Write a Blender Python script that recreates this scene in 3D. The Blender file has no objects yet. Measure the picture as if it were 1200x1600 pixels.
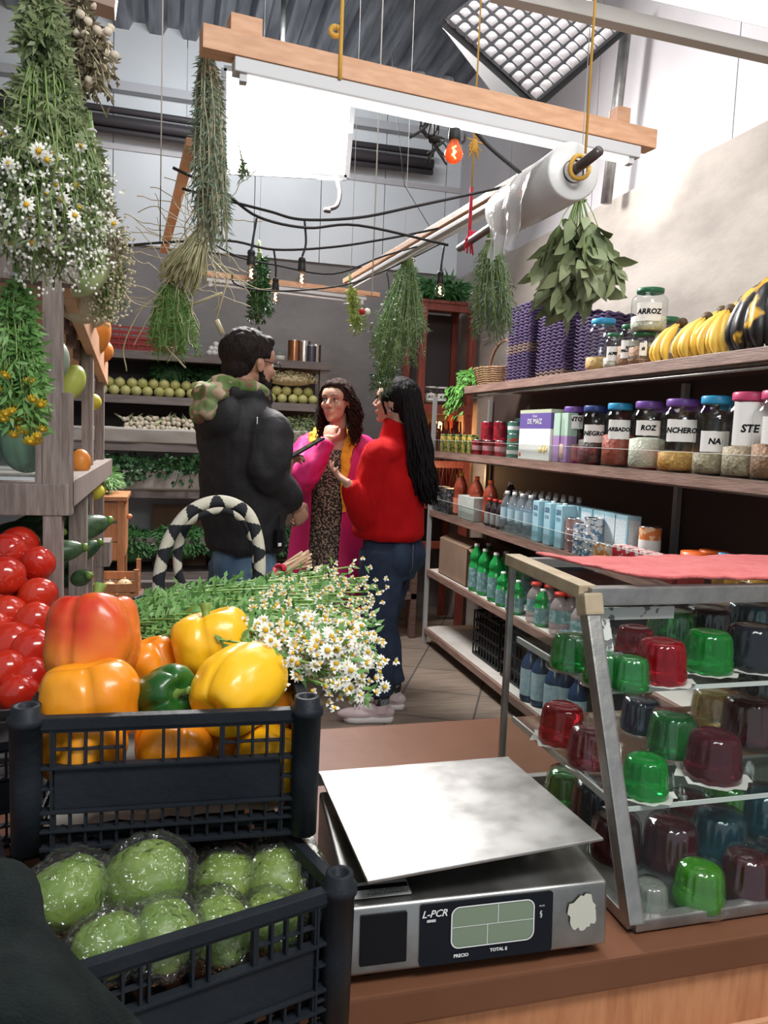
import bpy, bmesh, math, random
import numpy as np
from mathutils import Vector, Matrix, Euler, noise
from math import sin, cos, pi, radians as rad
random.seed(7)
SC = bpy.context.scene
COL = SC.collection
# ------------------------------------------------------------------ camera
CAM_H = 1.42
F_PX = 1220.0
YAW, PITCH, ROLL = rad(15.6), rad(5.6), rad(2.3)
fw = Vector((sin(YAW)*cos(PITCH), cos(YAW)*cos(PITCH), -sin(PITCH)))
r0 = Vector((cos(YAW), -sin(YAW), 0)); u0 = r0.cross(fw)
RT = r0*cos(ROLL)+u0*sin(ROLL); UP = u0*cos(ROLL)-r0*sin(ROLL)
CP = Vector((0, 0, CAM_H))
cd = bpy.data.cameras.new('camera'); cam = bpy.data.objects.new('camera', cd); COL.objects.link(cam)
cd.sensor_fit = 'HORIZONTAL'; cd.sensor_width = 36; cd.lens = F_PX/1200*36; cd.clip_start = .05; cd.clip_end = 60
m = Matrix((RT, UP, -fw)).transposed().to_4x4(); m.translation = CP
cam.matrix_world = m; SC.camera = cam
# ------------------------------------------------------------------ light and exposure
SC.view_settings.view_transform = 'Standard'; SC.view_settings.look = 'None'
SC.view_settings.exposure = 0.3; SC.view_settings.gamma = 1; SC.view_settings.use_curve_mapping = False
W = bpy.data.worlds.new('world'); SC.world = W; W.use_nodes = True
bg = W.node_tree.nodes['Background']; bg.inputs[0].default_value = (.86, .93, 1, 1); bg.inputs[1].default_value = .4
def lamp(kind, name, loc, energy, color=(1, 1, 1), size=.5, sizey=None, target=None, spot=None):
    l = bpy.data.lights.new(name, kind); l.energy = energy; l.color = color
    if kind == 'AREA':
        l.size = size
        if sizey: l.shape = 'RECTANGLE'; l.size_y = sizey
    else: l.shadow_soft_size = size
    if spot: l.spot_size = rad(spot); l.spot_blend = .8
    o = bpy.data.objects.new(name, l); COL.objects.link(o); o.location = loc
    if target is not None: o.rotation_euler = (Vector(target)-Vector(loc)).to_track_quat('-Z', 'Y').to_euler()
    return o
lamp('AREA', 'softbox_light', (.62, 4.45, 3.05), 130, (1, .97, .95), .65, .5, (.55, 2.2, .9))
lamp('AREA', 'counter_light', (.75, -.1, 2.75), 36, (1, .98, .95), 1.3, .5, (.35, 1.3, .9))
lamp('AREA', 'shop_light', (1.0, 2.6, 3.6), 26, (1, .97, .96), 1.2, 1.2, (1.1, 3.2, 1))
lamp('SPOT', 'wall_light', (1.6, 3.1, 2.6), 22, (1, 1, 1), .06, None, (2.2, 3.35, 2.74), 60)
lamp('AREA', 'back_wall_fill', (.5, 4.75, 3.75), 20, (.93, .97, 1), 1.6, .3, (.4, 6.1, 2.7))  # added fill without a fixture, brightens the upper back wall
lamp('AREA', 'roof_fill', (.9, 4.2, 3.3), 5, (.9, .95, 1), 1.0, 1.0, (.7, 4.6, 4.2))  # added uplight, no lamp stands here; lifts the underside of the roof
lamp('POINT', 'warm_corner_light', (2.0, 5.62, 1.42), 5, (1, .5, .18), .06)
lamp('POINT', 'warm_shelf_light', (1.95, 5.2, 1.16), 2.2, (1, .62, .3), .05)
# ------------------------------------------------------------------ helpers: pixel -> place (used to read distances off known planes)
def ray(x, y): return fw+RT*((x-600)/F_PX)-UP*((y-800)/F_PX)
def pz(x, y, z): d = ray(x, y); return CP+d*((z-CAM_H)/d.z)
def pX(x, y, X): d = ray(x, y); return CP+d*(X/d.x)
def pY(x, y, Y): d = ray(x, y); return CP+d*(Y/d.y)
def proj(p):
    v = Vector(p)-CP; w = v.dot(fw); return 600+F_PX*v.dot(RT)/w, 800-F_PX*v.dot(UP)/w
def onY(px, X, z, lo=.6, hi=6.5):            # the depth at which a point (X,?,z) is seen in column px
    f = lambda Y: proj((X, Y, z))[0]-px
    for _ in range(40):
        mid = (lo+hi)/2
        if f(mid) > 0: lo = mid
        else: hi = mid
    return (lo+hi)/2
def onX(px, Y, z, lo=-3, hi=3):
    for _ in range(40):
        mid = (lo+hi)/2
        if proj((mid, Y, z))[0] < px: lo = mid
        else: hi = mid
    return (lo+hi)/2
R = random.uniform
def jit(a): return R(-a, a)
# ------------------------------------------------------------------ materials
M = {}
def nt(name):
    m = bpy.data.materials.new(name); m.use_nodes = True; t = m.node_tree
    return m, t, t.nodes['Principled BSDF'], t.links.new
def mat(name, col, rough=.55, metal=0, col2=None, scale=12, bump=0, bscale=60, trans=0, ior=1.45, sub=0, emit=None, estr=0, coat=0, stretch=None, spec=None, detail=4, sheen=0, alpha=None, lo=.35, hi=.65, musg=None):
    if name in M: return M[name]
    m, t, b, L = nt(name); N = t.nodes.new
    b.inputs['Base Color'].default_value = (*col, 1); b.inputs['Roughness'].default_value = rough
    b.inputs['Metallic'].default_value = metal; b.inputs['IOR'].default_value = ior
    b.inputs['Transmission Weight'].default_value = trans
    if sub: b.inputs['Subsurface Weight'].default_value = sub; b.inputs['Subsurface Radius'].default_value = (.02, .008, .004); b.inputs['Subsurface Scale'].default_value = .5
    if coat: b.inputs['Coat Weight'].default_value = coat; b.inputs['Coat Roughness'].default_value = .08
    if spec is not None: b.inputs['Specular IOR Level'].default_value = spec
    if sheen: b.inputs['Sheen Weight'].default_value = sheen
    if emit: b.inputs['Emission Color'].default_value = (*emit, 1); b.inputs['Emission Strength'].default_value = estr
    if alpha is not None: b.inputs['Alpha'].default_value = alpha
    if col2 or bump:
        tc = N('ShaderNodeTexCoord'); mp = N('ShaderNodeMapping'); L(tc.outputs['Object'], mp.inputs[0])
        if stretch: mp.inputs['Scale'].default_value = stretch
    if col2:
        n = N('ShaderNodeTexNoise'); n.inputs['Scale'].default_value = scale; n.inputs['Detail'].default_value = detail; L(mp.outputs[0], n.inputs[0])
        r = N('ShaderNodeValToRGB'); r.color_ramp.elements[0].position = lo; r.color_ramp.elements[1].position = hi
        r.color_ramp.elements[0].color = (*col, 1); r.color_ramp.elements[1].color = (*col2, 1)
        L(n.outputs[0], r.inputs[0]); L(r.outputs[0], b.inputs['Base Color'])
    if bump:
        n2 = N('ShaderNodeTexNoise'); n2.inputs['Scale'].default_value = bscale; n2.inputs['Detail'].default_value = 5; L(mp.outputs[0], n2.inputs[0])
        bp = N('ShaderNodeBump'); bp.inputs['Strength'].default_value = bump; bp.inputs['Distance'].default_value = .01
        L(n2.outputs[0], bp.inputs['Height']); L(bp.outputs[0], b.inputs['Normal'])
    M[name] = m; return m
def thin(name, tint=(.95, .97, .96), gloss=1.0, rough=.03, milk=0, milkcol=(.9, .9, .9), bump=0, bscale=20):
    if name in M: return M[name]
    m = bpy.data.materials.new(name); m.use_nodes = True; t = m.node_tree; t.nodes.clear(); N = t.nodes.new; L = t.links.new
    o = N('ShaderNodeOutputMaterial'); tr = N('ShaderNodeBsdfTransparent'); tr.inputs[0].default_value = (*tint, 1)
    g = N('ShaderNodeBsdfGlossy'); g.inputs['Roughness'].default_value = rough
    fr = N('ShaderNodeLayerWeight'); fr.inputs[0].default_value = .5
    pw = N('ShaderNodeMath'); pw.operation = 'POWER'; pw.inputs[1].default_value = 5; L(fr.outputs['Facing'], pw.inputs[0])
    mu = N('ShaderNodeMath'); mu.operation = 'MULTIPLY_ADD'; mu.inputs[1].default_value = .9*min(gloss, 1); mu.inputs[2].default_value = .045*gloss; mu.use_clamp = True
    L(pw.outputs[0], mu.inputs[0]); mx = N('ShaderNodeMixShader'); L(mu.outputs[0], mx.inputs[0]); L(tr.outputs[0], mx.inputs[1]); L(g.outputs[0], mx.inputs[2])
    last = mx
    if milk:
        d = N('ShaderNodeBsdfDiffuse'); d.inputs[0].default_value = (*milkcol, 1)
        m2 = N('ShaderNodeMixShader'); m2.inputs[0].default_value = milk; L(mx.outputs[0], m2.inputs[1]); L(d.outputs[0], m2.inputs[2]); last = m2
    if bump:
        tc = N('ShaderNodeTexCoord'); n = N('ShaderNodeTexNoise'); n.inputs['Scale'].default_value = bscale; L(tc.outputs['Object'], n.inputs[0])
        bp = N('ShaderNodeBump'); bp.inputs['Strength'].default_value = bump; bp.inputs['Distance'].default_value = .02
        L(n.outputs[0], bp.inputs['Height']); L(bp.outputs[0], g.inputs['Normal']); L(bp.outputs[0], fr.inputs['Normal'])
    L(last.outputs[0], o.inputs[0]); M[name] = m; return m
# ------------------------------------------------------------------ mesh collecting
def unit(v): v = Vector(v); return v.normalized() if v.length > 1e-9 else Vector((0, 0, 1))
def frame(d, up=None):
    d = unit(d); a = Vector(up) if up is not None else (Vector((0, 0, 1)) if abs(d.z) < .92 else Vector((1, 0, 0)))
    x = a.cross(d)
    if x.length < 1e-5: x = Vector((0, 1, 0)).cross(d)
    x.normalize(); return x, d.cross(x).normalized()
class MB:
    def __init__(s): s.v = []; s.f = []; s.m = []; s.sm = []
    def add(s, vs, fs, m=0, smooth=True):
        o = len(s.v); s.v.extend([tuple(v) for v in vs])
        for f in fs: s.f.append(tuple(i+o for i in f)); s.m.append(m); s.sm.append(smooth)
        return s
    def box(s, a, b, m=0, bev=0, mtx=None):
        a = [min(a[i], b[i]) for i in range(3)] if 1 else a; 
        return s._box(a, b, m, bev, mtx)
    def _box(s, a, b, m, bev, mtx):
        bm = bmesh.new(); bmesh.ops.create_cube(bm, size=1)
        sz = [abs(b[i]-a[i]) if b[i] > a[i] else 0 for i in range(3)]; c = [(a[i]+b[i])/2 for i in range(3)]
        for v in bm.verts: v.co = Vector([v.co[i]*sz[i]+c[i] for i in range(3)])
        if bev: bmesh.ops.bevel(bm, geom=bm.edges[:], offset=min(bev, min(sz)*.45), segments=2, affect='EDGES', profile=.7)
        if mtx is not None: bm.transform(mtx)
        s.frombm(bm, m, False); return s
    def cbox(s, c, sz, m=0, bev=0, rz=0, mtx=None):
        a = [-x/2 for x in sz]; b = [x/2 for x in sz]
        mm = Matrix.Translation(c) @ (mtx if mtx is not None else Matrix.Rotation(rz, 4, 'Z')); return s._box(a, b, m, bev, mm)
    def bar(s, p, q, w, h, m=0, bev=0, up=None):        # box beam from p to q
        p = Vector(p); q = Vector(q); d = q-p; x, y = frame(d, up)
        mm = Matrix((x, y, unit(d))).transposed().to_4x4(); mm.translation = (p+q)/2
        return s._box([-w/2, -h/2, -d.length/2], [w/2, h/2, d.length/2], m, bev, mm)
    def frombm(s, bm, m=0, smooth=True):
        bm.verts.ensure_lookup_table(); bm.verts.index_update()
        s.add([v.co[:] for v in bm.verts], [[v.index for v in f.verts] for f in bm.faces], m, smooth); bm.free(); return s
    def loft(s, rings, m=0, cap=True, smooth=True, closed=True):
        o = []; n = len(rings[0]); vs = [v for r in rings for v in r]; fs = []
        for i in range(len(rings)-1):
            for j in range(n if closed else n-1):
                k = (j+1) % n; fs.append((i*n+j, i*n+k, (i+1)*n+k, (i+1)*n+j))
        if cap and closed: fs.append(tuple(reversed(range(n)))); fs.append(tuple(range((len(rings)-1)*n, len(rings)*n)))
        return s.add(vs, fs, m, smooth)
    def tube(s, pts, r, n=8, m=0, cap=True, up=None, flat=1.0):
        pts = [Vector(p) for p in pts]; rs = r if isinstance(r, (list, tuple)) else [r]*len(pts); rings = []
        d0 = unit(pts[1]-pts[0]); x, y = frame(d0, up)
        for i, p in enumerate(pts):
            d = unit(pts[min(i+1, len(pts)-1)]-pts[max(i-1, 0)])
            x = x-d*x.dot(d); x = x.normalized() if x.length > 1e-6 else frame(d)[0]; y = d.cross(x)
            rings.append([p+x*(rs[i]*cos(2*pi*k/n))+y*(rs[i]*flat*sin(2*pi*k/n)) for k in range(n)])
        return s.loft(rings, m, cap)
    def lathe(s, prof, n=24, c=(0, 0, 0), m=0, cap=True, flute=None, axis=None):
        rings = []; c = Vector(c)
        for (r, z) in prof:
            ring = []
            for k in range(n):
                a = 2*pi*k/n; rr = r*(flute(a, z) if flute else 1); v = Vector((rr*cos(a), rr*sin(a), z))
                if axis is not None: v = axis @ v
                ring.append(c+v)
            rings.append(ring)
        return s.loft(rings, m, cap)
    def ball(s, c, r, m=0, n=12, k=8, mtx=None, fn=None):
        r = (r, r, r) if isinstance(r, (int, float)) else r; c = Vector(c); vs = []; fs = []
        for i in range(k+1):
            th = pi*i/k
            for j in range(n):
                a = 2*pi*j/n; d = Vector((sin(th)*cos(a), sin(th)*sin(a), cos(th)))
                q = fn(d) if fn else 1; v = Vector((d.x*r[0]*q, d.y*r[1]*q, d.z*r[2]*q))
                if mtx is not None: v = mtx @ v
                vs.append(c+v)
        for i in range(k):
            for j in range(n): a = i*n+j; b = i*n+(j+1) % n; fs.append((a, a+n, b+n, b))
        return s.add(vs, fs, m)
    def leaf(s, p, d, nrm, L, w, m=0, bend=.2, seg=3):
        p = Vector(p); d = unit(d); sd = d.cross(Vector(nrm)); sd = sd.normalized() if sd.length > 1e-4 else frame(d)[0]; nn = sd.cross(d)
        vs = [p]; prof = [.75, 1, .62] if seg == 3 else [1]
        for i, q in enumerate(prof):
            t = (i+1)/(len(prof)+1); c = p+d*(L*t)-nn*(bend*L*t*t); vs += [c+sd*(w/2*q)+nn*(w*.08), c, c-sd*(w/2*q)+nn*(w*.08)]
        vs.append(p+d*L-nn*(bend*L)); e = len(vs)-1; k = len(prof); fs = [(0, 1, 2), (0, 2, 3)]
        for i in range(k-1): a = 1+3*i; fs += [(a, a+3, a+4, a+1), (a+1, a+4, a+5, a+2)]
        a = 1+3*(k-1); fs += [(a, e, a+1), (a+1, e, a+2)]
        return s.add(vs, fs, m)
    def quad(s, a, b, c, d, m=0): return s.add([a, b, c, d], [(0, 1, 2, 3)], m, False)
    def build(s, name, mats, parent=None, **kw):
        me = bpy.data.meshes.new(name); me.from_pydata(s.v, [], s.f)
        mats = mats if isinstance(mats, (list, tuple)) else [mats]
        for q in mats: me.materials.append(q)
        me.polygons.foreach_set('material_index', s.m); me.polygons.foreach_set('use_smooth', s.sm); me.update()
        return link(name, me, parent, **kw)
WM = {}
def link(name, me, parent=None, label=None, cat=None, group=None, kind=None, origin=True):
    o = bpy.data.objects.new(name, me); COL.objects.link(o)
    if parent is None:
        if origin and len(me.vertices):
            co = np.empty(len(me.vertices)*3); me.vertices.foreach_get('co', co); co = co.reshape(-1, 3)
            lo, hi = co.min(0), co.max(0); c = Vector(((lo[0]+hi[0])/2, (lo[1]+hi[1])/2, lo[2]))
            me.transform(Matrix.Translation(-c)); o.location = c; WM[o.name] = Matrix.Translation(c)
        else: WM[o.name] = Matrix.Identity(4)
    else:
        o.parent = parent; o.matrix_parent_inverse = WM[parent.name].inverted(); WM[o.name] = Matrix.Identity(4)
    tag(o, label, cat, group, kind); return o
def tag(o, label=None, cat=None, group=None, kind=None):
    for k, v in (('label', label), ('category', cat), ('group', group), ('kind', kind)):
        if v: o[k] = v
    return o
def thing(name, label, cat, loc=(0, 0, 0), group=None):
    o = bpy.data.objects.new(name, None); COL.objects.link(o); o.location = loc; o.empty_display_size = .05
    WM[o.name] = Matrix.Translation(loc); return tag(o, label, cat, group)
def kids():
    d = {}
    for o in bpy.data.objects:
        if o.parent: d.setdefault(o.parent.name, []).append(o)
    return d
def dup(o, loc=None, rot=None, label=None, group=None, scale=None, K=None, sw=None):      # copies a thing with its parts and sub-parts
    K = K if K is not None else kids()
    def cp(q, par):
        c = q.copy(); COL.objects.link(c)
        if par is not None: c.parent = par; c.matrix_parent_inverse = q.matrix_parent_inverse.copy()
        WM[c.name] = WM.get(q.name, Matrix.Identity(4))
        for ch in K.get(q.name, []): cp(ch, c)
        return c
    c = cp(o, None)
    if loc is not None: c.location = loc
    if rot is not None: c.rotation_euler = rot if isinstance(rot, (tuple, list)) else (0, 0, rot)
    if scale is not None: c.scale = scale if isinstance(scale, (tuple, list)) else (scale,)*3
    return tag(c, label, None, group)
def remat(o, pairs):
    """same shape, other materials: a copied mesh datablock with swapped slots"""
    o.data = o.data.copy()
    for i, q in pairs: o.data.materials[i] = q
def modded(me, mods):
    o = bpy.data.objects.new('tmp', me); COL.objects.link(o)
    for t, kw in mods:
        q = o.modifiers.new('m', t)
        for k, v in kw.items(): setattr(q, k, v)
    dg = bpy.context.evaluated_depsgraph_get(); dg.update()
    out = bpy.data.meshes.new_from_object(o.evaluated_get(dg)); COL.objects.unlink(o); bpy.data.objects.remove(o); return out
def meshof(mb):
    me = bpy.data.meshes.new('t'); me.from_pydata(mb.v, [], mb.f); me.update(); return me
def fuse(mb, name, mt, parent, voxel=.005, smooth=6, fac=.5, fn=None, **kw):      # one continuous skin from overlapping closed shapes
    out = modded(meshof(mb), [('REMESH', dict(mode='VOXEL', voxel_size=voxel)), ('SMOOTH', dict(iterations=smooth, factor=fac))])
    if fn is not None:
        n = len(out.vertices); co = np.empty(n*3); out.vertices.foreach_get('co', co); co = co.reshape(-1, 3)
        no = np.empty(n*3); out.vertices.foreach_get('normal', no); no = no.reshape(-1, 3)
        co = fn(co, no); out.vertices.foreach_set('co', co.ravel())
    out.materials.clear()
    for q in (mt if isinstance(mt, (list, tuple)) else [mt]): out.materials.append(q)
    out.polygons.foreach_set('use_smooth', [True]*len(out.polygons)); out.name = name; out.update()
    return link(name, out, parent, **kw)
FONT = bpy.data.fonts.load('<builtin>') if False else None
def textmesh(s, size, bold=0, shear=0, space=1):
    cu = bpy.data.curves.new('t', 'FONT'); cu.body = s; cu.size = size; cu.align_x = 'CENTER'; cu.align_y = 'CENTER'; cu.offset = bold; cu.shear = shear
    cu.resolution_u = 2; cu.space_character = space
    o = bpy.data.objects.new('t', cu); COL.objects.link(o); dg = bpy.context.evaluated_depsgraph_get(); dg.update()
    me = bpy.data.meshes.new_from_object(o.evaluated_get(dg)); vs = [v.co.copy() for v in me.vertices]; fs = [tuple(p.vertices) for p in me.polygons]
    COL.objects.unlink(o); bpy.data.objects.remove(o); bpy.data.meshes.remove(me); return vs, fs
def text(s, size, mtx, mt, parent, bold=0, shear=0, space=1, cyl=None, name='lettering'):
    vs, fs = textmesh(s, size, bold, shear, space); mb = MB()
    if cyl:   # (centre, radius, mid angle): wrap onto a standing cylinder
        c, r, a0 = cyl; vs = [Vector((c[0]+r*cos(a0+v.x/r), c[1]+r*sin(a0+v.x/r), c[2]+v.y)) for v in vs]
    else: vs = [mtx @ v for v in vs]
    mb.add(vs, fs, 0, False); return mb.build(name, mt, parent)
def basis(o, x, y):      # matrix with local x,y given and origin o
    x = unit(x); z = unit(x.cross(Vector(y))); y = z.cross(x); mm = Matrix((x, y, z)).transposed().to_4x4(); mm.translation = o; return mm
# ------------------------------------------------------------------ shared materials
wood_dark = mat('wood dark', (.105, .06, .048), .5, col2=(.17, .1, .082), scale=9, stretch=(1, 8, 8), bump=.15, bscale=30)
wood_shelf = mat('wood shelf edge', (.19, .115, .09), .55, col2=(.29, .185, .15), scale=7, stretch=(9, 1, 9), bump=.2, bscale=25)
wood_grey = mat('weathered wood', (.2, .155, .135), .6, col2=(.33, .27, .245), scale=8, stretch=(12, 12, 1.2), bump=.25, bscale=30)
wood_beam = mat('beam wood', (.56, .3, .17), .5, col2=(.68, .39, .235), scale=7, stretch=(1.5, 10, 10), bump=.1)
wood_orange = mat('orange wood', (.4, .17, .075), .45, col2=(.53, .25, .12), scale=8, stretch=(8, 8, 1.2), bump=.1)
steel = mat('steel', (.42, .43, .44), .32, 1, col2=(.55, .56, .56), scale=14, bump=.05)
steel_dull = mat('dull steel', (.3, .3, .29), .42, .9, col2=(.42, .41, .39), scale=20, bump=.1)
white_paper = mat('paper', (.5, .485, .45), .8, bump=.3, bscale=14)
white_label = mat('label paper', (.84, .83, .8), .7)
ink = mat('ink', (.008, .008, .01), .6, spec=.15)
black_plastic = mat('black plastic', (.01, .013, .018), .5, col2=(.018, .022, .028), scale=6, bump=.12, bscale=90, spec=.2)
rubber = mat('black rubber', (.015, .015, .016), .55)
glass = thin('clear glass', (.95, .98, .97), .7)
jarplastic = thin('clear plastic', (.93, .95, .945), 1.1, .05)
bagplastic = thin('plastic bag', (.96, .97, .96), 1.6, .1, .015, bump=1.0, bscale=60)
# ================================================================== ROOM
def plaster(name, c1, c2):
    m, t, b, L = nt(name); N = t.nodes.new; b.inputs['Roughness'].default_value = .75
    tc = N('ShaderNodeTexCoord'); n = N('ShaderNodeTexNoise'); n.inputs['Scale'].default_value = 1.6; n.inputs['Detail'].default_value = 9; n.inputs['Roughness'].default_value = .62
    mp = N('ShaderNodeMapping'); mp.inputs['Scale'].default_value = (1, .7, 1.6); L(tc.outputs['Object'], mp.inputs[0]); L(mp.outputs[0], n.inputs[0])
    r = N('ShaderNodeValToRGB'); r.color_ramp.elements[0].position = .36; r.color_ramp.elements[1].position = .62
    r.color_ramp.elements[0].color = (*c1, 1); r.color_ramp.elements[1].color = (*c2, 1); L(n.outputs[0], r.inputs[0]); L(r.outputs[0], b.inputs['Base Color'])
    bp = N('ShaderNodeBump'); bp.inputs['Strength'].default_value = .35; bp.inputs['Distance'].default_value = .03; L(n.outputs[0], bp.inputs['Height']); L(bp.outputs[0], b.inputs['Normal'])
    M[name] = m; return m
pl_back = plaster('plaster back', (.15, .14, .135), (.215, .2, .195))
pl_right = plaster('plaster right', (.24, .21, .185), (.39, .35, .31))
wall_metal = mat('painted sheet', (.56, .59, .61), .45, col2=(.62, .64, .66), scale=2, bump=.05, bscale=8)
wall_white = mat('white sheet', (.4, .385, .4), .5, col2=(.46, .44, .455), scale=2)
# floor: square tiles laid at 45 degrees with fine diagonal grain
def floor_mat():
    m, t, b, L = nt('floor tiles'); N = t.nodes.new; b.inputs['Roughness'].default_value = .5
    tc = N('ShaderNodeTexCoord'); mp = N('ShaderNodeMapping'); mp.inputs['Rotation'].default_value = (0, 0, rad(27)); L(tc.outputs['Object'], mp.inputs[0])
    br = N('ShaderNodeTexBrick'); br.offset = 0; br.inputs['Scale'].default_value = 1; br.inputs['Brick Width'].default_value = .42; br.inputs['Row Height'].default_value = .42
    br.inputs['Mortar Size'].default_value = .006; br.inputs['Color1'].default_value = (.27, .215, .17, 1); br.inputs['Color2'].default_value = (.225, .18, .145, 1); br.inputs['Mortar'].default_value = (.1, .085, .075, 1)
    L(mp.outputs[0], br.inputs[0])
    m2 = N('ShaderNodeMapping'); m2.inputs['Rotation'].default_value = (0, 0, rad(-15)); m2.inputs['Scale'].default_value = (3, 60, 1); L(tc.outputs['Object'], m2.inputs[0])
    n = N('ShaderNodeTexNoise'); n.inputs['Scale'].default_value = 1.4; n.inputs['Detail'].default_value = 4; L(m2.outputs[0], n.inputs[0])
    r = N('ShaderNodeValToRGB'); r.color_ramp.elements[0].position = .35; r.color_ramp.elements[0].color = (.62, .6, .58, 1); r.color_ramp.elements[1].position = .6; L(n.outputs[0], r.inputs[0])
    mx = N('ShaderNodeMix'); mx.data_type = 'RGBA'; mx.blend_type = 'MULTIPLY'; mx.inputs[0].default_value = 1; L(br.outputs[0], mx.inputs[6]); L(r.outputs[0], mx.inputs[7]); L(mx.outputs[2], b.inputs['Base Color'])
    return m
XL, XR, YB = -1.9, 2.2, 6.1
S = dict(kind='structure')
MB().box((XL, -.6, -.06), (XR+.05, YB+.1, 0)).build('floor', floor_mat(), **S)
MB().box((XL, YB, 0), (XR, YB+.1, 2.72)).build('wall_back', pl_back, **S)
u = MB()
for i in range(9):
    x = XL+i*.5; u.box((x+.003, YB-.02, 2.72), (x+.497, YB+.08, 4.5))
u.box((XL, YB-.03, 3.36), (XR+.4, YB-.02, 3.40), 1)
u.build('wall_back_upper', [wall_metal, wall_white], **S)
MB().box((XR, -.6, 0), (XR+.1, YB+.1, 2.68)).build('wall_right', pl_right, **S)
u = MB()
for i in range(6):
    y = -.5+i*1.12; u.box((XR+.02, y+.003, 2.68), (XR+.1, y+1.117, 4.6))
u.build('wall_right_upper', wall_white, **S)
MB().box((XL-.1, .4, 0), (XL, YB+.1, 4.5)).build('wall_left', pl_back, **S)
# corrugated roof sheet, ribs run in depth
roofm = mat('roof sheet', (.12, .13, .15), .4, .5, col2=(.27, .29, .32), scale=3, stretch=(6, .6, 1))
vs = []; fs = []; nx = 0; xs = []
x = XL-.1
while x < 2.6:
    for dx, z in ((0, 0), (.09, 0), (.12, .06), (.2, .06)): xs.append((x+dx, z))
    x += .23
for (x, z) in xs:
    for y in (1.9, 3.5, YB+.1): vs.append((x+(y-1.9)*0.0, y, 4.26+z-(y-1.9)*.02))
for i in range(len(xs)-1):
    for j in range(2): a = i*3+j; fs.append((a, a+1, a+4, a+3))
MB().add(vs, fs, 0, False).build('ceiling', roofm, **S)
# girder under the roof and dark duct along the back wall
MB().box((XL, YB-.1, 3.74), (XR, YB-.03, 3.80)).build('ceiling_beam', mat('primed steel', (.4, .41, .43), .5), **S)
g = MB(); 
for k, (z, r) in enumerate(((3.52, .04), (3.60, .025), (3.46, .02))): g.tube([(XL+.05, YB-.12, z), (.5, YB-.13, z-.02), (1.95, YB-.12, z)], r, 8)
g.build('duct_pipe', mat('dark duct', (.05, .045, .05), .5), label='dark conduits running along the top of the back wall', cat='pipe')
MB().tube([pX(947, 318, 2.12), pX(979, 40, 2.12)], .028, 10).build('wall_pipe', steel_dull, label='dull steel upright pipe against the white upper wall, right of the quilted softbox', cat='pipe')
# ================================================================== RIGHT SHELVING
SX = 1.71; SH = [1.73, 1.33, .935, .525, .12]; SXB = 2.14
us = thing('wall_shelving', 'long brown wooden wall shelving on pale metal legs, stocked with groceries', 'shelf', (1.92, 3.2, 0))
whitewash = mat('worn white board', (.5, .47, .43), .6, col2=(.6, .575, .53), scale=6)
for i, z in enumerate(SH):
    y0, y1 = 1.0, (4.45 if i == 0 else 5.02)
    b = MB().box((SX+.02, y0, z-.025), (SXB, y1, z-.002), 1 if i >= 3 else 0); b.box((SX, y0, z-.042), (SX+.022, y1, z), 0, .003)
    if i < 2: b.box((SX+.02, y0, z-.05), (SX+.035, y1, z-.043), 2)
    b.build('shelf_board', [wood_shelf, whitewash, steel_dull], us)
MB().box((2.145, 1.0, .1), (2.16, 5.02, 1.72)).build('back_panel', mat('dark back panel', (.075, .05, .043), .7), us)
for y in (5.0, 2.9, 1.0):
    for x in (SX+.01, SXB-.02):
        if y != 2.9 or x > 2: MB().box((x-.012, y-.014, 0), (x+.012, y+.014, 1.69)).build('leg', mat('pale legs', (.42, .43, .43), .45, .3), us)
acr = thin('acrylic strip', (.9, .93, .92), 1.2)
edge = mat('acrylic edge', (.62, .64, .62), .3)
for (z, y0, y1, h) in ((SH[1], 1.0, 4.95, .075), (SH[2], 1.0, 4.9, .085)):
    g = MB().box((SX-.004, y0, z), (SX-.001, y1, z+h), 0); g.box((SX-.0045, y0, z+h-.0015), (SX-.0005, y1, z+h), 1)
    g.build('shelf_guard', [acr, edge], us)
# plank shelf liner wires under the top boards
MB().tube([(SX+.03, 4.4, 1.66), (SX+.02, 3.7, 1.672), (SX+.02, 2.6, 1.668), (SX+.02, 1.2, 1.67)], .006, 6).build('cable_trim', steel_dull, us)
# ================================================================== FAR END: red cabinet
redw = mat('red stained wood', (.17, .035, .025), .45, col2=(.25, .06, .04), scale=8, stretch=(8, 8, 1))
rc = thing('corner_cabinet', 'open red stained cabinet in the far corner with jars on its shelf', 'cabinet', (1.95, 5.65, 0))
x0, x1, ya, yb = 1.73, 2.16, 5.42, 5.85
c = MB()
for x in (x0, x1-.05):
    for y in (ya, yb-.05): c.box((x, y, 0), (x+.05, y+.05, 2.38))
for z in (2.33, 1.2, .6): c.box((x0+.05, ya+.005, z), (x1-.05, ya+.045, z+.05)); c.box((x0+.005, ya+.05, z), (x0+.045, yb-.05, z+.05))
c.build('cabinet_frame', redw, rc)
MB().box((x0-.01, ya-.01, 2.38), (x1+.01, yb+.01, 2.4)).build('top', redw, rc)
MB().box((x0, ya, 1.63), (x1, yb, 1.66)).box((x0, ya-.004, 1.59), (x1, ya+.02, 1.66)).build('shelf_board', redw, rc)
MB().box((x0, ya, .9), (x1, yb, .92)).build('shelf_board', redw, rc)
MB().box((x0+.01, yb-.02, .6), (x1-.01, yb, 2.36)).build('back_panel', mat('cabinet back', (.06, .05, .05), .7), rc)
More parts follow.
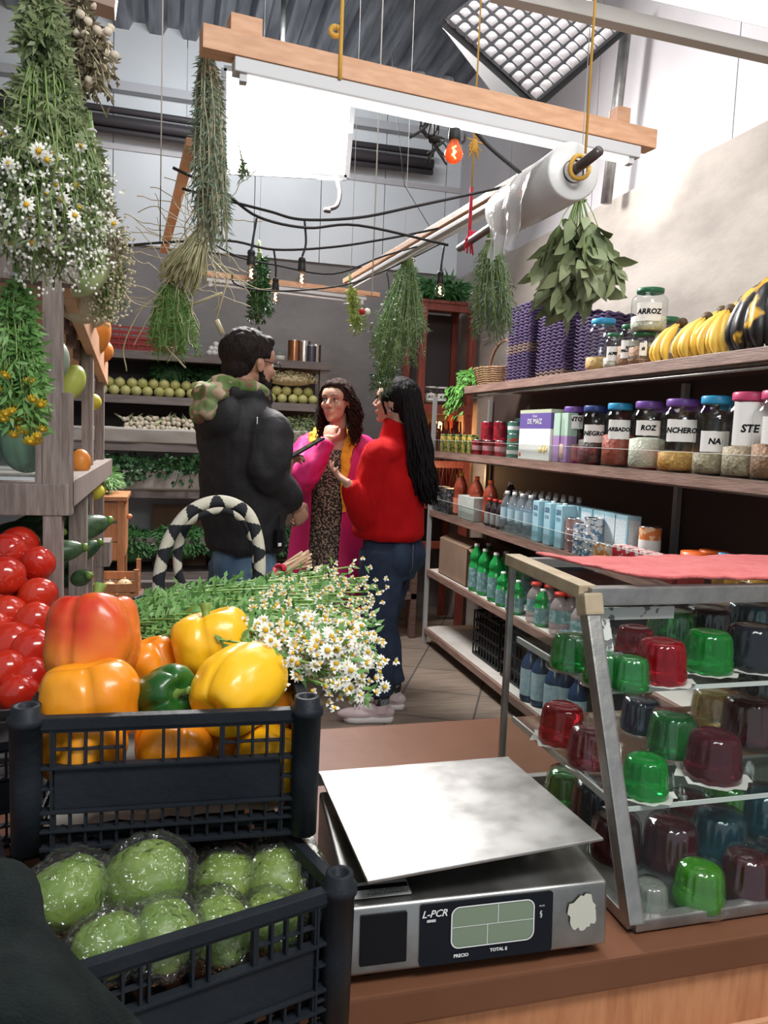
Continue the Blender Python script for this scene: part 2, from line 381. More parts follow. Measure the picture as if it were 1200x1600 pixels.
# wooden trellis bench beyond the end of the shelving
bq = MB()
for z in (.28, .62): bq.box((1.5, 5.15, z), (1.7, 5.85, z+.04))
for y in (5.15, 5.8):
    for x in (1.5, 1.66): bq.box((x, y, 0), (x+.04, y+.05, .66))
bq.build('low_stand', wood_dark, label='low dark wooden stand on the floor beyond the end of the long shelving', cat='stand')
cr = MB()
for k in range(9):
    z = .67+k*.028; cr.box((1.5, 5.2, z), (1.68, 5.21, z+.006)); cr.box((1.5, 5.2, z), (1.506, 5.7, z+.006))
for k in range(8): cr.box((1.5+k*.025, 5.2, .66), (1.504+k*.025, 5.21, .92))
for k in range(18): cr.box((1.5, 5.2+k*.028, .66), (1.506, 5.204+k*.028, .92))
cr.box((1.5, 5.2, .66), (1.68, 5.7, .67)).build('plastic_basket', mat('dull blue grid', (.16, .19, .24), .5), label='grey blue plastic grid basket on the low dark stand', cat='basket')
# ================================================================== BACK SHELVING
BY = 5.5; BX0, BX1 = -1.6, 1.08; BZ = [1.91, 1.615, 1.30, .985, .66, .42]
bs = thing('produce_shelving', 'wide greyish wooden shelving along the back wall holding vegetables', 'shelf', (-.2, 5.75, 0))
for i, z in enumerate(BZ):
    x1 = BX1 if i else 1.12
    MB().box((BX0, BY, z-.045), (x1, BY+.48, z)).box((BX0, BY-.006, z-.05), (x1, BY+.004, z+.004), 0, .002).build('shelf_board', mat('grey shelf wood', (.135, .115, .108), .6, col2=(.19, .165, .155), scale=6, stretch=(1, 8, 8)), bs)
for x in (BX0, -.5, BX1-.05): MB().box((x, BY+.01, 0), (x+.05, BY+.06, 1.9)).build('upright', M['grey shelf wood'], bs)
MB().box((BX0, BY+.47, .1), (BX1, BY+.48, 1.25)).build('back_panel', mat('pale back sheet', (.68, .75, .78), .6), bs)
MB().box((BX0, BY+.47, 1.26), (BX1, BY+.48, 1.9)).build('back_panel', mat('dark back sheet', (.06, .058, .06), .7), bs)
MB().box((BX0, BY-.03, .36), (BX1, BY-.008, .372)).build('edge_strip', mat('pale strip', (.45, .42, .38), .5), bs)
# paper aprons
def apron(x0, x1, z0, z1, seed, lab):
    random.seed(seed); n = 40; vs = []; fs = []; m_ = 8
    for i in range(n+1):
        x = x0+(x1-x0)*i/n
        for j in range(m_+1):
            t = j/m_; z = z0+(z1-z0)*t+ (noise.noise((x*4, seed, 0))*.02 if j == m_ else 0)
            y = BY-.012-.035*t+ .012*noise.noise((x*7, z*9, seed))
            vs.append((x, y, z))
        vs.append((x, BY+.03+.01*noise.noise((x*9, 3, seed)), z1+.005))
    w = m_+2
    for i in range(n):
        for j in range(w-1): a = i*w+j; fs.append((a, a+w, a+w+1, a+1))
    me = meshof(MB().add(vs, fs)); me = modded(me, [('SOLIDIFY', dict(thickness=.003))]); me.materials.append(white_paper)
    me.polygons.foreach_set('use_smooth', [True]*len(me.polygons))
    link('paper_liner', me, None, lab, 'paper')
apron(-1.5, .32, 1.305, 1.40, 3, 'grey paper liner below the onions on the third shelf of the back wall')
apron(.33, 1.03, 1.305, 1.43, 5, 'paper liner under the leafy greens behind the woman in pink')
apron(-1.5, .95, .99, 1.12, 8, 'crumpled cream paper liner under the trailing parsley on the back shelving')
apron(-1.5, -.40, 1.62, 1.71, 9, 'brown grey paper behind the left end of the guava row')
# ================================================================== GOODS ON THE WALL SHELVING
def grain(name, c1, c2, sc=160):
    if name in M: return M[name]
    m, t, b, L = nt(name); N = t.nodes.new; b.inputs['Roughness'].default_value = .6
    tc = N('ShaderNodeTexCoord'); v = N('ShaderNodeTexVoronoi'); v.inputs['Scale'].default_value = sc; L(tc.outputs['Object'], v.inputs[0])
    r = N('ShaderNodeValToRGB'); r.color_ramp.elements[0].color = (*c1, 1); r.color_ramp.elements[1].color = (*c2, 1); L(v.outputs['Color'], r.inputs[0]); L(r.outputs[0], b.inputs['Base Color'])
    bp = N('ShaderNodeBump'); bp.inputs['Strength'].default_value = .6; bp.inputs['Distance'].default_value = .004; L(v.outputs['Distance'], bp.inputs['Height']); L(bp.outputs[0], b.inputs['Normal'])
    M[name] = m; return m
lidc = dict(purple=(.16, .07, .33), navy=(.03, .06, .22), blue=(.03, .3, .55), pink=(.6, .07, .18), green=(.02, .13, .06), white=(.75, .75, .73), red=(.55, .03, .02), orange=(.75, .13, .02), yellow=(.8, .5, .05))
def lid(c): return mat('lid '+c, lidc[c], .4)
def jar(px, z, r, h, lidcol, fill, fcol, fcol2, words, label, X=None, name='storage_jar', group=None, Y=None, lz=.55, lh=.3, lw=1.35, ang=None, cat='jar', tsize=None, fsc=95):
    r *= 1.1 if z > 1.5 else 1.2; X = SX+.025+r if X is None else X; Y = onY(px, X, z) if Y is None else Y; z += .001
    t = thing(name, label, cat, (X, Y, z), group)
    sh = [(r*.9, 0), (r, .008), (r, .03), (r*.985, h*.2), (r, h*.21), (r, h*.7), (r*.97, h*.76), (r*.8, h*.84), (r*.7, h*.88), (r*.7, h*.93)]
    MB().lathe(sh, 28, (X, Y, z), cap=False).lathe([(r*.9, 0), (.001, .004)], 28, (X, Y, z), cap=False).build('jar_body', jarplastic, t)
    lp = [(r*.74, 0), (r*.76, .004), (r*.76, h*.085), (r*.72, h*.1), (r*.68, h*.1), (.001, h*.097)]
    MB().lathe(lp, 30, (X, Y, z+h*.895), flute=lambda a, q: 1+.012*cos(a*24)).build('lid', lid(lidcol), t)
    f = h*fill; MB().lathe([(.001, .006), (r*.88, .006), (r*.96, .02), (r*.96, f*.97), (r*.5, f*1.03), (.001, f)], 24, (X, Y, z), cap=False).build('contents', grain('fill %s%s' % (fcol, fsc), fcol, fcol2, fsc), t)
    if words:
        a0 = (math.atan2(-Y, -X) if ang is None else ang); da = lw/2; n = 10; rr = r*1.008; vs = []; fs = []
        for i in range(n+1):
            a = a0-da+2*da*i/n
            for q in (0, 1): vs.append((X+rr*cos(a), Y+rr*sin(a), z+h*(lz-lh/2+lh*q)+.003*noise.noise((a*5, q*7+px, 1))))
        for i in range(n): fs.append((2*i, 2*i+2, 2*i+3, 2*i+1))
        lb = MB().add(vs, fs).build('label_paper', white_label, t)
        ws = words.split('/')
        for k, w in enumerate(ws):
            sz = (tsize or min(.027, 2*da*rr/(max(len(w), 3)*.68))); text(w, sz, None, ink, lb, bold=.0012, shear=.15, cyl=((X, Y, z+h*lz+(len(ws)-1-2*k)*sz*.45), r*1.02, a0))
    return t
ochre = ((.42, .24, .07), (.62, .42, .16)); oat = ((.24, .17, .1), (.6, .5, .34)); rice = ((.5, .5, .4), (.72, .72, .62)); beans = ((.03, .02, .02), (.1, .07, .06)); redf = ((.22, .03, .02), (.42, .09, .05)); corn = ((.5, .2, .02), (.85, .5, .12)); pinkf = ((.5, .28, .2), (.62, .4, .3)); pean = ((.22, .1, .05), (.4, .22, .12))
z2 = SH[1]; z1 = SH[0]; z3 = SH[2]; z4 = SH[3]; z5 = SH[4]
jar(893, z2, .052, .255, 'purple', .33, *pinkf, 'ENTO/', 'purple lidded plastic jar of pinkish powder, next to the lilac packets', lz=.72, lh=.24)
jar(925, z2, .055, .255, 'navy', .42, *beans, 'NEGRO', 'navy lidded plastic jar of black beans', lz=.52)
jar(963, z2, .055, .26, 'blue', .5, *redf, 'ARBADO', 'blue lidded plastic jar holding dark red dried fruit', lz=.58, fsc=60)
jar(1008, z2, .058, .262, 'purple', .45, *rice, 'ROZ', 'purple lidded plastic jar filled with pale rice', lz=.6, lh=.22)
jar(1060, z2, .066, .265, 'purple', .27, *corn, 'NCHERO', 'wide purple lidded jar of golden corn kernels', lz=.56, fsc=110)
jar(1112, z2, .058, .268, 'blue', .27, *oat, 'NA', 'blue lidded plastic jar with oats, right of the corn kernel jar', lz=.42, lh=.26)
jar(1165, z2, .066, .275, 'pink', .36, *oat, '/STE', 'pink lidded plastic jar of canary seed with a tall paper label', lz=.62, lh=.5, tsize=.034)
jar(1212, z2, .066, .275, 'pink', .4, *pean, 'FR', 'plastic jar of brown beans cut by the right edge of the photo', lz=.55)
for k, (px, c, f, lab) in enumerate(((947, 'navy', beans, 'navy lidded jar standing in the row behind the black beans'), (1035, 'purple', rice, 'purple lidded jar in the back row between rice and corn jars'), (1083, 'purple', redf, 'purple lidded jar with red contents behind the corn kernel jar'), (1140, 'blue', corn, 'blue lidded jar in the back row behind the oats'))):
    jar(px, z2, .056, .25, c, .3, *f, None, lab, X=SX+.2)
# ---- top board: jars
jar(938, z1, .062, .225, 'blue', .27, *ochre, None, 'tall blue lidded jar of yellow grain standing beside the purple egg trays')
jar(958, z1, .04, .145, 'green', .3, *rice, 'ALPISTE', 'small green lidded jar labelled ALPISTE', lz=.4, lh=.4, lw=1.5, X=SX+.06)
jar(982, z1, .045, .17, 'green', .5, *pean, 'MAIZ/PALOMERO', 'green lidded jar labelled for popping corn, beside the stacked pair', lz=.4, lh=.42, lw=1.5, X=SX+.075, tsize=.014)
jar(1003, z1, .05, .125, 'green', .55, *pean, 'Ñ', 'short green lidded jar of peanuts under the rice jar', lz=.45, lh=.4, lw=.5, X=SX+.065)
jar(1012, z1+.125, .062, .165, 'green', .35, *rice, 'ARROZ', 'wide green lidded jar of rice balanced on the short peanut jar', lz=.42, lh=.42, lw=1.4, X=SX+.07)
jar(1036, z1, .058, .19, 'green', .5, *oat, 'AL', 'green lidded jar partly hidden behind the first bananas', lz=.45, lh=.4, lw=1.2, X=SX+.16)
# ---- egg trays
def egg_tray(name='egg_tray'):
    n = 24; sz = .29; vs = []; fs = []
    for i in range(n+1):
        for j in range(n+1):
            x = -sz/2+sz*i/n; y = -sz/2+sz*j/n
            z = .016+.016*cos(2*pi*5*(x/sz+.5))*cos(2*pi*5*(y/sz+.5))
            if i in (0, n) or j in (0, n): z = .018+.01*abs(cos(pi*5*((x if j in (0, n) else y)/sz+.5)))
            vs.append((x, y, z))
    for i in range(n):
        for j in range(n): a = i*(n+1)+j; fs.append((a, a+n+1, a+n+2, a+1))
    me = meshof(MB().add(vs, fs)); me = modded(me, [('SOLIDIFY', dict(thickness=.0025))])
    me.polygons.foreach_set('use_smooth', [True]*len(me.polygons)); return me
tray_me = egg_tray(); tp = mat('purple pulp', (.085, .06, .135), .85, bump=.3, bscale=120, col2=(.13, .095, .19)); tb = mat('brown pulp', (.22, .165, .15), .85, bump=.3, bscale=120)
tray_me.materials.append(tp); tray_b = tray_me.copy(); tray_b.materials[0] = tb
NUM = 'first second third fourth fifth sixth seventh eighth ninth tenth eleventh twelfth thirteenth fourteenth fifteenth sixteenth seventeenth eighteenth nineteenth twentieth twenty-first twenty-second'.split()
def ordn(k, n): return 'lowest of' if k == 0 else 'topmost of' if k == n-1 else (NUM[k]+' up in' if k < n/2 else NUM[n-1-k]+' down in')
def traystack(X, Y, n, browns, where):
    for k in range(n):
        o = bpy.data.objects.new('egg_tray', tray_b if k in browns else tray_me); COL.objects.link(o); o.location = (X+jit(.003), Y+jit(.003), z1+.002+k*.0165); o.rotation_euler = (0, 0, jit(.03)+(pi/2 if k % 2 else 0)); WM[o.name] = Matrix.Identity(4)
        tag(o, ('brown' if k in browns else 'purple')+' egg tray, '+ordn(k, n)+' the '+where, 'egg tray', where+(' brown' if k in browns else ' purple')+' trays')
random.seed(2)
traystack(1.97, 3.98, 25, (9, 10, 11), 'tall stack by the wicker basket')
traystack(1.985, 3.62, 20, (0, 1), 'stack beside the blue lidded jar')
traystack(2.02, 3.29, 16, (), 'stack behind the small jars')
# ---- wicker basket with hoop handle and greens
wick = mat('wicker', (.2, .11, .055), .6, col2=(.33, .2, .1), scale=60, bump=.5, bscale=120)
wb = thing('wicker_basket', 'low wicker basket with a tall hoop handle on the far end of the top board', 'basket', (1.92, 4.35, z1))
b = MB(); BXc, BYc = 1.92, 4.36
for k in range(9):
    pts = [(BXc+(.13+.004*k)*cos(a)*1.0, BYc+(.2+.004*k)*sin(a), z1+.006+k*.0125+.002*(-1)**int(round(a*8))) for a in [2*pi*i/40 for i in range(41)]]
    b.tube(pts, .0062, 5)
for i in range(40):
    a = 2*pi*i/40; b.tube([(BXc+.13*cos(a), BYc+.2*sin(a), z1), (BXc+.166*cos(a), BYc+.236*sin(a), z1+.115)], .003, 4)
b.lathe([(.001, .004), (.13, .004)], 20, (BXc, BYc, z1)).build('basket_body', wick, wb)
hp = [(BXc, BYc+.215*cos(a), z1+.09+.19*sin(a)) for a in [pi*i/14 for i in range(15)]]
MB().tube(hp, .009, 7).build('handle', mat('twig', (.25, .12, .08), .6), wb)
# ---- bananas: each hand is one thing, its bananas are parts
ban = mat('banana skin', (.78, .47, .05), .42, col2=(.85, .6, .13), scale=10, lo=.3, hi=.7)
bant = mat('banana tip', (.09, .05, .02), .6)
def banana_bunch(px, Xo, n, label, ms=ban, L=.17, r=.017, rot=0, z=z1, Y=None, dz=0, spread=.85):
    X = Xo; Y = onY(px, X, z+.05) if Y is None else Y; t = thing('banana_bunch', label, 'bananas', (X, Y, z), 'bananas on the top board')
    top = Vector((X+.03, Y, z+L*.84+dz))
    for k in range(n):
        a = rot+(k-(n-1)/2)*spread/n*1.6; d = Vector((-cos(a), sin(a), 0)); pts = []; rs = []
        for i in range(11):
            s = i/10; out = .012+.07*sin(s*2.2)+.01*(k % 2); pts.append(top+d*out+Vector((0, (k-(n-1)/2)*.012*s, -s*L*.86)))
            rs.append(r*(.28 if i == 0 else .5 if i == 1 else .9 if i == 2 else 1 if i < 8 else .85 if i == 8 else .55 if i == 9 else .22))
        MB().tube(pts, rs, 7).build('banana', ms, t)
    MB().ball(top+Vector((0, 0, .005)), (.018, .024, .02), n=8, k=6).build('stem_cluster', bant, t)
random.seed(5)
for q in (((1052, 1.80, 5, 'yellow banana hand on the top board, beside the green lidded jars'), dict(rot=.5)), ((1090, 1.79, 5, 'second yellow banana hand along the board, leaning on the first'), dict(rot=.2)), ((1125, 1.80, 6, 'yellow banana hand with dark tips in the middle of the banana row'), dict(L=.185)), ((1150, 1.83, 4, 'speckled banana hand next to the blackened plantains'), dict(rot=-.3, L=.19)), ((1112, 1.97, 5, 'banana hand set further back behind the front bananas'), dict(L=.24, rot=.1)), ((1145, 1.99, 4, 'tall banana hand at the rear, its stalk highest of the row'), dict(L=.27, rot=-.2))): banana_bunch(*q[0], **q[1])
black = mat('plantain skin', (.012, .011, .012), .4, col2=(.72, .4, .04), scale=7, lo=.56, hi=.6, detail=3)
banana_bunch(1190, 1.80, 6, 'blackened ripe plantain hand with yellow patches at the right edge', ms=black, L=.27, r=.03, spread=1.0)
MB().box((1.74, 2.12, z1+.0005), (1.9, 2.72, z1+.0015)).build('paper_sheet', white_paper, label='thin white paper sheet under the bananas', cat='paper')
# ---- cans, boxes, packets on the second board
def can(X, Y, z, r, h, body, label, band=None, group=None, name='tin_can', cat='can', bandh=(.3, .62)):
    t = thing(name, label, cat, (X, Y, z), group)
    MB().lathe([(.001, .002), (r*.95, .002), (r, 0), (r, .004)], 24, (X, Y, z)).lathe([(r*.995, .004), (r*.995, h-.004)], 24, (X, Y, z), cap=False).build('can_body', body, t)
    MB().lathe([(r*.995, h-.004), (r, h-.003), (r, h), (r*.95, h), (r*.94, h-.003), (.001, h-.003)], 24, (X, Y, z)).build('can_lid', mat('tin', (.6, .6, .6), .25, 1), t)
    if band: MB().lathe([(r*1.004, h*bandh[0]), (r*1.004, h*bandh[1])], 24, (X, Y, z), cap=False).build('label_band', band, t)
    return t
blot = lambda n, a, b, s=45: mat(n, a, .4, col2=b, scale=s, lo=.5, hi=.54, detail=1)
redcan = blot('red can', (.4, .012, .03), (.16, .01, .015)); greencan = mat('green can', (.06, .2, .14), .4); wl = mat('white print', (.72, .74, .72), .5)
K = 0
for (px, lev, what) in ((746, 0, 'lowest left'), (763, 0, 'lowest middle'), (782, 0, 'lowest right')):
    can(SX+.06, onY(px, SX+.06, z2), z2+.001, .036, .085, redcan, 'red jam can with white lettering band, %s of the red can pile' % what, mat('pink print', (.6, .3, .33), .5))
for px, w in ((758, 'upper left'), (778, 'upper right')): can(SX+.065, onY(px, SX+.06, z2), z2+.087, .036, .105, redcan, 'tall red can, %s of the red can pile' % w, mat('dark red print', (.25, .01, .02), .5))
for k in range(3): can(SX+.055, onY(802, SX+.055, z2), z2+.001+k*.063, .038, .062, greencan, 'green and white can, %s of the three stacked' % ('bottom', 'middle', 'top')[k], wl if k != 1 else blot('red fruit', (.4, .05, .04), (.06, .2, .14)))
# fruit-pattern juice packs
pine = blot('pineapple print', (.62, .45, .1), (.05, .16, .06), 55)
for k, px in enumerate((695, 706, 718, 729, 738)):
    Y = onY(px, SX+.05, z2); MB().box((SX+.025, Y-.03, z2+.001), (SX+.075, Y+.03, z2+.115), 0, .004).build('juice_pack', pine, label='green and yellow pineapple juice pack, %s from the far end' % ('first', 'second', 'third', 'fourth', 'fifth')[k], cat='juice pack', group='juice packs at the far end')
def carton(X, Y, z, w, d, h, ms, label, name='carton_box', cat='box', rz=0, group=None, bev=.002):
    return MB().cbox((X, Y, z+h/2+.001), (w, d, h), 0, bev, rz).build(name, ms, label=label, cat=cat, group=group)
teal = mat('teal card', (.22, .55, .5), .5); navyc = mat('navy card', (.02, .035, .08), .5)
for k, (px, h) in enumerate(((790, .2), (822, .215), (850, .215), (868, .22))):
    Y = onY(px, SX+.22, z2); t = thing('cereal_box', 'dark blue box with pale teal side, %s from the far end' % ('first', 'second', 'third', 'fourth')[k], 'box', (SX+.22, Y, z2))
    MB().box((SX+.17, Y-.09, z2+.001), (SX+.26, Y+.06, z2+h*.8)).box((SX+.17, Y-.04, z2+h*.8), (SX+.26, Y+.02, z2+h*.8+.001)).build('box_body', navyc, t)
    MB().box((SX+.168, Y-.092, z2+h*.8), (SX+.262, Y+.062, z2+h)).build('box_top', teal, t)
# DE MAIZ starch box
Y = onY(842, SX+.05, z2); Y2 = onY(866, SX+.05, z2); Y1 = onY(816, SX+.05, z2)
t = thing('starch_box', 'white and purple corn starch box reading DE MAIZ', 'box', (SX+.05, (Y1+Y2)/2, z2)); ya, yb2 = Y2, Y1-.012; hh = .245
MB().box((SX+.02, ya, z2+.001), (SX+.085, yb2, z2+hh*.62), 0, .001).build('box_body', mat('white card', (.78, .76, .74), .5), t)
purp = mat('purple card', (.13, .09, .3), .5); fr = MB()
fr.box((SX+.02, ya, z2+hh*.62), (SX+.085, yb2, z2+hh*.93)).build('purple_panel', purp, t); MB().box((SX+.02, ya, z2+hh*.93), (SX+.085, yb2, z2+hh)).build('box_top', mat('sage card', (.45, .5, .36), .5), t)
fm = basis(Vector((SX+.0185, (ya+yb2)/2, z2+hh*.76)), (0, -1, 0), (0, 0, 1)); text('DE MAIZ', .036, fm, wl, t, bold=.0004, space=1.15)
text('Fécula', .018, basis(Vector((SX+.0185, (ya+yb2)/2, z2+hh*.87)), (0, -1, 0), (0, 0, 1)), wl, t)
MB().lathe([(.001, .0), (.028, 0)], 20, (0, 0, 0), axis=Matrix.Rotation(-pi/2, 3, 'Y')).build
b = MB(); 
for k in range(7): b.ball((SX+.0195, ya+.03+k*.012, z2+.055+.012*sin(k*2)), (.0015, .013, .013), n=8, k=5)
b.build('food_picture', blot('food print', (.8, .62, .2), (.9, .8, .55), 60), t)
MB().ball((SX+.0195, yb2-.018, z2+.022), (.0015, .011, .011), n=12, k=6).build('seal', mat('red print', (.6, .05, .04), .5), t)
lil = mat('lilac pack', (.33, .2, .4), .5); sage = mat('sage pack', (.4, .55, .45), .5)
for k, px in enumerate((868, 880)):
    Y = onY(px, SX+.04, z2)-.01; t = thing('powder_packet', 'lilac packet with a sage green top, %s of the pair' % ('farther', 'nearer')[k], 'packet', (SX+.05, Y, z2))
    MB().box((SX+.03, Y-.03, z2+.001), (SX+.08, Y+.03, z2+.12), 0, .003).build('packet_body', lil, t); MB().box((SX+.03, Y-.03, z2+.12), (SX+.08, Y+.03, z2+.225), 0, .002).build('packet_top', sage, t)
# ---- third board
def bottle(X, Y, z, r, h, body, capc, label, name='bottle', cat='bottle', group=None, band=None, fill=None, prof=None, capr=.36, bz=(.3, .6)):
    t = thing(name, label, cat, (X, Y, z), group); z += .001
    pr = prof or [(r*.85, 0), (r, .01), (r, h*.28), (r*.94, h*.3), (r*.94, h*.56), (r, h*.6), (r*.96, h*.68), (r*.7, h*.8), (r*.42, h*.88), (r*.34, h*.92), (r*.34, h*.95)]
    MB().lathe([(.001, .001)]+pr, 20, (X, Y, z), cap=False).build('bottle_body', body, t)
    MB().lathe([(r*capr, h*.925), (r*capr*1.04, h*.93), (r*capr, h), (.001, h)], 14, (X, Y, z)).build('cap', capc, t)
    if band: MB().lathe([(r*1.01, h*bz[0]), (r*1.01, h*bz[1])], 20, (X, Y, z), cap=False).build('label_band', band, t)
    if fill: MB().lathe([(.001, .004), (r*.92, .006), (r*.92, h*.62), (.001, h*.62)], 16, (X, Y, z), cap=False).build('liquid', fill, t)
    return t
o_ = ('first', 'second', 'third', 'fourth', 'fifth', 'sixth', 'seventh', 'eighth', 'ninth', 'tenth')
amber = mat('red bottle', (.36, .07, .035), .25, trans=.25, coat=.4)
orl = mat('salmon label', (.6, .2, .13), .5)
for k, px in enumerate((718, 742, 764)): bottle(SX+.09, onY(px, SX+.09, z3), z3, .045, .27-.01*k, amber, lid('yellow' if k == 0 else 'orange'), 'red brown syrup bottle with ribbed shoulder, %s from the far end' % o_[k], 'syrup_bottle', band=orl if k == 0 else None, group='syrup bottles', bz=(.05, .4))
bottle(SX+.2, onY(795, SX+.2, z3), z3, .04, .25, mat('dark bottle', (.03, .025, .03), .3), lid('white'), 'dark slim bottle behind the water bottles', 'dark_bottle')
darkgrid = mat('dark card print', (.025, .027, .03), .5, col2=(.2, .2, .2), scale=60, lo=.55, hi=.6)
for k, px in enumerate((688, 704)):
    Y = onY(px, SX+.06, z3); carton(SX+.06, Y, z3, .08, .13, .16, darkgrid, 'dark printed carton at the far end, %s of the two' % ('farther', 'nearer')[k], 'dark_carton')
teab = mat('sage card box', (.42, .47, .43), .5, col2=(.5, .53, .5), scale=20)
for k in range(2): carton(SX+.07, onY(738, SX+.07, z3)+.01*k, z3+.07*k, .09, .26, .068, teab, 'pale green tea carton, %s of the stacked pair' % ('lower', 'upper')[k], 'tea_carton')
dk = mat('cola syrup', (.04, .03, .03), .25)
for k, px in enumerate((763, 772, 781)): bottle(SX+.05, onY(px, SX+.05, z3), z3, .026, .155, dk, lid('red'), 'small dark bottle with a red cap, %s from the far end' % o_[k], 'sauce_bottle', band=mat('grey label', (.35, .35, .36), .5), capr=.5, group='small dark bottles', bz=(.1, .5))
wbp = thin('water bottle', (.84, .9, .93), 1.6, .05, .12, (.75, .82, .86)); wlab = mat('water label', (.45, .62, .7), .4, alpha=.75)
n = 0
for col, px in enumerate((790, 801, 813, 826)):
    bottle(SX+.045, onY(px, SX+.045, z3), z3, .033, .215, wbp, lid('white'), 'clear water bottle with white cap in the front row, %s along' % o_[col], 'water_bottle', band=wlab, group='front water bottles')
yy = onY(800, SX+.12, z3)
for row in range(3):
    for k in range(8 if row < 2 else 6):
        bottle(SX+.125+row*.075, yy-.078*k-.02*row, z3, .033, .215, wbp, lid('white'), 'clear water bottle behind the milk cartons, %s in the %s row back' % (NUM[k], NUM[row]), 'water_bottle', band=wlab, group='water bottles behind the milk cartons')
milk = mat('milk carton', (.3, .53, .62), .45, col2=(.38, .6, .68), scale=14); milkink = mat('milk ink', (.02, .06, .16), .5)
for k, px in enumerate((843, 861, 879)):
    Y = onY(px, SX+.05, z3); t = thing('milk_carton', 'pale blue milk carton reading LECHE ENTERA, %s of three' % ('farthest', 'middle', 'nearest')[k], 'carton', (SX+.05, Y, z3))
    MB().box((SX+.02, Y-.031, z3+.001), (SX+.09, Y+.031, z3+.198), 0, .003).build('carton_body', milk, t)
    MB().lathe([(.011, 0), (.011, .01), (.001, .01)], 12, (SX+.05, Y, z3+.198)).build('cap', lid('white'), t)
    S2 = Matrix.Diagonal((.8, 1.7, 1, 1)); text('LECHE', .0185, basis(Vector((SX+.0185, Y, z3+.165)), (0, -1, 0), (0, 0, 1)) @ S2, milkink, t, bold=.0005); text('ENTERA', .0135, basis(Vector((SX+.0185, Y, z3+.132)), (0, -1, 0), (0, 0, 1)) @ S2, milkink, t)
fact = mat('nutrition print', (.5, .6, .65), .5, col2=(.62, .68, .7), scale=120, lo=.5, hi=.52)
for k, px in enumerate((900, 921, 941, 958, 975)):
    Y = onY(px, SX+.12, z3); t = thing('milk_carton', 'pale blue milk carton turned to its printed side, %s from the reading ones' % o_[k], 'carton', (SX+.11, Y, z3), 'milk cartons side on')
    MB().box((SX+.09, Y-.05, z3+.001), (SX+.155, Y+.045, z3+.198), 0, .003).build('carton_body', milk, t); MB().box((SX+.0895, Y-.042, z3+.02), (SX+.0905, Y+.036, z3+.18)).build('facts_panel', fact, t); MB().box((SX+.1, Y-.0505, z3+.02), (SX+.147, Y-.0502, z3+.18)).build('facts_panel', fact, t)
rosy = mat('rosy can', (.35, .2, .19), .35, .3, col2=(.48, .32, .3), scale=30)
for k in range(3): can(SX+.05, onY(893, SX+.05, z3), z3+.001+.05*k, .033, .049, rosy, 'rosy metal can, %s of the stack before the milk' % ('bottom', 'middle', 'top')[k])
tuna = blot('tuna can', (.55, .57, .58), (.1, .2, .32), 60)
for s, px in enumerate((908, 924)):
    for k in range(4+s): can(SX+.05+.0*s, onY(px, SX+.05, z3), z3+.001+.034*k, .04, .033, tuna, 'flat tuna can at level %s of the %s tuna stack' % (('one', 'two', 'three', 'four', 'five')[k], ('farther', 'nearer')[s]), cat='can')
orc = blot('orange can', (.6, .25, .06), (.7, .6, .5), 50)
for k, px in enumerate((940, 956)): can(SX+.045, onY(px, SX+.045, z3), z3+.001, .034, .075, orc, 'small orange fruit can, %s of the pair' % ('farther', 'nearer')[k])
can(SX+.17, onY(970, SX+.17, z3), z3+.001, .05, .12, mat('dark can', (.1, .11, .1), .4), 'dark olive can behind the red cartons')
can(SX+.13, onY(1012, SX+.13, z3), z3+.04, .043, .13, blot('peach can', (.62, .18, .05), (.75, .5, .3), 40), 'tall orange can rising above the red cartons', wl, bandh=(.28, .6))
MB().box((SX+.08, onY(1012, SX+.13, z3)-.06, z3+.001), (SX+.19, onY(1012, SX+.13, z3)+.06, z3+.038)).build('flat_box', mat('dark box card', (.06, .04, .04), .6), label='flat dark box carrying the tall orange can', cat='box')
rbx = blot('red carton', (.42, .02, .03), (.62, .5, .48), 38)
for k, px in enumerate((971, 985, 999, 1013, 1028)):
    Y = onY(px, SX+.045, z3); carton(SX+.045, Y, z3, .06, .05, .088, rbx, 'small red printed carton, %s from the orange cans' % o_[k], 'red_carton', group='small red cartons', rz=.1*(-1)**k)
for k, px in enumerate((1052, 1078)): carton(SX+.05, onY(px, SX+.05, z3), z3, .06, .07, .08, mat('dark red card', (.3, .015, .015), .5), 'dark red box beside the orange lidded jars, %s one' % ('farther', 'nearer')[k], 'dark_red_box')
cof = mat('coffee', (.05, .02, .012), .5)
def orjar(px, X, r, h, lab):
    Y = onY(px, X, z3); t = thing('spice_jar', lab, 'jar', (X, Y, z3)); MB().lathe([(.001, .001), (r, .001), (r, h*.7), (r*.92, h*.75)], 20, (X, Y, z3)).build('jar_body', cof, t)
    MB().lathe([(r*1.02, h*.72), (r*1.03, h), (.001, h)], 24, (X, Y, z3), flute=lambda a, q: 1+.01*cos(a*26)).build('lid', lid('orange'), t)
orjar(1020, SX+.04, .032, .062, 'short orange lidded jar in front of the red cartons'); orjar(1088, SX+.12, .06, .115, 'wide orange lidded coffee jar'); orjar(1112, SX+.19, .05, .12, 'orange lidded jar behind the wide coffee jar')
oil = mat('oil', (.72, .42, .06), .2, trans=.5, ior=1.3)
for k, (px, X) in enumerate(((1126, .1), (1146, .05), (1165, .12), (1180, .06))): bottle(SX+X, onY(px, SX+X, z3), z3, .036, .135, thin('oil bottle', (.95, .9, .75), 1.3), lid('blue'), 'cooking oil bottle with a blue cap, %s from the coffee jars' % o_[k], 'oil_bottle', fill=oil, capr=.5, group='cooking oil bottles')
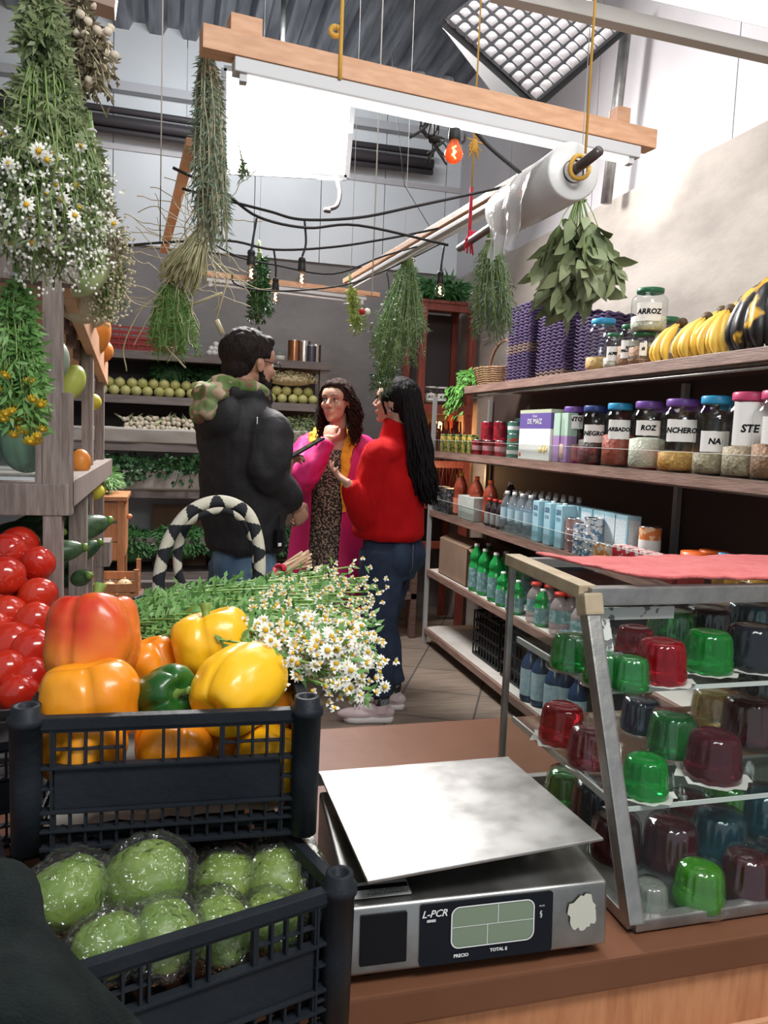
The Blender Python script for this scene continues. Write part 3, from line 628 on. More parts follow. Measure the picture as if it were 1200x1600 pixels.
# ---- fourth board
cb = mat('cardboard', (.24, .16, .11), .8, col2=(.28, .19, .13), scale=10)
t = thing('cardboard_box', 'open brown cardboard box on the fourth board at its far end', 'box', (SX+.17, 4.62, z4)); x0, x1, ya, yb = SX+.04, SX+.33, 4.36, 4.86; h = .235
MB().box((x0, ya, z4), (x1, yb, z4+.004)).box((x0, ya, z4), (x0+.004, yb, z4+h)).box((x1-.004, ya, z4), (x1, yb, z4+h)).box((x0, ya, z4), (x1, ya+.004, z4+h)).box((x0, yb-.004, z4), (x1, yb, z4+h)).build('box_body', cb, t)
for q in range(2): MB().add([(x0, ya, z4+h), (x1, ya, z4+h), (x1, ya-.1, z4+h-.02), (x0, ya-.1, z4+h-.03)] if q == 0 else [(x0, yb, z4+h), (x0, ya, z4+h), (x0+.09, ya, z4+h+.03), (x0+.09, yb, z4+h+.04)], [(0, 1, 2, 3)]).build('flap', cb, t)
grn = mat('green bottle', (.02, .42, .09), .25, trans=.35, coat=.3); blab = mat('bottle label', (.13, .27, .27), .4, col2=(.3, .45, .45), scale=50, lo=.5, hi=.6)
pr = lambda r, h: [(r*.9, 0), (r, .01), (r, h*.55), (r*.86, h*.58), (r*.86, h*.66), (r*.98, h*.69), (r*.8, h*.8), (r*.4, h*.9), (r*.36, h*.96)]
for k, (px, X, h) in enumerate(((742, .06, .28), (755, .065, .265), (772, .06, .27), (787, .14, .27), (760, .17, .27), (802, .17, .26), (815, .2, .26))):
    bottle(SX+X, onY(px, SX+X, z4), z4, .042, h, grn, lid('white'), 'tall green cleaner bottle with white cap, %s along' % o_[k], 'cleaner_bottle', band=blab, prof=pr(.042, h), group='tall green bottles', bz=(.08, .5))
for k, (px, X, h) in enumerate(((778, .05, .185), (793, .055, .18), (801, .05, .175), (838, .06, .18))):
    bottle(SX+X, onY(px, SX+X, z4)-.05, z4, .036, h, grn, lid('white'), 'short green bottle with white cap in the front row, %s along' % o_[k], 'cleaner_bottle', band=blab, prof=pr(.036, h), group='short green bottles', bz=(.08, .5))
sb = thin('soap bottle', (.9, .85, .85), 1.5, .1, .35, (.6, .5, .5))
for k, (px, X) in enumerate(((835, .06), (856, .1), (872, .06), (890, .11), (905, .06), (922, .1))):
    bottle(SX+X, onY(px, SX+X, z4), z4, .045, .2, sb, lid('red'), 'milky bottle with wide red cap on the fourth board, %s along' % o_[k], 'soap_bottle', capr=.6, band=blab, group='red capped bottles')
# ---- bottom board
blk = mat('black crate', (.012, .013, .015), .5)
def lattice_crate(name, x0, x1, y0, y1, z0, h, ms, label, cat='crate', group=None, nx=7, ny=9):
    t = thing(name, label, cat, ((x0+x1)/2, (y0+y1)/2, z0), group); b = MB()
    for i in range(nx+1):
        x = x0+(x1-x0)*i/nx
        for y in (y0, y1): b.box((x-.004, y-.003, z0), (x+.004, y+.003, z0+h))
    for i in range(ny+1):
        y = y0+(y1-y0)*i/ny
        for x in (x0, x1): b.box((x-.003, y-.004, z0), (x+.003, y+.004, z0+h))
    for z in (z0, z0+h*.25, z0+h*.5, z0+h*.75, z0+h-.012):
        for y in (y0, y1): b.box((x0, y-.004, z), (x1, y+.004, z+.012))
        for x in (x0, x1): b.box((x-.004, y0, z), (x+.004, y1, z+.012))
    b.build('crate_walls', ms, t); MB().box((x0, y0, z0), (x1, y1, z0+.006)).build('crate_floor', ms, t)
    return t
lattice_crate('storage_crate', SX+.1, SX+.38, 3.96, 4.34, z5+.001, .27, blk, 'black lattice crate on the lowest board, farther of the two')
lattice_crate('storage_crate', SX+.09, SX+.38, 3.5, 3.9, z5+.001, .29, blk, 'black lattice crate on the lowest board, nearer of the two')
for i in range(2): MB().box((SX+.12, 3.98-.44*i, z5+.02), (SX+.36, 4.32-.44*i, z5+.2), 0, .01).build('dark_bundle', mat('dark cloth', (.02, .02, .022), .9), label='dark folded bundle inside the %s black crate' % ('farther', 'nearer')[i], cat='cloth')
bbl = mat('blue liquid', (.02, .045, .1), .25); cy = mat('pale blue label', (.26, .42, .5), .4, col2=(.4, .52, .55), scale=40)
for k, (px, X) in enumerate(((825, .06), (842, .08), (862, .06), (880, .1), (898, .06))):
    bottle(SX+X, onY(px, SX+X, z5), z5, .045, .27, bbl, lid('navy'), 'dark blue bottle with pale label on the lowest board, %s along' % o_[k], 'detergent_bottle', band=cy, group='blue labelled bottles', bz=(.12, .62))
# ---- red cabinet contents
for k, (px, w) in enumerate(((672, .045), (690, .045), (712, .045))):
    X = onX(px, 5.5, 1.66); jar(0, 1.66, .05, .13, 'white', .6, *((oat, beans, pean)[k]), 'AZ', 'glass spice jar in the red cabinet, %s from its left post' % o_[k], X=X, Y=5.5, lz=.4, lh=.4, lw=1.2)
random.seed(9)
b = MB()
for k in range(70):
    x = R(1.8, 2.1); zt = R(1.45, 1.55); b.tube([(x, 5.5, zt), (x+jit(.03), 5.5+jit(.04), zt-.2), (x+jit(.05), 5.48+jit(.05), zt-R(.35, .55))], [.006, .012, .004], 5)
b.build('chilli_string', mat('dried chilli', (.07, .012, .01), .4), label='dark dried chillies hanging inside the lower half of the red cabinet', cat='chillies')
lt = thing('cabinet_lamp', 'small glowing orange lamp inside the red cabinet', 'lamp', (2.0, 5.72, 1.42)); MB().ball((2.0, 5.72, 1.5), .045).build('lamp_shade', mat('warm glow', (1, .6, .3), .5, emit=(1, .42, .12), estr=9), lt); MB().lathe([(.03, 0), (.03, .05)], 12, (2.0, 5.72, 1.42)).build('base', rubber, lt)
# ================================================================== COUNTER
CZ = .75
ctop = mat('brown laminate', (.155, .066, .036), .45, col2=(.19, .085, .05), scale=4, bump=.08, bscale=20, spec=.12)
ct = thing('counter', 'long brown laminate counter with orange wooden front across the foreground', 'counter', (.3, 1.27, 0))
MB().box((-1.3, .84, CZ-.045), (1.66, 1.69, CZ), 0, .004).build('countertop', ctop, ct)
MB().box((-1.3, .85, .1), (1.66, .87, CZ-.045)).build('front_panel', wood_orange, ct)
MB().box((-1.3, 1.66, 0), (1.66, 1.68, CZ-.045)).build('back_panel', wood_dark, ct)
MB().box((-1.3, .73, .575), (1.66, .85, .6)).build('ledge', wood_beam, ct)
for x in (-1.3, .3, 1.64): MB().box((x, .87, 0), (x+.02, 1.66, CZ-.045)).build('side_panel', wood_dark, ct)
MB().box((-1.3, .842, .6), (1.66, .85, .615)).build('moulding', wood_beam, ct)
# ================================================================== SCALE
def steel_brushed():
    m, t, b, L = nt('brushed steel'); N = t.nodes.new; b.inputs['Metallic'].default_value = 1; b.inputs['Base Color'].default_value = (.6, .6, .59, 1)
    tc = N('ShaderNodeTexCoord'); n = N('ShaderNodeTexNoise'); n.inputs['Scale'].default_value = 14; n.inputs['Detail'].default_value = 7; L(tc.outputs['Object'], n.inputs[0])
    r = N('ShaderNodeMapRange'); r.inputs[3].default_value = .27; r.inputs[4].default_value = .5; L(n.outputs[0], r.inputs[0]); L(r.outputs[0], b.inputs['Roughness'])
    cr = N('ShaderNodeValToRGB'); cr.color_ramp.elements[0].position = .3; cr.color_ramp.elements[0].color = (.3, .295, .28, 1); cr.color_ramp.elements[1].position = .6; cr.color_ramp.elements[1].color = (.47, .47, .46, 1); L(n.outputs[0], cr.inputs[0]); L(cr.outputs[0], b.inputs['Base Color'])
    mp = N('ShaderNodeMapping'); mp.inputs['Scale'].default_value = (2, 160, 2); L(tc.outputs['Object'], mp.inputs[0]); n2 = N('ShaderNodeTexNoise'); n2.inputs['Scale'].default_value = 5; L(mp.outputs[0], n2.inputs[0])
    bp = N('ShaderNodeBump'); bp.inputs['Strength'].default_value = .06; bp.inputs['Distance'].default_value = .003; L(n2.outputs[0], bp.inputs['Height']); L(bp.outputs[0], b.inputs['Normal'])
    return m
sbr = steel_brushed()
sc = thing('weighing_scale', 'stainless steel shop scale with green display standing on the counter', 'scale', (.39, 1.0, CZ))
F0, F1 = Vector((.217, .858, 0)), Vector((.564, .848, 0)); zf0, zf1 = .765, .85
bl = Vector((.232, 1.14, 0)); br_ = Vector((.575, 1.13, 0)); up = Vector((0, 0, 1))
bm = bmesh.new(); vv = [bm.verts.new(p) for p in (F0+up*zf0, F1+up*zf0, br_+up*zf0, bl+up*zf0, F0+up*zf1+Vector((0, .006, 0)), F1+up*zf1+Vector((0, .006, 0)), br_+up*.868, bl+up*.868)]
for f in ((0, 3, 2, 1), (0, 1, 5, 4), (1, 2, 6, 5), (2, 3, 7, 6), (3, 0, 4, 7), (4, 5, 6, 7)): bm.faces.new([vv[i] for i in f])
bmesh.ops.bevel(bm, geom=bm.edges[:], offset=.005, segments=3, affect='EDGES', profile=.6)
MB().frombm(bm, 0, True).build('scale_body', sbr, sc)
P = [Vector(q) for q in ((.236, .853, .889), (.562, .868, .902), (.556, 1.15, .893), (.235, 1.165, .889))]
bm = bmesh.new(); a = [bm.verts.new(p) for p in P]; f = bm.faces.new(a); bmesh.ops.subdivide_edges(bm, edges=bm.edges[:], cuts=8, use_grid_fill=True)
me = bpy.data.meshes.new('p'); bm.to_mesh(me); bm.free()
me = modded(me, [('SOLIDIFY', dict(thickness=.004, offset=-1)), ('BEVEL', dict(width=.0012, segments=2))]); me.materials.append(sbr); link('platform', me, sc)
MB().box((.23, 1.158, .868), (.56, 1.165, .889)).build('platform_lip', sbr, sc)
for x, y in ((.3, .95), (.5, .95), (.3, 1.08), (.5, 1.08)): MB().lathe([(.012, .852), (.012, .889)], 12, (x, y, 0)).build('support', steel_dull, sc)
for x, y in ((.25, .89), (.54, .88), (.26, 1.1), (.55, 1.1)): MB().lathe([(.014, CZ), (.014, .767)], 12, (x, y, 0)).build('foot', rubber, sc)
fx = (F1-F0).normalized(); fn_ = Vector((fx.y, -fx.x, 0)); W_ = (F1-F0).length; fo = (F0+F1)/2+up*(zf0+zf1)/2+fn_*.0002+Vector((0, .003, 0))
ft = basis(fo, fx, (0, .07, 1)); ft = ft @ Matrix.Translation((0, 0, .0016))
def rrect(w, h, r, n=6):
    p = []
    for cx, cy, a0 in ((w/2-r, h/2-r, 0), (-w/2+r, h/2-r, pi/2), (-w/2+r, -h/2+r, pi), (w/2-r, -h/2+r, 1.5*pi)):
        for i in range(n+1): a = a0+pi/2*i/n; p.append((cx+r*cos(a), cy+r*sin(a)))
    return p
def plate(mt_, c, w, h, r, dz, ms, name, parent, th=.0006):
    pts = rrect(w, h, r); n = len(pts); vs = [mt_ @ Vector((c[0]+x, c[1]+y, dz+th)) for x, y in pts]+[mt_ @ Vector((c[0]+x, c[1]+y, dz)) for x, y in pts]
    return MB().add(vs, [tuple(range(n))]+[(i, i+n, (i+1) % n+n, (i+1) % n) for i in range(n)], 0, False).build(name, ms, parent)
def ringplate(mt_, c, w, h, r, t, dz, ms, name, parent):
    a = rrect(w, h, r); b = rrect(w-2*t, h-2*t, max(r-t, .001)); n = len(a); vs = [mt_ @ Vector((c[0]+x, c[1]+y, dz)) for x, y in a+b]
    return MB().add(vs, [(i, (i+1) % n, (i+1) % n+n, i+n) for i in range(n)], 0, False).build(name, ms, parent)
sk = mat('display black', (.008, .01, .015), .45, spec=.2); lcd = mat('lcd', (.2, .26, .18), .25); wpr = mat('white ink', (.8, .82, .82), .5)
dp = plate(ft, (.005, -.0), .178, .078, .004, .0001, sk, 'display_panel', sc)
plate(ft, (.012, .006), .109, .05, .009, .0009, lcd, 'lcd_screen', dp); ringplate(ft, (.012, .006), .112, .053, .011, .0015, .0022, wpr, 'screen_outline', dp)
g = MB()
for (x0, y0, x1, y1) in ((-.042, .006, .066, .0068), (.018, .006, .0188, .031), (.004, -.019, .0048, .006)): g.add([ft @ Vector(q) for q in ((x0, y0, .0021), (x1, y0, .0021), (x1, y1, .0021), (x0, y1, .0021))], [(0, 1, 2, 3)])
g.build('screen_lines', wpr, dp)
tm = ft @ Matrix.Translation((0, 0, .0024))
text('L-PCR', .0125, tm @ Matrix.Translation((-.066, .027, 0)), wpr, dp, bold=.0002, shear=.3); text('SERIES', .0042, tm @ Matrix.Translation((-.07, .0185, 0)), wpr, dp, bold=.0002)
text('PRECIO', .0058, tm @ Matrix.Translation((-.03, -.0295, 0)), wpr, dp, bold=.0002); text('TOTAL $', .0058, tm @ Matrix.Translation((.02, -.0275, 0)), wpr, dp, bold=.0002)
text('PLUG', .003, tm @ Matrix.Translation((.078, .022, 0)), wpr, dp); text('§', .01, tm @ Matrix.Translation((.077, .012, 0)), wpr, dp)
plate(ft, (-.13, .002), .059, .062, .0015, .0002, ink, 'black_sticker', sc)
resid = mat('glue residue', (.55, .55, .47), .8); g = MB(); random.seed(4); pts = []
for i in range(36): a = 2*pi*i/36; rr = .018*(1+.35*random.random()); pts.append(ft @ Vector((.137+rr*cos(a)*.95, .006+rr*sin(a)*1.1, .0006)))
g.add(pts, [tuple(range(36))], 0, False).build('glue_patch', resid, sc)
lt_ = basis(Vector((.262, .888, .8553)), (1, -.03, 0), (0, 1, .064)); st = plate(lt_, (0, 0), .075, .03, .001, .0004, mat('grey sticker', (.42, .43, .42), .5), 'inspection_sticker', sc)
plate(lt_, (.0, .004), .073, .008, .0005, .0011, ink, 'sticker_band', st); text('INSTRUMENTO', .0065, lt_ @ Matrix.Translation((.008, -.003, .0012)), ink, st); text('INSPECCIONADO', .0065, lt_ @ Matrix.Translation((.008, -.0095, .0012)), ink, st)
# grey tray edge left of the scale
MB().bar((.205, .88, .8), (.2, 1.2, .8), .012, .09, 0, .002).build('metal_strip', steel_dull, label='narrow dark metal guard between the crates and the scale', cat='strip')
# ================================================================== DISPLAY CASE
dc = thing('display_case', 'glass display case with tarnished metal frame and taped corner on the counter', 'display case', (1.05, 1.1, CZ))
CX0, CX1 = .628, 1.5; A = lambda X: Vector((X, .885, CZ+.012)); B = lambda X: Vector((X, 1.335, CZ+.012)); C_ = lambda X: Vector((X, 1.335, 1.192)); D = lambda X: Vector((X, 1.06, 1.186))
fr = MB(); w = .017
for X in (CX0, CX1):
    for p, q in ((A(X), B(X)), (C_(X), D(X))): fr.bar(p, q, w, w, 0, .002)
    fr.bar(A(X), D(X), .024, .024, 0, .003); fr.bar(B(X), C_(X), .011, .011, 0, .002)
for P_ in (A, B, C_, D): fr.bar(P_(CX0), P_(CX1), w if P_ is not D else .024, w if P_ is not D else .028, 0, .002)
fr.build('case_frame', steel_dull, dc)
for fn2 in ((lambda: [A(CX0), B(CX0), C_(CX0), D(CX0)]), (lambda: [A(CX1), B(CX1), C_(CX1), D(CX1)]), (lambda: [A(CX0), A(CX1), D(CX1), D(CX0)]), (lambda: [B(CX0), B(CX1), C_(CX1), C_(CX0)]), (lambda: [C_(CX0), C_(CX1), D(CX1), D(CX0)])):
    MB().add(fn2(), [(0, 1, 2, 3)], 0, False).build('glass_pane', glass, dc)
MB().box((CX0, .885, CZ), (CX1, 1.335, CZ+.006)).build('case_floor', mat('case floor', (.08, .085, .08), .3), dc)
gs = thin('shelf glass', (.86, .93, .9), 1.0); ge = mat('glass edge', (.35, .48, .43), .2)
def fy(z): return .885+(z-.762)/(1.186-.762)*.175
for z in (1.05, .895):
    y0 = fy(z)+.012; MB().box((CX0+.012, y0, z-.005), (CX1-.01, 1.32, z)).build('glass_shelf', gs, dc)
    MB().box((CX0+.012, y0-.002, z-.006), (CX1-.01, y0, z+.001)).box((CX0+.01, y0, z-.008), (CX0+.014, 1.32, z+.003)).build('shelf_edge', mat('pale rail', (.55, .58, .55), .35), dc)
tape = mat('masking tape', (.33, .26, .17), .55, col2=(.42, .34, .23), scale=30)
tb_ = MB()
tb_.bar(D(CX0)+Vector((-.001, 0, .006)), C_(CX0)+Vector((-.001, 0, .006)), .03, .021, 0, .002); tb_.bar(D(CX0)+Vector((.0, -.002, .004)), D(CX0)+Vector((0, -.012, -.028)), .03, .032, 0, .004)
tb_.build('tape', tape, dc)
flak = mat('flaking paint', (.6, .6, .57), .7, col2=(.12, .12, .12), scale=45, lo=.55, hi=.58)
MB().bar(D(CX0)+Vector((.025, .012, -.032)), D(CX0)+Vector((.165, .012, -.032)), .003, .02).bar(D(CX0)+Vector((.035, .01, -.04)), D(CX0)+Vector((.033, -.012, -.085)), .022, .003).build('peeling_sticker', flak, dc)
# towel
tw = mat('red towelling', (.54, .1, .098), .95, col2=(.6, .14, .135), scale=40, bump=.5, bscale=260, sheen=.15)
def towel():
    n, k = 60, 26; vs = []; fs = []
    c = [Vector((.655, 1.305, 0)), Vector((.712, 1.062, 0)), Vector((1.32, 1.055, 0)), Vector((1.32, 1.31, 0))]
    for i in range(n+1):
        s = i/n
        for j in range(k+1):
            t = j/k; p = (c[0]*(1-s)+c[3]*s)*(1-t)+(c[1]*(1-s)+c[2]*s)*t; q = Vector((p.x*6, p.y*9, 0))
            z = 1.2025+.007*abs(noise.noise(q*1.3))+.003*noise.noise(q*5)+(.008*math.exp(-(s/.06)**2) if 1 else 0)+.004*math.exp(-((t-1)/.08)**2)
            vs.append((p.x+.006*noise.noise((t*6, 1, 0)), p.y+.004*noise.noise((s*9, 4, 0)), z))
    for i in range(n):
        for j in range(k): a = i*(k+1)+j; fs.append((a, a+1, a+k+2, a+k+1))
    me = modded(meshof(MB().add(vs, fs)), [('SOLIDIFY', dict(thickness=.006, offset=1)), ('SUBSURF', dict(levels=1))]); me.materials.append(tw); me.polygons.foreach_set('use_smooth', [True]*len(me.polygons)); return me
link('towel', towel(), None, 'folded coral red towel lying on top of the glass display case', 'towel')
# ================================================================== JELLIES
jc = dict(green=(.01, .36, .05), red=(.42, .004, .016), darkred=(.13, .004, .015), black=(.012, .014, .02), navy=(.02, .03, .09), yellow=(.85, .6, .22), teal=(.01, .13, .18), lime=(.12, .5, .03), pink=(.36, .02, .06), clear=(.5, .52, .45))
def jellymat(c):
    return mat('jelly '+c, jc[c], .06, trans=.0 if c in ('black',) else .7, ior=1.33, coat=.5)
cup = thin('mould plastic', (.93, .95, .95), 1.6, .03); dish = thin('dish plastic', (.9, .92, .92), 1.6, .06, .12)
def jelly(px, py, z, wpx, c, label, kind='paper', k=.8, tone=None):
    p = pz(px, py, z); d = (p-CP).dot(fw); r = wpx/2*d/F_PX; h = r*2*k; z = z+.003
    t = thing('gelatin_dessert', label, 'jelly', (p.x, p.y, z-.003))
    fl = lambda a, q: 1+(.03*cos(a*16) if h*.35 < q < h*.9 else 0)
    MB().lathe([(.001, .001), (r*.95, .001), (r, h*.06), (r*.97, h*.3), (r*.93, h*.34), (r*.9, h*.6), (r*.84, h*.86), (r*.78, h*.95), (r*.66, h), (r*.4, h*.985), (.001, h*.98)], 96, (p.x, p.y, z), flute=fl).build('jelly', jellymat(c), t)
    if kind == 'paper':
        n = 24; vs = [(p.x, p.y, z-.001)]+[(p.x+r*(1.25+.12*sin(i*4.1))*cos(2*pi*i/n), p.y+r*(1.25+.12*cos(i*2.3))*sin(2*pi*i/n), z-.0015+.006*abs(sin(i*1.7))) for i in range(n)]
        MB().add(vs, [(0, i+1, (i+1) % n+1) for i in range(n)]).build('paper_base', white_paper, t)
    else:
        MB().lathe([(r*.5, 0), (r*1.15, 0), (r*1.18, .004), (r*1.22, .004)], 36, (p.x, p.y, z-.0015), cap=False).lathe([(r*1.08, h*.02), (r*1.03, h*.3), (r*.98, h*.36), (r*.9, h*.9), (r*.8, h*1.04), (.001, h*1.05)], 96, (p.x, p.y, z), cap=False, flute=lambda a, q: 1+(.03*cos(a*16) if h*.35 < q < h else 0)).build('clear_mould', cup, t)
s1, s2, s3 = 1.05, .895, .757
for q in ((892, 1046, s1, 66, 'green', 'bright green jelly at the left end of the upper glass shelf', 'cup'), (940, 1070, s1, 62, 'green', 'green jelly on the upper shelf just left of the front corner post', 'cup'), (982, 1078, s1, 62, 'green', 'green jelly in a clear mould right of the corner post', 'cup'),
          (990, 1030, s1, 62, 'red', 'red jelly at the back of the upper shelf behind the crimson one', 'paper'), (1046, 1015, s1, 76, 'green', 'green jelly at the rear of the upper shelf', 'cup'), (1104, 1008, s1, 72, 'black', 'black jelly at the rear of the upper shelf', 'cup'), (1168, 1002, s1, 72, 'teal', 'dark teal jelly at the rear right of the upper shelf', 'cup'),
          (1031, 1066, s1, 80, 'red', 'crimson jelly in the front row of the upper shelf', 'paper'), (1104, 1050, s1, 78, 'green', 'deep green jelly in the front row of the upper shelf', 'paper'), (1172, 1045, s1, 84, 'black', 'black jelly in the front row of the upper shelf', 'paper'),
          (876, 1160, s2, 72, 'red', 'bright red jelly at the left of the middle shelf', 'paper'), (920, 1196, s2, 70, 'pink', 'rosy jelly in a clear mould beside the corner post', 'cup'), (1000, 1143, s2, 62, 'navy', 'navy jelly at the rear of the middle shelf', 'cup'), (1115, 1140, s2, 74, 'yellow', 'creamy yellow jelly at the rear of the middle shelf', 'cup'),
          (1185, 1100, s2, 84, 'black', 'black jelly in the rear right of the middle shelf', 'cup'), (1048, 1178, s2, 76, 'green', 'dark green jelly in the middle of the middle shelf', 'cup'), (1168, 1160, s2, 84, 'darkred', 'dark red jelly at the right of the middle shelf', 'cup'), (1006, 1243, s2, 74, 'green', 'bright green jelly at the front left of the middle shelf', 'paper'), (1112, 1216, s2, 88, 'darkred', 'wine red jelly on white paper at the front of the middle shelf', 'paper'),
          (1072, 1300, s3, 70, 'red', 'red jelly at the rear of the case floor', 'cup'), (1136, 1285, s3, 76, 'lime', 'lime green jelly at the rear of the case floor', 'cup'), (1190, 1300, s3, 80, 'teal', 'dark teal jelly at the right of the case floor', 'cup'), (1045, 1352, s3, 86, 'darkred', 'dark red fluted jelly in clear mould on the case floor', 'cup'), (1119, 1338, s3, 86, 'teal', 'teal jelly in the middle of the case floor', 'cup'),
          (1014, 1425, s3, 56, 'clear', 'empty looking pale jelly mould at the front left of the case floor', 'cup'), (1090, 1414, s3, 78, 'lime', 'yellowish green jelly at the front of the case floor', 'cup'), (1164, 1398, s3, 80, 'darkred', 'maroon jelly at the front right of the case floor', 'cup'), (1215, 1385, s3, 80, 'black', 'black jelly cut off by the photo edge on the case floor', 'cup'),
          (930, 1290, s3, 84, 'black', 'black jelly on the case floor seen through the side pane', 'cup'), (884, 1262, s3, 70, 'green', 'dark green jelly in a dish low behind the scale', 'cup'), (960, 1340, s3, 80, 'darkred', 'dark jelly on the case floor right behind the corner post', 'cup')): jelly(*q)
# ================================================================== CRATES
def crate(name, NL, NR, Ldepth, z0, h, label):
    NL = Vector(NL); NR = Vector(NR); ux = (NR-NL).normalized(); uy = Vector((-ux.y, ux.x, 0)); Wd = (NR-NL).length
    c = (NL+NR)/2+uy*Ldepth/2; t = thing(name, label, 'crate', (c.x, c.y, z0))
    def wall(o, u, L, side):
        n = Vector((u.y, -u.x, 0)); g = MB(); up = Vector((0, 0, 1)); th = .006
        def bx(a, b, c0, c1, tt=th):
            p = o+u*a+up*(z0+c0); mm = Matrix((u, n, up)).transposed().to_4x4(); mm.translation = o+u*((a+b)/2)+up*(z0+(c0+c1)/2)
            g._box([-(b-a)/2, -tt/2, -(c1-c0)/2], [(b-a)/2, tt/2, (c1-c0)/2], 0, .0012, mm)
        H = h; a0, a1 = .03, L-.03
        bx(.01, L-.01, H*.90, H*.985, .014); bx(.01, L-.01, H*.87, H*.9, .009)
        bx(.012, L-.012, H*.60, H*.625, .012); bx(a0, a1, H*.3, H*.61, .004); bx(.012, L-.012, H*.275, H*.3, .014); bx(.012, L-.012, H*.135, H*.155, .014); bx(.012, L-.012, 0, H*.03, .014)
        k = int(L/.0205)
        for i in range(k+1):
            x = a0+(a1-a0)*i/k; bx(x-.0017, x+.0017, .0, H*.29, .009)
            if not (.36*L < x < .66*L) or abs(x-L/2) < .011: bx(x-.0017, x+.0017, H*.61, H*.88, .009)
        for (xa, xb) in ((a0, L*.33), (L*.68, a1)): bx(xa, xb, H*.735, H*.75, .007)
        bx(L*.33, L*.34, H*.61, H*.88, .01); bx(L*.675, L*.685, H*.61, H*.88, .01)
        for x in (a0-.004, a1+.001): bx(x, x+.003, 0, H*.9, .012)
        for zz in (.45, .2): bx(.012, a0, H*zz, H*zz+.003, .01); bx(a1, L-.012, H*zz, H*zz+.003, .01)
        g.build('side_wall', black_plastic, t)
    FR = NR+uy*Ldepth; FL = NL+uy*Ldepth
    wall(NL, ux, Wd, 0); wall(NR, uy, Ldepth, 1); wall(FR, -ux, Wd, 2); wall(FL, -uy, Ldepth, 3)
    for p in (NL, NR, FR, FL):
        MB().lathe([(.0165, z0), (.0175, z0+h*.5), (.018, z0+h*.93), (.0205, z0+h*.935), (.0205, z0+h*.985), (.0165, z0+h*1.0), (.0155, z0+h*1.07), (.0135, z0+h*1.075), (.0085, z0+h*1.07), (.0085, z0+h*.9), (.001, z0+h*.9)], 24, (p.x, p.y, 0)).build('corner_post', black_plastic, t)
    g = MB()
    for i in range(9): q = NL+ux*(Wd*(i+.5)/9); g.bar(q+uy*.01+Vector((0, 0, z0+.006)), q+uy*(Ldepth-.01)+Vector((0, 0, z0+.006)), .012, .005)
    for i in range(12): q = NL+uy*(Ldepth*(i+.5)/12); g.bar(q+ux*.01+Vector((0, 0, z0+.006)), q+ux*(Wd-.01)+Vector((0, 0, z0+.006)), .012, .005)
    g.build('crate_floor', black_plastic, t); return t, ux, uy
UZ0, UZ1 = .925, 1.092
crate('produce_crate', (-.152, .935, 0), (.168, .918, 0), .6, UZ0, .162, 'black plastic crate of sweet peppers, the upper of two stacked crates')
crate('produce_crate', (-.115, .72, 0), (.192, .812, 0), .6, CZ, .168, 'black plastic crate of bagged green chayotes under the pepper crate')
pl_ = MB(); random.seed(3)
n = 14; vs = []
for i in range(n+1):
    for j in range(n+1): vs.append((-.135+.285*i/n, .95+.53*j/n, UZ0+.018+.012*noise.noise((i*.8, j*.8, 0))))
pl_.add(vs, [(i*(n+1)+j, (i+1)*(n+1)+j, (i+1)*(n+1)+j+1, i*(n+1)+j+1) for i in range(n) for j in range(n)]).build('paper_sheet', white_paper, label='crumpled white paper lining the bottom of the pepper crate', cat='paper')
# ================================================================== PEPPERS
def pepmat(name, a, b, sc=6):
    return mat(name, a, .3, col2=b, scale=sc, detail=3, coat=.2, lo=.38, hi=.62, bump=.09, bscale=45)
py = pepmat('pepper yellow', (.86, .43, .008), (.9, .5, .015)); po = pepmat('pepper orange', (.8, .25, .01), (.85, .34, .015)); pg = pepmat('pepper green', (.012, .075, .012), (.02, .12, .015))
pr_ = pepmat('pepper red orange', (.58, .022, .012), (.74, .24, .03), 7); stem_g = mat('pepper stem', (.1, .2, .03), .5, col2=(.2, .3, .06), scale=40)
def pepper(px, py_, Y, wpx, k, ms, label, tilt=(0, 0, 0), lobes=4, stem=True, seed=0):
    c = pY(px, py_, Y); d = (c-CP).dot(fw); r = wpx/2*d/F_PX*1.1; h = r*k; Rm = Euler(tilt).to_matrix()
    t = thing('bell_pepper', label, 'pepper', (c.x, c.y, c.z-h)); N = 64; Kk = 40; vs = []; fs = []
    for i in range(Kk+1):
        th = pi*i/Kk
        for j in range(N):
            a = 2*pi*j/N; lb = abs(cos(lobes*a/2))**.45; s = max(sin(th), 0)**.62; zz = math.copysign(abs(cos(th))**.75, cos(th))
            gr = .2 if zz > 0 else .2; rr = r*s*(1-gr*(1-lb)*(.55+.45*abs(zz)))*(1+.14*noise.noise((cos(a)*1.1, sin(a)*1.1, zz+seed*3))+.03*noise.noise((cos(a)*4, sin(a)*4, zz*3+seed)))
            rr *= 1-.1*(zz < 0)*abs(zz)
            dz = 1-(.42 if zz > 0 else .25)*math.exp(-(s/.42)**2)*(1 if abs(zz) > .3 else 0)+.05*lb
            vs.append(c+Rm @ Vector((rr*cos(a), rr*sin(a), h*zz*dz*(1+.05*noise.noise((a, seed, 2))))))
    for i in range(Kk):
        for j in range(N): a = i*N+j; b = i*N+(j+1) % N; fs.append((a, a+N, b+N, b))
    MB().add(vs, fs).build('pepper_body', ms, t)
    if stem:
        g = MB(); q = [c+Rm @ Vector((.12*r*sin(s*1.5)*s, .1*r*s, h*(.56+.62*s))) for s in [i/7 for i in range(8)]]
        g.tube(q, [r*.24, r*.2, r*.13, r*.1, r*.095, r*.1, r*.12, r*.135], 12); g.tube([c+Rm @ Vector((0, 0, h*.5)), c+Rm @ Vector((0, 0, h*.6)), c+Rm @ Vector((0, 0, h*.64))], [r*.4, r*.34, r*.15], 14); g.build('stem', stem_g, t)
L_ = 'pepper crate'
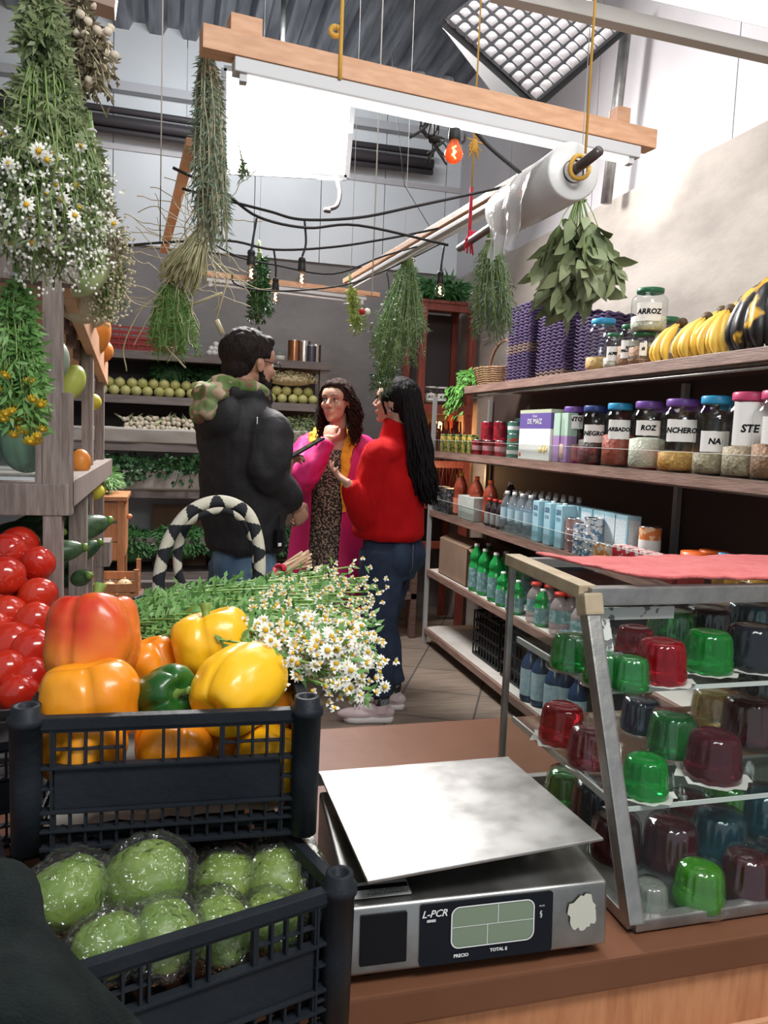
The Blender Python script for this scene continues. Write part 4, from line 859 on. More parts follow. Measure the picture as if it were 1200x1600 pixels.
pepper(146, 1000, 1.12, 132, 1.03, pr_, 'red and orange blotched bell pepper standing highest at the left of the crate', (-.28, .1, .3), seed=1)
pepper(140, 1098, 1.02, 150, .8, po, 'large orange bell pepper below the red one, at the left front', (-.2, .05, .9), seed=2, stem=False)
pepper(128, 1165, .985, 124, .8, po, 'orange bell pepper behind the left grid of the crate wall', (.1, .1, .3), seed=3, stem=False)
pepper(238, 1043, 1.16, 90, .95, po, 'small orange bell pepper wedged at the rear between red and yellow', (-.3, 0, 1.2), seed=4, stem=False)
pepper(332, 1005, 1.14, 122, .78, py, 'yellow bell pepper with a curved green stem at the rear', (-.25, -.12, .6), seed=5)
pepper(258, 1088, 1.02, 88, .98, pg, 'dark green bell pepper with its stem facing the camera', (1.15, .55, .4), seed=6)
pepper(374, 1076, 1.0, 124, 1.12, py, 'big bright yellow bell pepper lying at the right front', (-.5, 1.25, .35), lobes=3, seed=7, stem=False)
pepper(268, 1165, .985, 108, .85, po, 'orange bell pepper behind the middle of the crate wall', (.2, .2, 1.0), seed=8, stem=False)
pepper(425, 1190, .985, 110, .9, py, 'golden bell pepper low behind the right grid of the crate wall', (.1, .3, .6), seed=9, stem=False)
pepper(338, 1172, 1.03, 80, .9, po, 'deep orange bell pepper seen through the handle hole', (.1, .3, .2), seed=10, stem=False)
pepper(428, 1105, 1.07, 84, .9, po, 'orange red bell pepper tucked behind the big yellow one', (.1, .3, .2), seed=11, stem=False)
# ================================================================== BAGGED CHAYOTES
chm = mat('chayote skin', (.13, .22, .035), .4, col2=(.25, .35, .07), scale=9, bump=.25, bscale=30)
def bagged(px, py_, Y, wpx, label, seed, k=.78):
    c = pY(px, py_, Y); d = (c-CP).dot(fw); r = wpx/2*d/F_PX; t = thing('bagged_chayote', label, 'vegetable', (c.x, c.y, c.z-r*k))
    Rm = Euler((jit(.5), jit(.5), jit(3))).to_matrix()
    MB().ball(c, (r*1.05, r*.85, r*k*1.0), 0, 32, 20, mtx=Rm, fn=lambda d: 1+.08*noise.noise(d*2+Vector((seed, 0, 0)))-.1*math.exp(-((d.x-1)/.3)**2)+.04*abs(cos(3*math.atan2(d.y, d.z)))).build('chayote', chm, t)
    MB().ball(c, (r*1.2, r*1.06, r*k*1.24), 0, 56, 36, mtx=Rm, fn=lambda d: 1+.16*abs(noise.noise(d*3+Vector((seed, 5, 0))))+.1*noise.noise(d*8+Vector((seed, 0, 3)))+.9*max(0, d.x-.88)).build('plastic_bag', bagplastic, t)
random.seed(12)
for i, q in enumerate(((110, 1395, .86, 130, 'bagged chayote at the left of the lower crate beside the dark sleeve'), (228, 1375, .87, 140, 'bagged chayote, the palest and largest, left of centre in the lower crate'), (350, 1375, .93, 110, 'bagged chayote in the middle of the lower crate, behind the others'), (440, 1372, .93, 130, 'bagged chayote at the right end of the lower crate'),
                       (255, 1462, .80, 120, 'bagged chayote seen through the left of the handle hole'), (345, 1452, .83, 110, 'bagged chayote seen through the right of the handle hole'), (425, 1442, .85, 100, 'bagged chayote behind the right grid of the lower crate'), (165, 1480, .78, 110, 'bagged chayote behind the left grid of the lower crate'))):
    bagged(*q, seed=i*3.1)
# ================================================================== SLEEVE close to the camera
slv = mat('dark cloth sleeve', (.006, .009, .009), 1.0, col2=(.011, .015, .015), scale=30, bump=.4, bscale=400, spec=.1)
b = MB(); p0 = pY(-80, 1800, .4); p1 = pY(-10, 1580, .5); p2 = pY(-20, 1435, .55); p3 = pY(150, 1780, .48)
b.ball(p2, (.036, .05, .03), 0, 20, 14); b.tube([p2, p1, p0], [.032, .055, .07], 20); b.tube([p1+Vector((-.01, 0, .02)), (p1+p3)/2, p3], [.05, .058, .06], 20)
fuse(b, 'jacket_sleeve', slv, None, .008, 10, .5, fn=lambda co, no: co+no*np.array([[.006*noise.noise((v[0]*14, v[1]*14, v[2]*9))] for v in co]), label='dark jacket sleeve of someone close to the camera at the lower left corner', cat='sleeve')
# ================================================================== PEOPLE
def skin(name, c, c2): return mat(name, c, .5, col2=c2, scale=18, sub=.12, bump=.05, bscale=200)
def hairm(name, c, c2):
    return mat(name, c, .68, col2=c2, scale=50, stretch=(6, 6, .6), bump=.5, bscale=60, spec=.12)
denim = lambda n, a, b: mat(n, a, .85, col2=b, scale=9, bump=.3, bscale=300)
class Fr:
    def __init__(s, o, yaw, pitch=0, sc=1):
        s.o = Vector(o); s.f = Vector((cos(yaw)*cos(pitch), sin(yaw)*cos(pitch), sin(pitch))); s.l = Vector((-sin(yaw), cos(yaw), 0)); s.u = s.f.cross(s.l); s.sc = sc
    def __call__(s, a, b, c): return s.o+(s.f*a+s.l*b+s.u*c)*s.sc
    def m(s): return Matrix((s.f, s.l, s.u)).transposed()
def ell(F, zs, n=28):      # stacked ellipses in frame F: (z, rf, rl, off_f, off_l)
    return [[F(q[3]+q[1]*cos(2*pi*k/n), (q[4] if len(q) > 4 else 0)+q[2]*sin(2*pi*k/n), q[0]) for k in range(n)] for q in zs]
def head(mb, H, fem=True):
    s = H.sc; B = lambda a, b, c, r: mb.ball(H(a, b, c), [x*s for x in (r if isinstance(r, tuple) else (r, r, r))], 0, 24, 16, mtx=H.m())
    B(-.012, 0, .032, (.097, .074, .083)); B(.028, 0, -.028, (.06, .058, .07)); B(.036, 0, -.068, (.046, .043 if fem else .05, .036)); B(.07, 0, -.09, (.019, .02, .018))
    B(.05, 0, .035, (.047, .06, .05))
    mb.tube([H(.086, 0, .022), H(.098, 0, 0), H(.113, 0, -.024)], [.007*s, .0085*s, .0105*s], 10)
    for q in (-1, 1):
        B(.098, q*.011, -.027, .0085); B(.06, q*.037, -.02, (.024, .022, .024)); B(-.004, q*.075, -.004, (.017, .008, .03)); B(-.012, q*.08, .004, (.012, .006, .02))
        mb.tube([H(.09, q*.008, .027), H(.086, q*.03, .031), H(.07, q*.048, .026)], .008*s, 8)
    mb.tube([H(.08, -.022, -.053), H(.094, -.008, -.05), H(.094, .008, -.05), H(.08, .022, -.053)], .006*s, 8)
    mb.tube([H(.08, -.02, -.056), H(.091, -.007, -.0625), H(.091, .007, -.0625), H(.08, .02, -.056)], .0068*s, 8)
def sockets(H):
    E = [np.array(H(.09, q*.031, .006)) for q in (-1, 1)]; f = np.array(H.f); s = H.sc
    def fn(co, no):
        for e in E:
            d = np.linalg.norm((co-e)/np.array([1, 1, .8]), axis=1); co = co-f*(.0115*s*np.exp(-(d/(.0145*s))**2))[:, None]
        return co
    return fn
def face_bits(H, root, brow, lipc, iris=(.05, .025, .015), lids=True, body=None, gaze=(0, 0)):
    s = H.sc; ew = mat('eye white', (.72, .7, .68), .2); im = mat('iris %s' % (iris,), iris, .1)
    for q in (-1, 1):
        c = H(.0745, q*.0305, .006); g = MB().ball(c, .0118*s, 0, 16, 12); g.ball(c+(H.f*1+H.l*gaze[0]+H.u*gaze[1]).normalized()*.0068*s, .0062*s, 1, 12, 8); g.build('eye', [ew, im], root)
        g = MB().tube([H(.080, q*.015, .006), H(.0885, q*.024, .0145), H(.0885, q*.036, .0145), H(.077, q*.046, .007)], [.001*s, .0022*s, .0022*s, .001*s], 6); g.build('eyelid', brow, root)
        MB().tube([H(.097, q*.012, .0265), H(.0955, q*.026, .033), H(.082, q*.047, .029)], [.0022*s, .003*s, .0012*s], 6, flat=.6).build('eyebrow', brow, root)
    g = MB().tube([H(.084, -.022, -.0545), H(.0975, -.008, -.0505), H(.0985, 0, -.052), H(.0975, .008, -.0505), H(.084, .022, -.0545)], [.001*s, .0035*s, .0035*s, .0035*s, .001*s], 8)
    g.tube([H(.084, -.02, -.0565), H(.096, -.007, -.0625), H(.096, .007, -.0625), H(.084, .02, -.0565)], [.001*s, .0042*s, .0042*s, .001*s], 8); g.build('lips', lipc, root)
def hand(mb, w, d, pn, side, curl=(.5, .5, .55, .6), thumb=.5, s=1.0, spread=.12):
    """w wrist, d towards the fingers, pn out of the palm, side +1 when the thumb lies towards d x pn"""
    w = Vector(w); d = unit(d); pn = Vector(pn); pn = (pn-d*pn.dot(d)).normalized(); t = d.cross(pn)*side
    R3 = Matrix((d, t, pn)).transposed()
    mb.tube([w-d*.03*s, w+d*.005*s, w+d*.02*s], [.024*s, .023*s, .026*s], 14, up=pn); 
    mb.ball(w+d*.045*s, (.05*s, .036*s, .0155*s), 0, 20, 12, mtx=R3); mb.ball(w+d*.07*s, (.028*s, .038*s, .013*s), 0, 16, 10, mtx=R3); mb.ball(w+d*.03*s+t*.022*s+pn*.006*s, (.028*s, .016*s, .014*s), 0, 14, 10, mtx=R3)
    for i, (o, L) in enumerate(((.028, .07), (.0095, .079), (-.0095, .073), (-.027, .057))):
        p = w+d*(.082-.004*abs(i-1))*s+t*o*s; dd = (d+t*spread*(1.5-i)*.5).normalized(); c = curl[i]; pts = [p-dd*.015*s, p]; a = c*.7
        for seg, q in enumerate((.45, .31, .24)):
            v = dd*cos(a)+pn*sin(a); p = p+v*(L*q*s); pts.append(p); a += c*1.1
        mb.tube(pts, [.0088*s, .009*s, .0084*s, .0076*s, .0058*s], 10); mb.ball(pts[-1], .0062*s, 0, 8, 6)
    p = w+d*.022*s+t*.026*s; v = (d*.75+t*(.75-.3*thumb)+pn*.6*thumb).normalized(); p2 = p+v*.036*s; v2 = (d*.9+t*(.25-.3*thumb)+pn*.5*thumb).normalized(); p3 = p2+v2*.03*s; p4 = p3+(v2+d*.2-t*.1).normalized()*.022*s
    mb.tube([p-v*.01*s, p, p2, p3, p4], [.012*s, .0125*s, .0105*s, .0095*s, .007*s], 10); mb.ball(p4, .0074*s, 0, 8, 6)
def folds(amp, sc=(5, 5, 2.2), seed=0, amp2=None):
    def fn(co, no):
        out = np.array([[amp*(noise.noise((v[0]*sc[0]+seed, v[1]*sc[1], v[2]*sc[2]))+.5*noise.noise((v[0]*sc[0]*2.3, v[1]*sc[1]*2.3+seed, v[2]*sc[2]*2.6)))] for v in co]); return co+no*out
    return fn
def smoothpath(pts, rs, k=5):
    pts = [Vector(p) for p in pts]; P_ = [pts[0]*2-pts[1]]+pts+[pts[-1]*2-pts[-2]]; Q = [rs[0]]+list(rs)+[rs[-1]]; a = []; b = []
    for i in range(1, len(P_)-2):
        for j in range(k):
            t = j/k; f = lambda p0, p1, p2, p3: .5*((2*p1)+(p2-p0)*t+(2*p0-5*p1+4*p2-p3)*t*t+(3*p1-p0-3*p2+p3)*t*t*t)
            a.append(f(*P_[i-1:i+3])); b.append(Q[i]*(1-t)+Q[i+1]*t)
    return a+[pts[-1]], b+[rs[-1]]
def limb(mb, pts, rs, n=20):
    a, b = smoothpath(pts, rs); mb.tube(a, b, n); mb.ball(a[0], b[0]*.98, 0, 18, 12); mb.ball(pts[len(pts)//2], rs[len(pts)//2]*1.0, 0, 18, 12)
def legs(mb, hips, knees, ankles, rs): 
    for h, k, a in zip(hips, knees, ankles): mb.tube([h, (h*.6+k*.4), k, (k*.45+a*.55), a], rs, 20)
def shoe(c, yaw, up_m, sole_m, root, L=.26, w=.088, name='shoe'):
    F = Fr((c[0], c[1], 0), yaw); g = MB(); out = lambda k: [(-.1*L/.26+.0, .6), ]
    prof = [(-.48, .30), (-.42, .75), (-.2, .8), (.05, .86), (.25, 1), (.4, .85), (.5, .35)]
    def ring(z, sc_, sh=1): 
        P_ = [F(x*L*sh, wv*w/2*sc_, z) for x, wv in prof]+[F(x*L*sh, -wv*w/2*sc_, z) for x, wv in reversed(prof)]; return P_
    MB().loft([ring(.002, 1), ring(.012, 1.06, 1.02), ring(.03, 1.04, 1.01)], 0).build('sole', sole_m, root)
    g = MB(); g.ball(F(.06, 0, .04), (.105*L/.26, w*.5, .03), 0, 24, 12, mtx=F.m()); g.ball(F(-.06, 0, .05), (.07, w*.44, .042), 0, 20, 12, mtx=F.m()); g.tube([F(-.06, 0, .05), F(-.062, 0, .1)], [.045, .038], 16); g.ball(F(.0, 0, .062), (.07, w*.36, .03), 0, 16, 10, mtx=F.m())
    fuse(g, 'shoe_upper', up_m, root, .004, 3)
    g = MB(); 
    for k in range(4): x = .075-.022*k; g.tube([F(x, -.02, .07+.006*k), F(x-.004, 0, .084+.007*k), F(x, .02, .07+.006*k)], .0028, 5)
    g.build('laces', mat('laces', (.7, .68, .66), .8), root)
def strands(n, start, guide, r, seed, wav=.012, wfreq=3, spread=.05, taper=.4, sides=5, k=14, lens=(.8, 1)):
    """locks of hair: start(i) gives the root, guide(t) the middle line the locks follow"""
    random.seed(seed); g = MB()
    for i in range(n):
        s0, off = start(i); ph = R(0, 6.28); le = R(*lens); pts = []; rs = []
        for j in range(k+1):
            t = j/k*le; c = guide(t); sp = 1-(1-t)**2; b = s0*(1-min(1, t*2.2)) + (c+off)*min(1, t*2.2) if t < .4545 else c+off
            b = Vector(b); b += Vector((sin(ph+t*wfreq*6.28), cos(ph*1.7+t*wfreq*6.28), 0))*wav*t; pts.append(b); rs.append(r*(1-taper*t)*(1 if j < k else .3))
        g.tube(pts, rs, sides)
    return g
# ------------------------------------------------------------------ MAN in black jacket
def man():
    yaw = rad(30); B = Vector((.283, 3.03, 0)); F = Fr(B, yaw)
    t = thing('person', 'bearded person in glasses, black jacket with camouflage hood and blue jeans', 'person', (B.x, B.y, 0))
    H = Fr(pY(391, 561, 3.03)+Vector((0, 0, -.02)), rad(29), rad(-3), 1.0)
    b = MB(); head(b, H, False); b.tube([H(-.03, 0, -.04), H(-.045, 0, -.1), F(-.02, 0, 1.48)], [.058, .06, .07], 20)
    b.loft(ell(F, [(.86, .08, .11, 0), (1.0, .09, .125, 0), (1.2, .11, .15, 0), (1.38, .11, .17, 0), (1.48, .07, .13, 0)]))
    RS = F(-.01, -.17, 1.415); LS = F(-.01, .17, 1.415)
    RE = pY(417, 742, 2.86); RW = pY(462, 789, 3.02); LE = F(.10, .25, 1.16); LW = pY(446, 752, 3.2)
    limb(b, [RS, RE, RW], [.05, .04, .028]); limb(b, [LS, LE, LW], [.05, .04, .028])
    hand(b, RW, (RW-RE).normalized()+Vector((0, 0, -.5)), Vector((-.2, .8, -.2)), 1, (.7, .75, .8, .85), .6)
    tabd = (pY(500, 688, 3.22)-pY(446, 722, 3.22)).normalized()
    hand(b, LW, Vector((.25, .1, 1)), Vector((.9, -.3, -.1)), -1, (.75, .8, .8, .8), .3)
    HP = [F(.01, s*.07, .9) for s in (-1, 1)]; KN = [F(.03, s*.085, .5) for s in (-1, 1)]; AN = [F(0, s*.11, .09) for s in (-1, 1)]
    legs(b, HP, KN, AN, [.06, .065, .055, .05, .04])
    sk_ = skin('skin man', (.42, .22, .15), (.5, .28, .2)); fuse(b, 'body', sk_, t, .0048, 3, fn=sockets(H))
    hm = hairm('hair black', (.008, .006, .006), (.03, .022, .022)); face_bits(H, t, hm, mat('lips man', (.4, .16, .13), .4), body=sk_)
    # jacket
    j = MB(); j.loft(ell(F, [(.955, .125, .16, .01), (.975, .14, .175, .01), (1.1, .15, .185, .005), (1.25, .155, .2, 0), (1.38, .15, .215, -.005), (1.47, .12, .185, -.015), (1.53, .085, .12, -.02), (1.58, .07, .08, -.02)], 32))
    limb(j, [RS+Vector((0, 0, -.005)), (RS+RE)/2+F.l*-.012, RE, (RE+RW)/2, RW-(RW-RE).normalized()*.02], [.086, .08, .072, .064, .05]); limb(j, [LS, (LS+LE)/2, LE, (LE+LW)/2, LW-(LW-LE).normalized()*.02], [.088, .08, .072, .062, .05])
    j.tube([F(.05, .05, 1.54), F(.06, -.05, 1.54), F(-.02, -.1, 1.56), F(-.09, -.06, 1.555), F(-.1, .06, 1.555), F(-.02, .1, 1.56), F(.05, .05, 1.54)], .034, 12)
    j.ball(F(-.125, .0, 1.46), (.07, .13, .09), 0, 24, 14, mtx=F.m()); j.ball(F(.0, -.13, 1.43), (.09, .09, .08), 0, 20, 12, mtx=F.m())
    jk = mat('black jacket', (.012, .012, .015), .72, col2=(.02, .02, .024), scale=5, bump=.2, bscale=90)
    fuse(j, 'jacket', jk, t, .006, 5, fn=folds(.012, (10, 10, 7), 3))
    g = MB(); g.tube([F(.075, -.04, 1.56), F(.083, -.045, 1.3), F(.17, -.03, 1.1), F(.165, -.02, .96)], .006, 6); g.build('zip', steel_dull, t)
    MB().box((0, 0, 0), (.004, .004, .03), 0, .001, Matrix.Translation(pY(401, 665, 2.83))).build('zip_pull', mat('zip pull', (.7, .7, .7), .3, .8), t)
    # hood in camouflage
    def camo():
        m, tt, bb, L = nt('camouflage'); N = tt.nodes.new; bb.inputs['Roughness'].default_value = .85; tc = N('ShaderNodeTexCoord'); n = N('ShaderNodeTexNoise'); n.inputs['Scale'].default_value = 9; n.inputs['Detail'].default_value = 1.5; L(tc.outputs['Object'], n.inputs[0])
        r = N('ShaderNodeValToRGB'); r.color_ramp.interpolation = 'CONSTANT'; e = r.color_ramp.elements; e[0].position = 0; e[0].color = (.02, .018, .012, 1); e[1].position = .38; e[1].color = (.2, .1, .065, 1)
        for p, c in ((.46, (.12, .19, .06, 1)), (.53, (.42, .3, .22, 1)), (.6, (.2, .27, .12, 1))): q = e.new(p); q.color = c
        L(n.outputs[0], r.inputs[0]); L(r.outputs[0], bb.inputs['Base Color']); return m
    h = MB(); h.tube([F(.055, -.075, 1.535), F(.0, -.1, 1.565), F(-.085, -.085, 1.58), F(-.125, 0, 1.58), F(-.085, .085, 1.58), F(0, .1, 1.57), F(.055, .075, 1.545)], [.012, .024, .034, .038, .034, .026, .012], 14)
    h.ball(F(-.15, -.0, 1.545), (.06, .1, .045), 0, 22, 14, mtx=F.m()); h.ball(F(-.18, -.0, 1.49), (.04, .08, .05), 0, 20, 12, mtx=F.m())
    fuse(h, 'hood', camo(), t, .006, 4, fn=folds(.018, (14, 14, 14), 7))
    # jeans
    q = MB(); q.loft(ell(F, [(.8, .115, .145, .01), (.9, .12, .15, .01), (1.0, .11, .145, .01)])); legs(q, HP, KN, AN, [.1, .098, .083, .078, .075])
    fuse(q, 'jeans', denim('blue denim', (.06, .12, .2), (.13, .21, .31)), t, .008, 4, fn=folds(.012, (9, 9, 6), 5))
    for s in (-1, 1): shoe(F(.05, s*.11, 0), yaw, ink, mat('sole', (.3, .3, .3), .6), t)
    # hair, beard, glasses
    g = MB(); g.ball(H(-.02, 0, .042), (.108, .089, .094), 0, 30, 20, mtx=H.m()); g.ball(H(-.062, 0, -.02), (.052, .066, .062), 0, 24, 14, mtx=H.m()); g.ball(H(.045, 0, .09), (.045, .06, .03), 0, 20, 12, mtx=H.m())
    def cut(co, no):
        f, l, u = [np.array(x) for x in (H.f, H.l, H.u)]; d = (co-np.array(H.o)); a, bb_, c = d@f, d@l, d@u; k = np.clip((a-.045)/.02, 0, 1)*np.clip((.062-c)/.015, 0, 1); k2 = np.clip((a-.0)/.02, 0, 1)*np.clip((.03-c)/.02, 0, 1)*.6; k3 = np.clip((np.abs(bb_)-.0)/.02, 0, 1)*np.clip((a+.03)/.015, 0, 1)*np.clip((.018-c)/.015, 0, 1)
        kk = np.maximum(np.maximum(k, k2), k3); co = co-no*(kk*.03)[:, None]; return co+no*np.array([[.005*noise.noise((v[0]*60, v[1]*60, v[2]*14))] for v in co])
    fuse(g, 'hair', hm, t, .005, 3, fn=cut)
    g = MB(); g.ball(H(.045, 0, -.078), (.046, .052, .036), 0, 24, 14, mtx=H.m()); g.ball(H(.07, 0, -.1), (.028, .032, .028), 0, 20, 12, mtx=H.m())
    for s in (-1, 1): g.tube([H(.012, s*.062, -.02), H(.02, s*.058, -.06), H(.05, s*.044, -.085)], [.008, .014, .02], 10); g.tube([H(.09, s*.004, -.043), H(.085, s*.024, -.05), H(.07, s*.034, -.075)], [.004, .006, .01], 8)
    fuse(g, 'beard', hm, t, .004, 3, fn=folds(.006, (60, 60, 40), 2))
    g = MB()
    for s in (-1, 1):
        g.tube([H(.101+.0*cos(a), s*.032+.0235*cos(a), .002+.0185*sin(a)) for a in [2*pi*i/20 for i in range(21)]], .0018, 6); g.tube([H(.1, s*.055, .006), H(.06, s*.075, .008), H(-.01, s*.08, .012), H(-.02, s*.08, 0)], .0018, 6)
    g.tube([H(.101, -.009, .006), H(.104, 0, .009), H(.101, .009, .006)], .0018, 6); g.build('glasses', mat('glasses frame', (.03, .025, .022), .2, .5), t)
    # clip-on radio
    MB().cbox(pY(435, 842, 2.86), (.03, .022, .07), 0, .004, yaw).cbox(pY(436, 815, 2.86), (.006, .006, .05)).build('belt_radio', ink, t)
    MB().cbox(pY(437, 851, 2.845), (.014, .004, .012), 0, .001, yaw).build('badge', white_label, t)
    # tablet held in the left hand: its own thing
    c = pY(474, 702, 3.2); u = (pY(503, 686, 3.2)-pY(447, 719, 3.2)).normalized(); vd = (c-CP).normalized(); mm = basis(c, u, vd+Vector((0, 0, .1)))
    tb = thing('tablet_computer', 'dark tablet seen edge on, held up between the bearded person and the pink coat', 'tablet', c)
    MB()._box([-.09, -.07, -.004], [.09, .07, .004], 0, .003, mm).build('tablet_case', ink, tb); MB()._box([-.082, -.062, .0041], [.082, .062, .0046], 0, 0, mm).build('screen', mat('dark screen', (.02, .02, .03), .1), tb)
man()
# ------------------------------------------------------------------ WOMAN in red sweater
def redwoman():
    yaw = rad(140); B = Vector((1.06, 3.72, 0)); F = Fr(B, yaw)
    t = thing('person', 'person with long black hair in a red turtleneck sweater and dark jeans, palm raised', 'person', (B.x, B.y, 0))
    H = Fr(pY(617, 629, 3.72), rad(147), rad(4), .96)
    b = MB(); head(b, H); b.tube([H(-.025, 0, -.05), H(-.035, 0, -.11), F(-.01, 0, 1.37)], [.045, .045, .055], 20)
    b.loft(ell(F, [(.82, .1, .15, -.02), (.95, .09, .13, 0), (1.1, .085, .12, 0), (1.28, .1, .15, 0), (1.37, .07, .13, 0)]))
    LS = F(0, .155, 1.315); RS = F(0, -.155, 1.315); LE = pY(572, 803, 3.62); LW = pY(545, 757, 3.56); RE = F(-.01, -.21, 1.08); RW = F(.1, -.2, .9)
    limb(b, [LS, LE, LW], [.045, .035, .025]); limb(b, [RS, RE, RW], [.045, .035, .025])
    hd = pY(508, 728, 3.55)-LW; hand(b, LW, hd, Vector((.25, -.15, 1)), 1, (.45, .3, .35, .5), .35, .92, .2); hand(b, RW, (F.f*.3-F.u).normalized(), F.l, 1, s=.9)
    HP = [F(-.01, s*.08, .86) for s in (1, -1)]; KN = [pY(592, 985, 3.62)+Vector((0, 0, 0)), F(.04, -.08, .46)]; AN = [Vector((1.04, 3.63, .1)), Vector((1.15, 3.8, .1))]
    legs(b, HP, KN, AN, [.08, .07, .05, .045, .035])
    fuse(b, 'body', skin('skin red', (.6, .36, .27), (.66, .41, .31)), t, .0045, 3, fn=sockets(H)); hm = hairm('hair jet', (.006, .005, .006), (.022, .018, .02))
    face_bits(H, t, hm, mat('lips red', (.5, .14, .12), .35))
    sw = nt('red knit'); m_, tt, bb, L = sw; N = tt.nodes.new; bb.inputs['Base Color'].default_value = (.5, .004, .006, 1); bb.inputs['Roughness'].default_value = .85; bb.inputs['Specular IOR Level'].default_value = .2
    tc = N('ShaderNodeTexCoord'); wv = N('ShaderNodeTexWave'); wv.inputs['Scale'].default_value = 30; wv.inputs['Distortion'].default_value = 1.2; wv.inputs['Detail'].default_value = 2; L(tc.outputs['Object'], wv.inputs[0]); bp = N('ShaderNodeBump'); bp.inputs['Strength'].default_value = .3; bp.inputs['Distance'].default_value = .003; L(wv.outputs[0], bp.inputs['Height']); L(bp.outputs[0], bb.inputs['Normal'])
    j = MB(); j.loft(ell(F, [(.915, .155, .185, -.01), (.94, .17, .2, -.01), (1.05, .165, .2, -.01), (1.2, .155, .2, -.005), (1.3, .13, .19, -.01), (1.37, .095, .13, -.015), (1.41, .07, .075, -.01)], 32))
    j.ball(F(-.01, .11, 1.33), (.1, .1, .075), 0, 20, 12, mtx=F.m()); j.tube([F(-.012, 0, 1.36), F(-.012, 0, 1.42), H(-.03, 0, -.1)], [.082, .07, .066], 24)
    limb(j, [LS, LS*.45+LE*.55, LE, LE*.35+LW*.65, LW], [.082, .086, .085, .062, .036]); limb(j, [RS, RS*.5+RE*.5, RE, RE*.4+RW*.6, RW], [.08, .085, .08, .06, .036])
    fuse(j, 'sweater', m_, t, .007, 4, fn=folds(.012, (9, 9, 5), 11))
    q = MB(); q.loft(ell(F, [(.72, .12, .155, -.02), (.8, .135, .17, -.025), (.88, .13, .165, -.015), (.97, .11, .14, 0)])); legs(q, HP, KN, [AN[0]+Vector((0, 0, .04)), AN[1]+Vector((0, 0, .04))], [.115, .104, .08, .07, .062])
    q.ball(F(-.095, .075, .83), (.08, .085, .1), 0, 20, 14, mtx=F.m()); q.ball(F(-.095, -.075, .83), (.08, .085, .1), 0, 20, 14, mtx=F.m())
    dn = denim('dark denim', (.012, .022, .05), (.03, .05, .095)); fuse(q, 'jeans', dn, t, .007, 4, fn=folds(.008, (10, 10, 6), 5))
    pk = MB(); 
    pc = F(-.176, .085, .83); pu = Vector((0, 0, 1)); pr2 = (F.l*.92-F.f*.4).normalized(); ring = [(-.06, .07), (.06, .075), (.065, -.03), (.0, -.07), (-.055, -.03), (-.06, .07)]
    pk.tube([pc+pr2*x+pu*y+F.f*(.012 if y < -.03 else 0) for x, y in ring], .0022, 5); pk.build('pocket_stitching', mat('stitching', (.12, .13, .17), .8), t)
    sock = mat('grey patterned sock', (.2, .2, .21), .85, col2=(.02, .02, .02), scale=28, lo=.5, hi=.53); pks = mat('pale pink leather', (.55, .43, .44), .55, col2=(.62, .52, .52), scale=20); so = mat('white sole', (.7, .66, .64), .6)
    for a in AN: MB().tube([a+Vector((0, 0, .06)), a+Vector((0, 0, -.02)), a+Vector((0, 0, -.05))], [.043, .038, .038], 18).build('sock', sock, t)
    yw = rad(168)
    for a, yy in ((AN[0], rad(170)), (AN[1], rad(165))): shoe((a.x+cos(yy)*.06, a.y+sin(yy)*.06, 0), yy, pks, so, t, L=.25, w=.085)
    g = MB(); g.ball(H(-.03, 0, .035), (.1, .088, .096), 0, 30, 20, mtx=H.m()); g.ball(H(-.08, 0, -.03), (.055, .075, .08), 0, 24, 14, mtx=H.m()); g.ball(H(.03, 0, .085), (.055, .06, .035), 0, 20, 12, mtx=H.m())
    def cut(co, no):
        f, l, u = [np.array(x) for x in (H.f, H.l, H.u)]; d = (co-np.array(H.o)); a, b2, c = d@f, d@l, d@u; k = np.maximum(np.clip((a-.05)/.02, 0, 1)*np.clip((.06-c)/.02, 0, 1), np.clip((a+.0)/.02, 0, 1)*np.clip((.0-c)/.02, 0, 1)); return co-no*(k*.03)[:, None]+no*np.array([[.004*noise.noise((v[0]*70, v[1]*70, v[2]*12))] for v in co])
    fuse(g, 'hair', hm, t, .005, 3, fn=cut)
    P0, P1, P2, P3 = H(-.09, .02, .03), H(-.15, .03, -.12), F(-.2, .04, 1.22), pY(667, 792, 3.66)
    guide = lambda s: P0*(1-s)**3+P1*3*s*(1-s)**2+P2*3*s*s*(1-s)+P3*s**3
    def start(i):
        a = R(-1.25, 1.25); e = R(-.2, 1.1); d = Vector((-cos(a)*cos(e), sin(a)*cos(e), sin(e))); p = H(-.03+.1*d.x, .088*d.y, .035+.096*d.z); return p, (F.l*(sin(a)*.075+jit(.02))+F.f*jit(.035)+Vector((0, 0, jit(.01))))
    strands(230, start, guide, .0075, 21, .014, 2.4).build('hair_locks', hm, t)
    def st2(i): return H(.06-.02*random.random(), .055+jit(.008), .045), F.l*R(.0, .01)
    G = lambda s: H(.06-.05*s, .083+.004*sin(s*6), .05-.12*s); strands(26, st2, G, .0035, 5, .004, 1, k=8).build('hair_locks', hm, t)
    MB().tube([H(-.008, .086, -.035)+H.u*(.012*cos(a))*1+H.f*(.012*sin(a)) for a in [2*pi*i/14 for i in range(15)]], .0016, 6).build('hoop_earring', mat('silver', (.6, .6, .6), .2, 1), t)
redwoman()
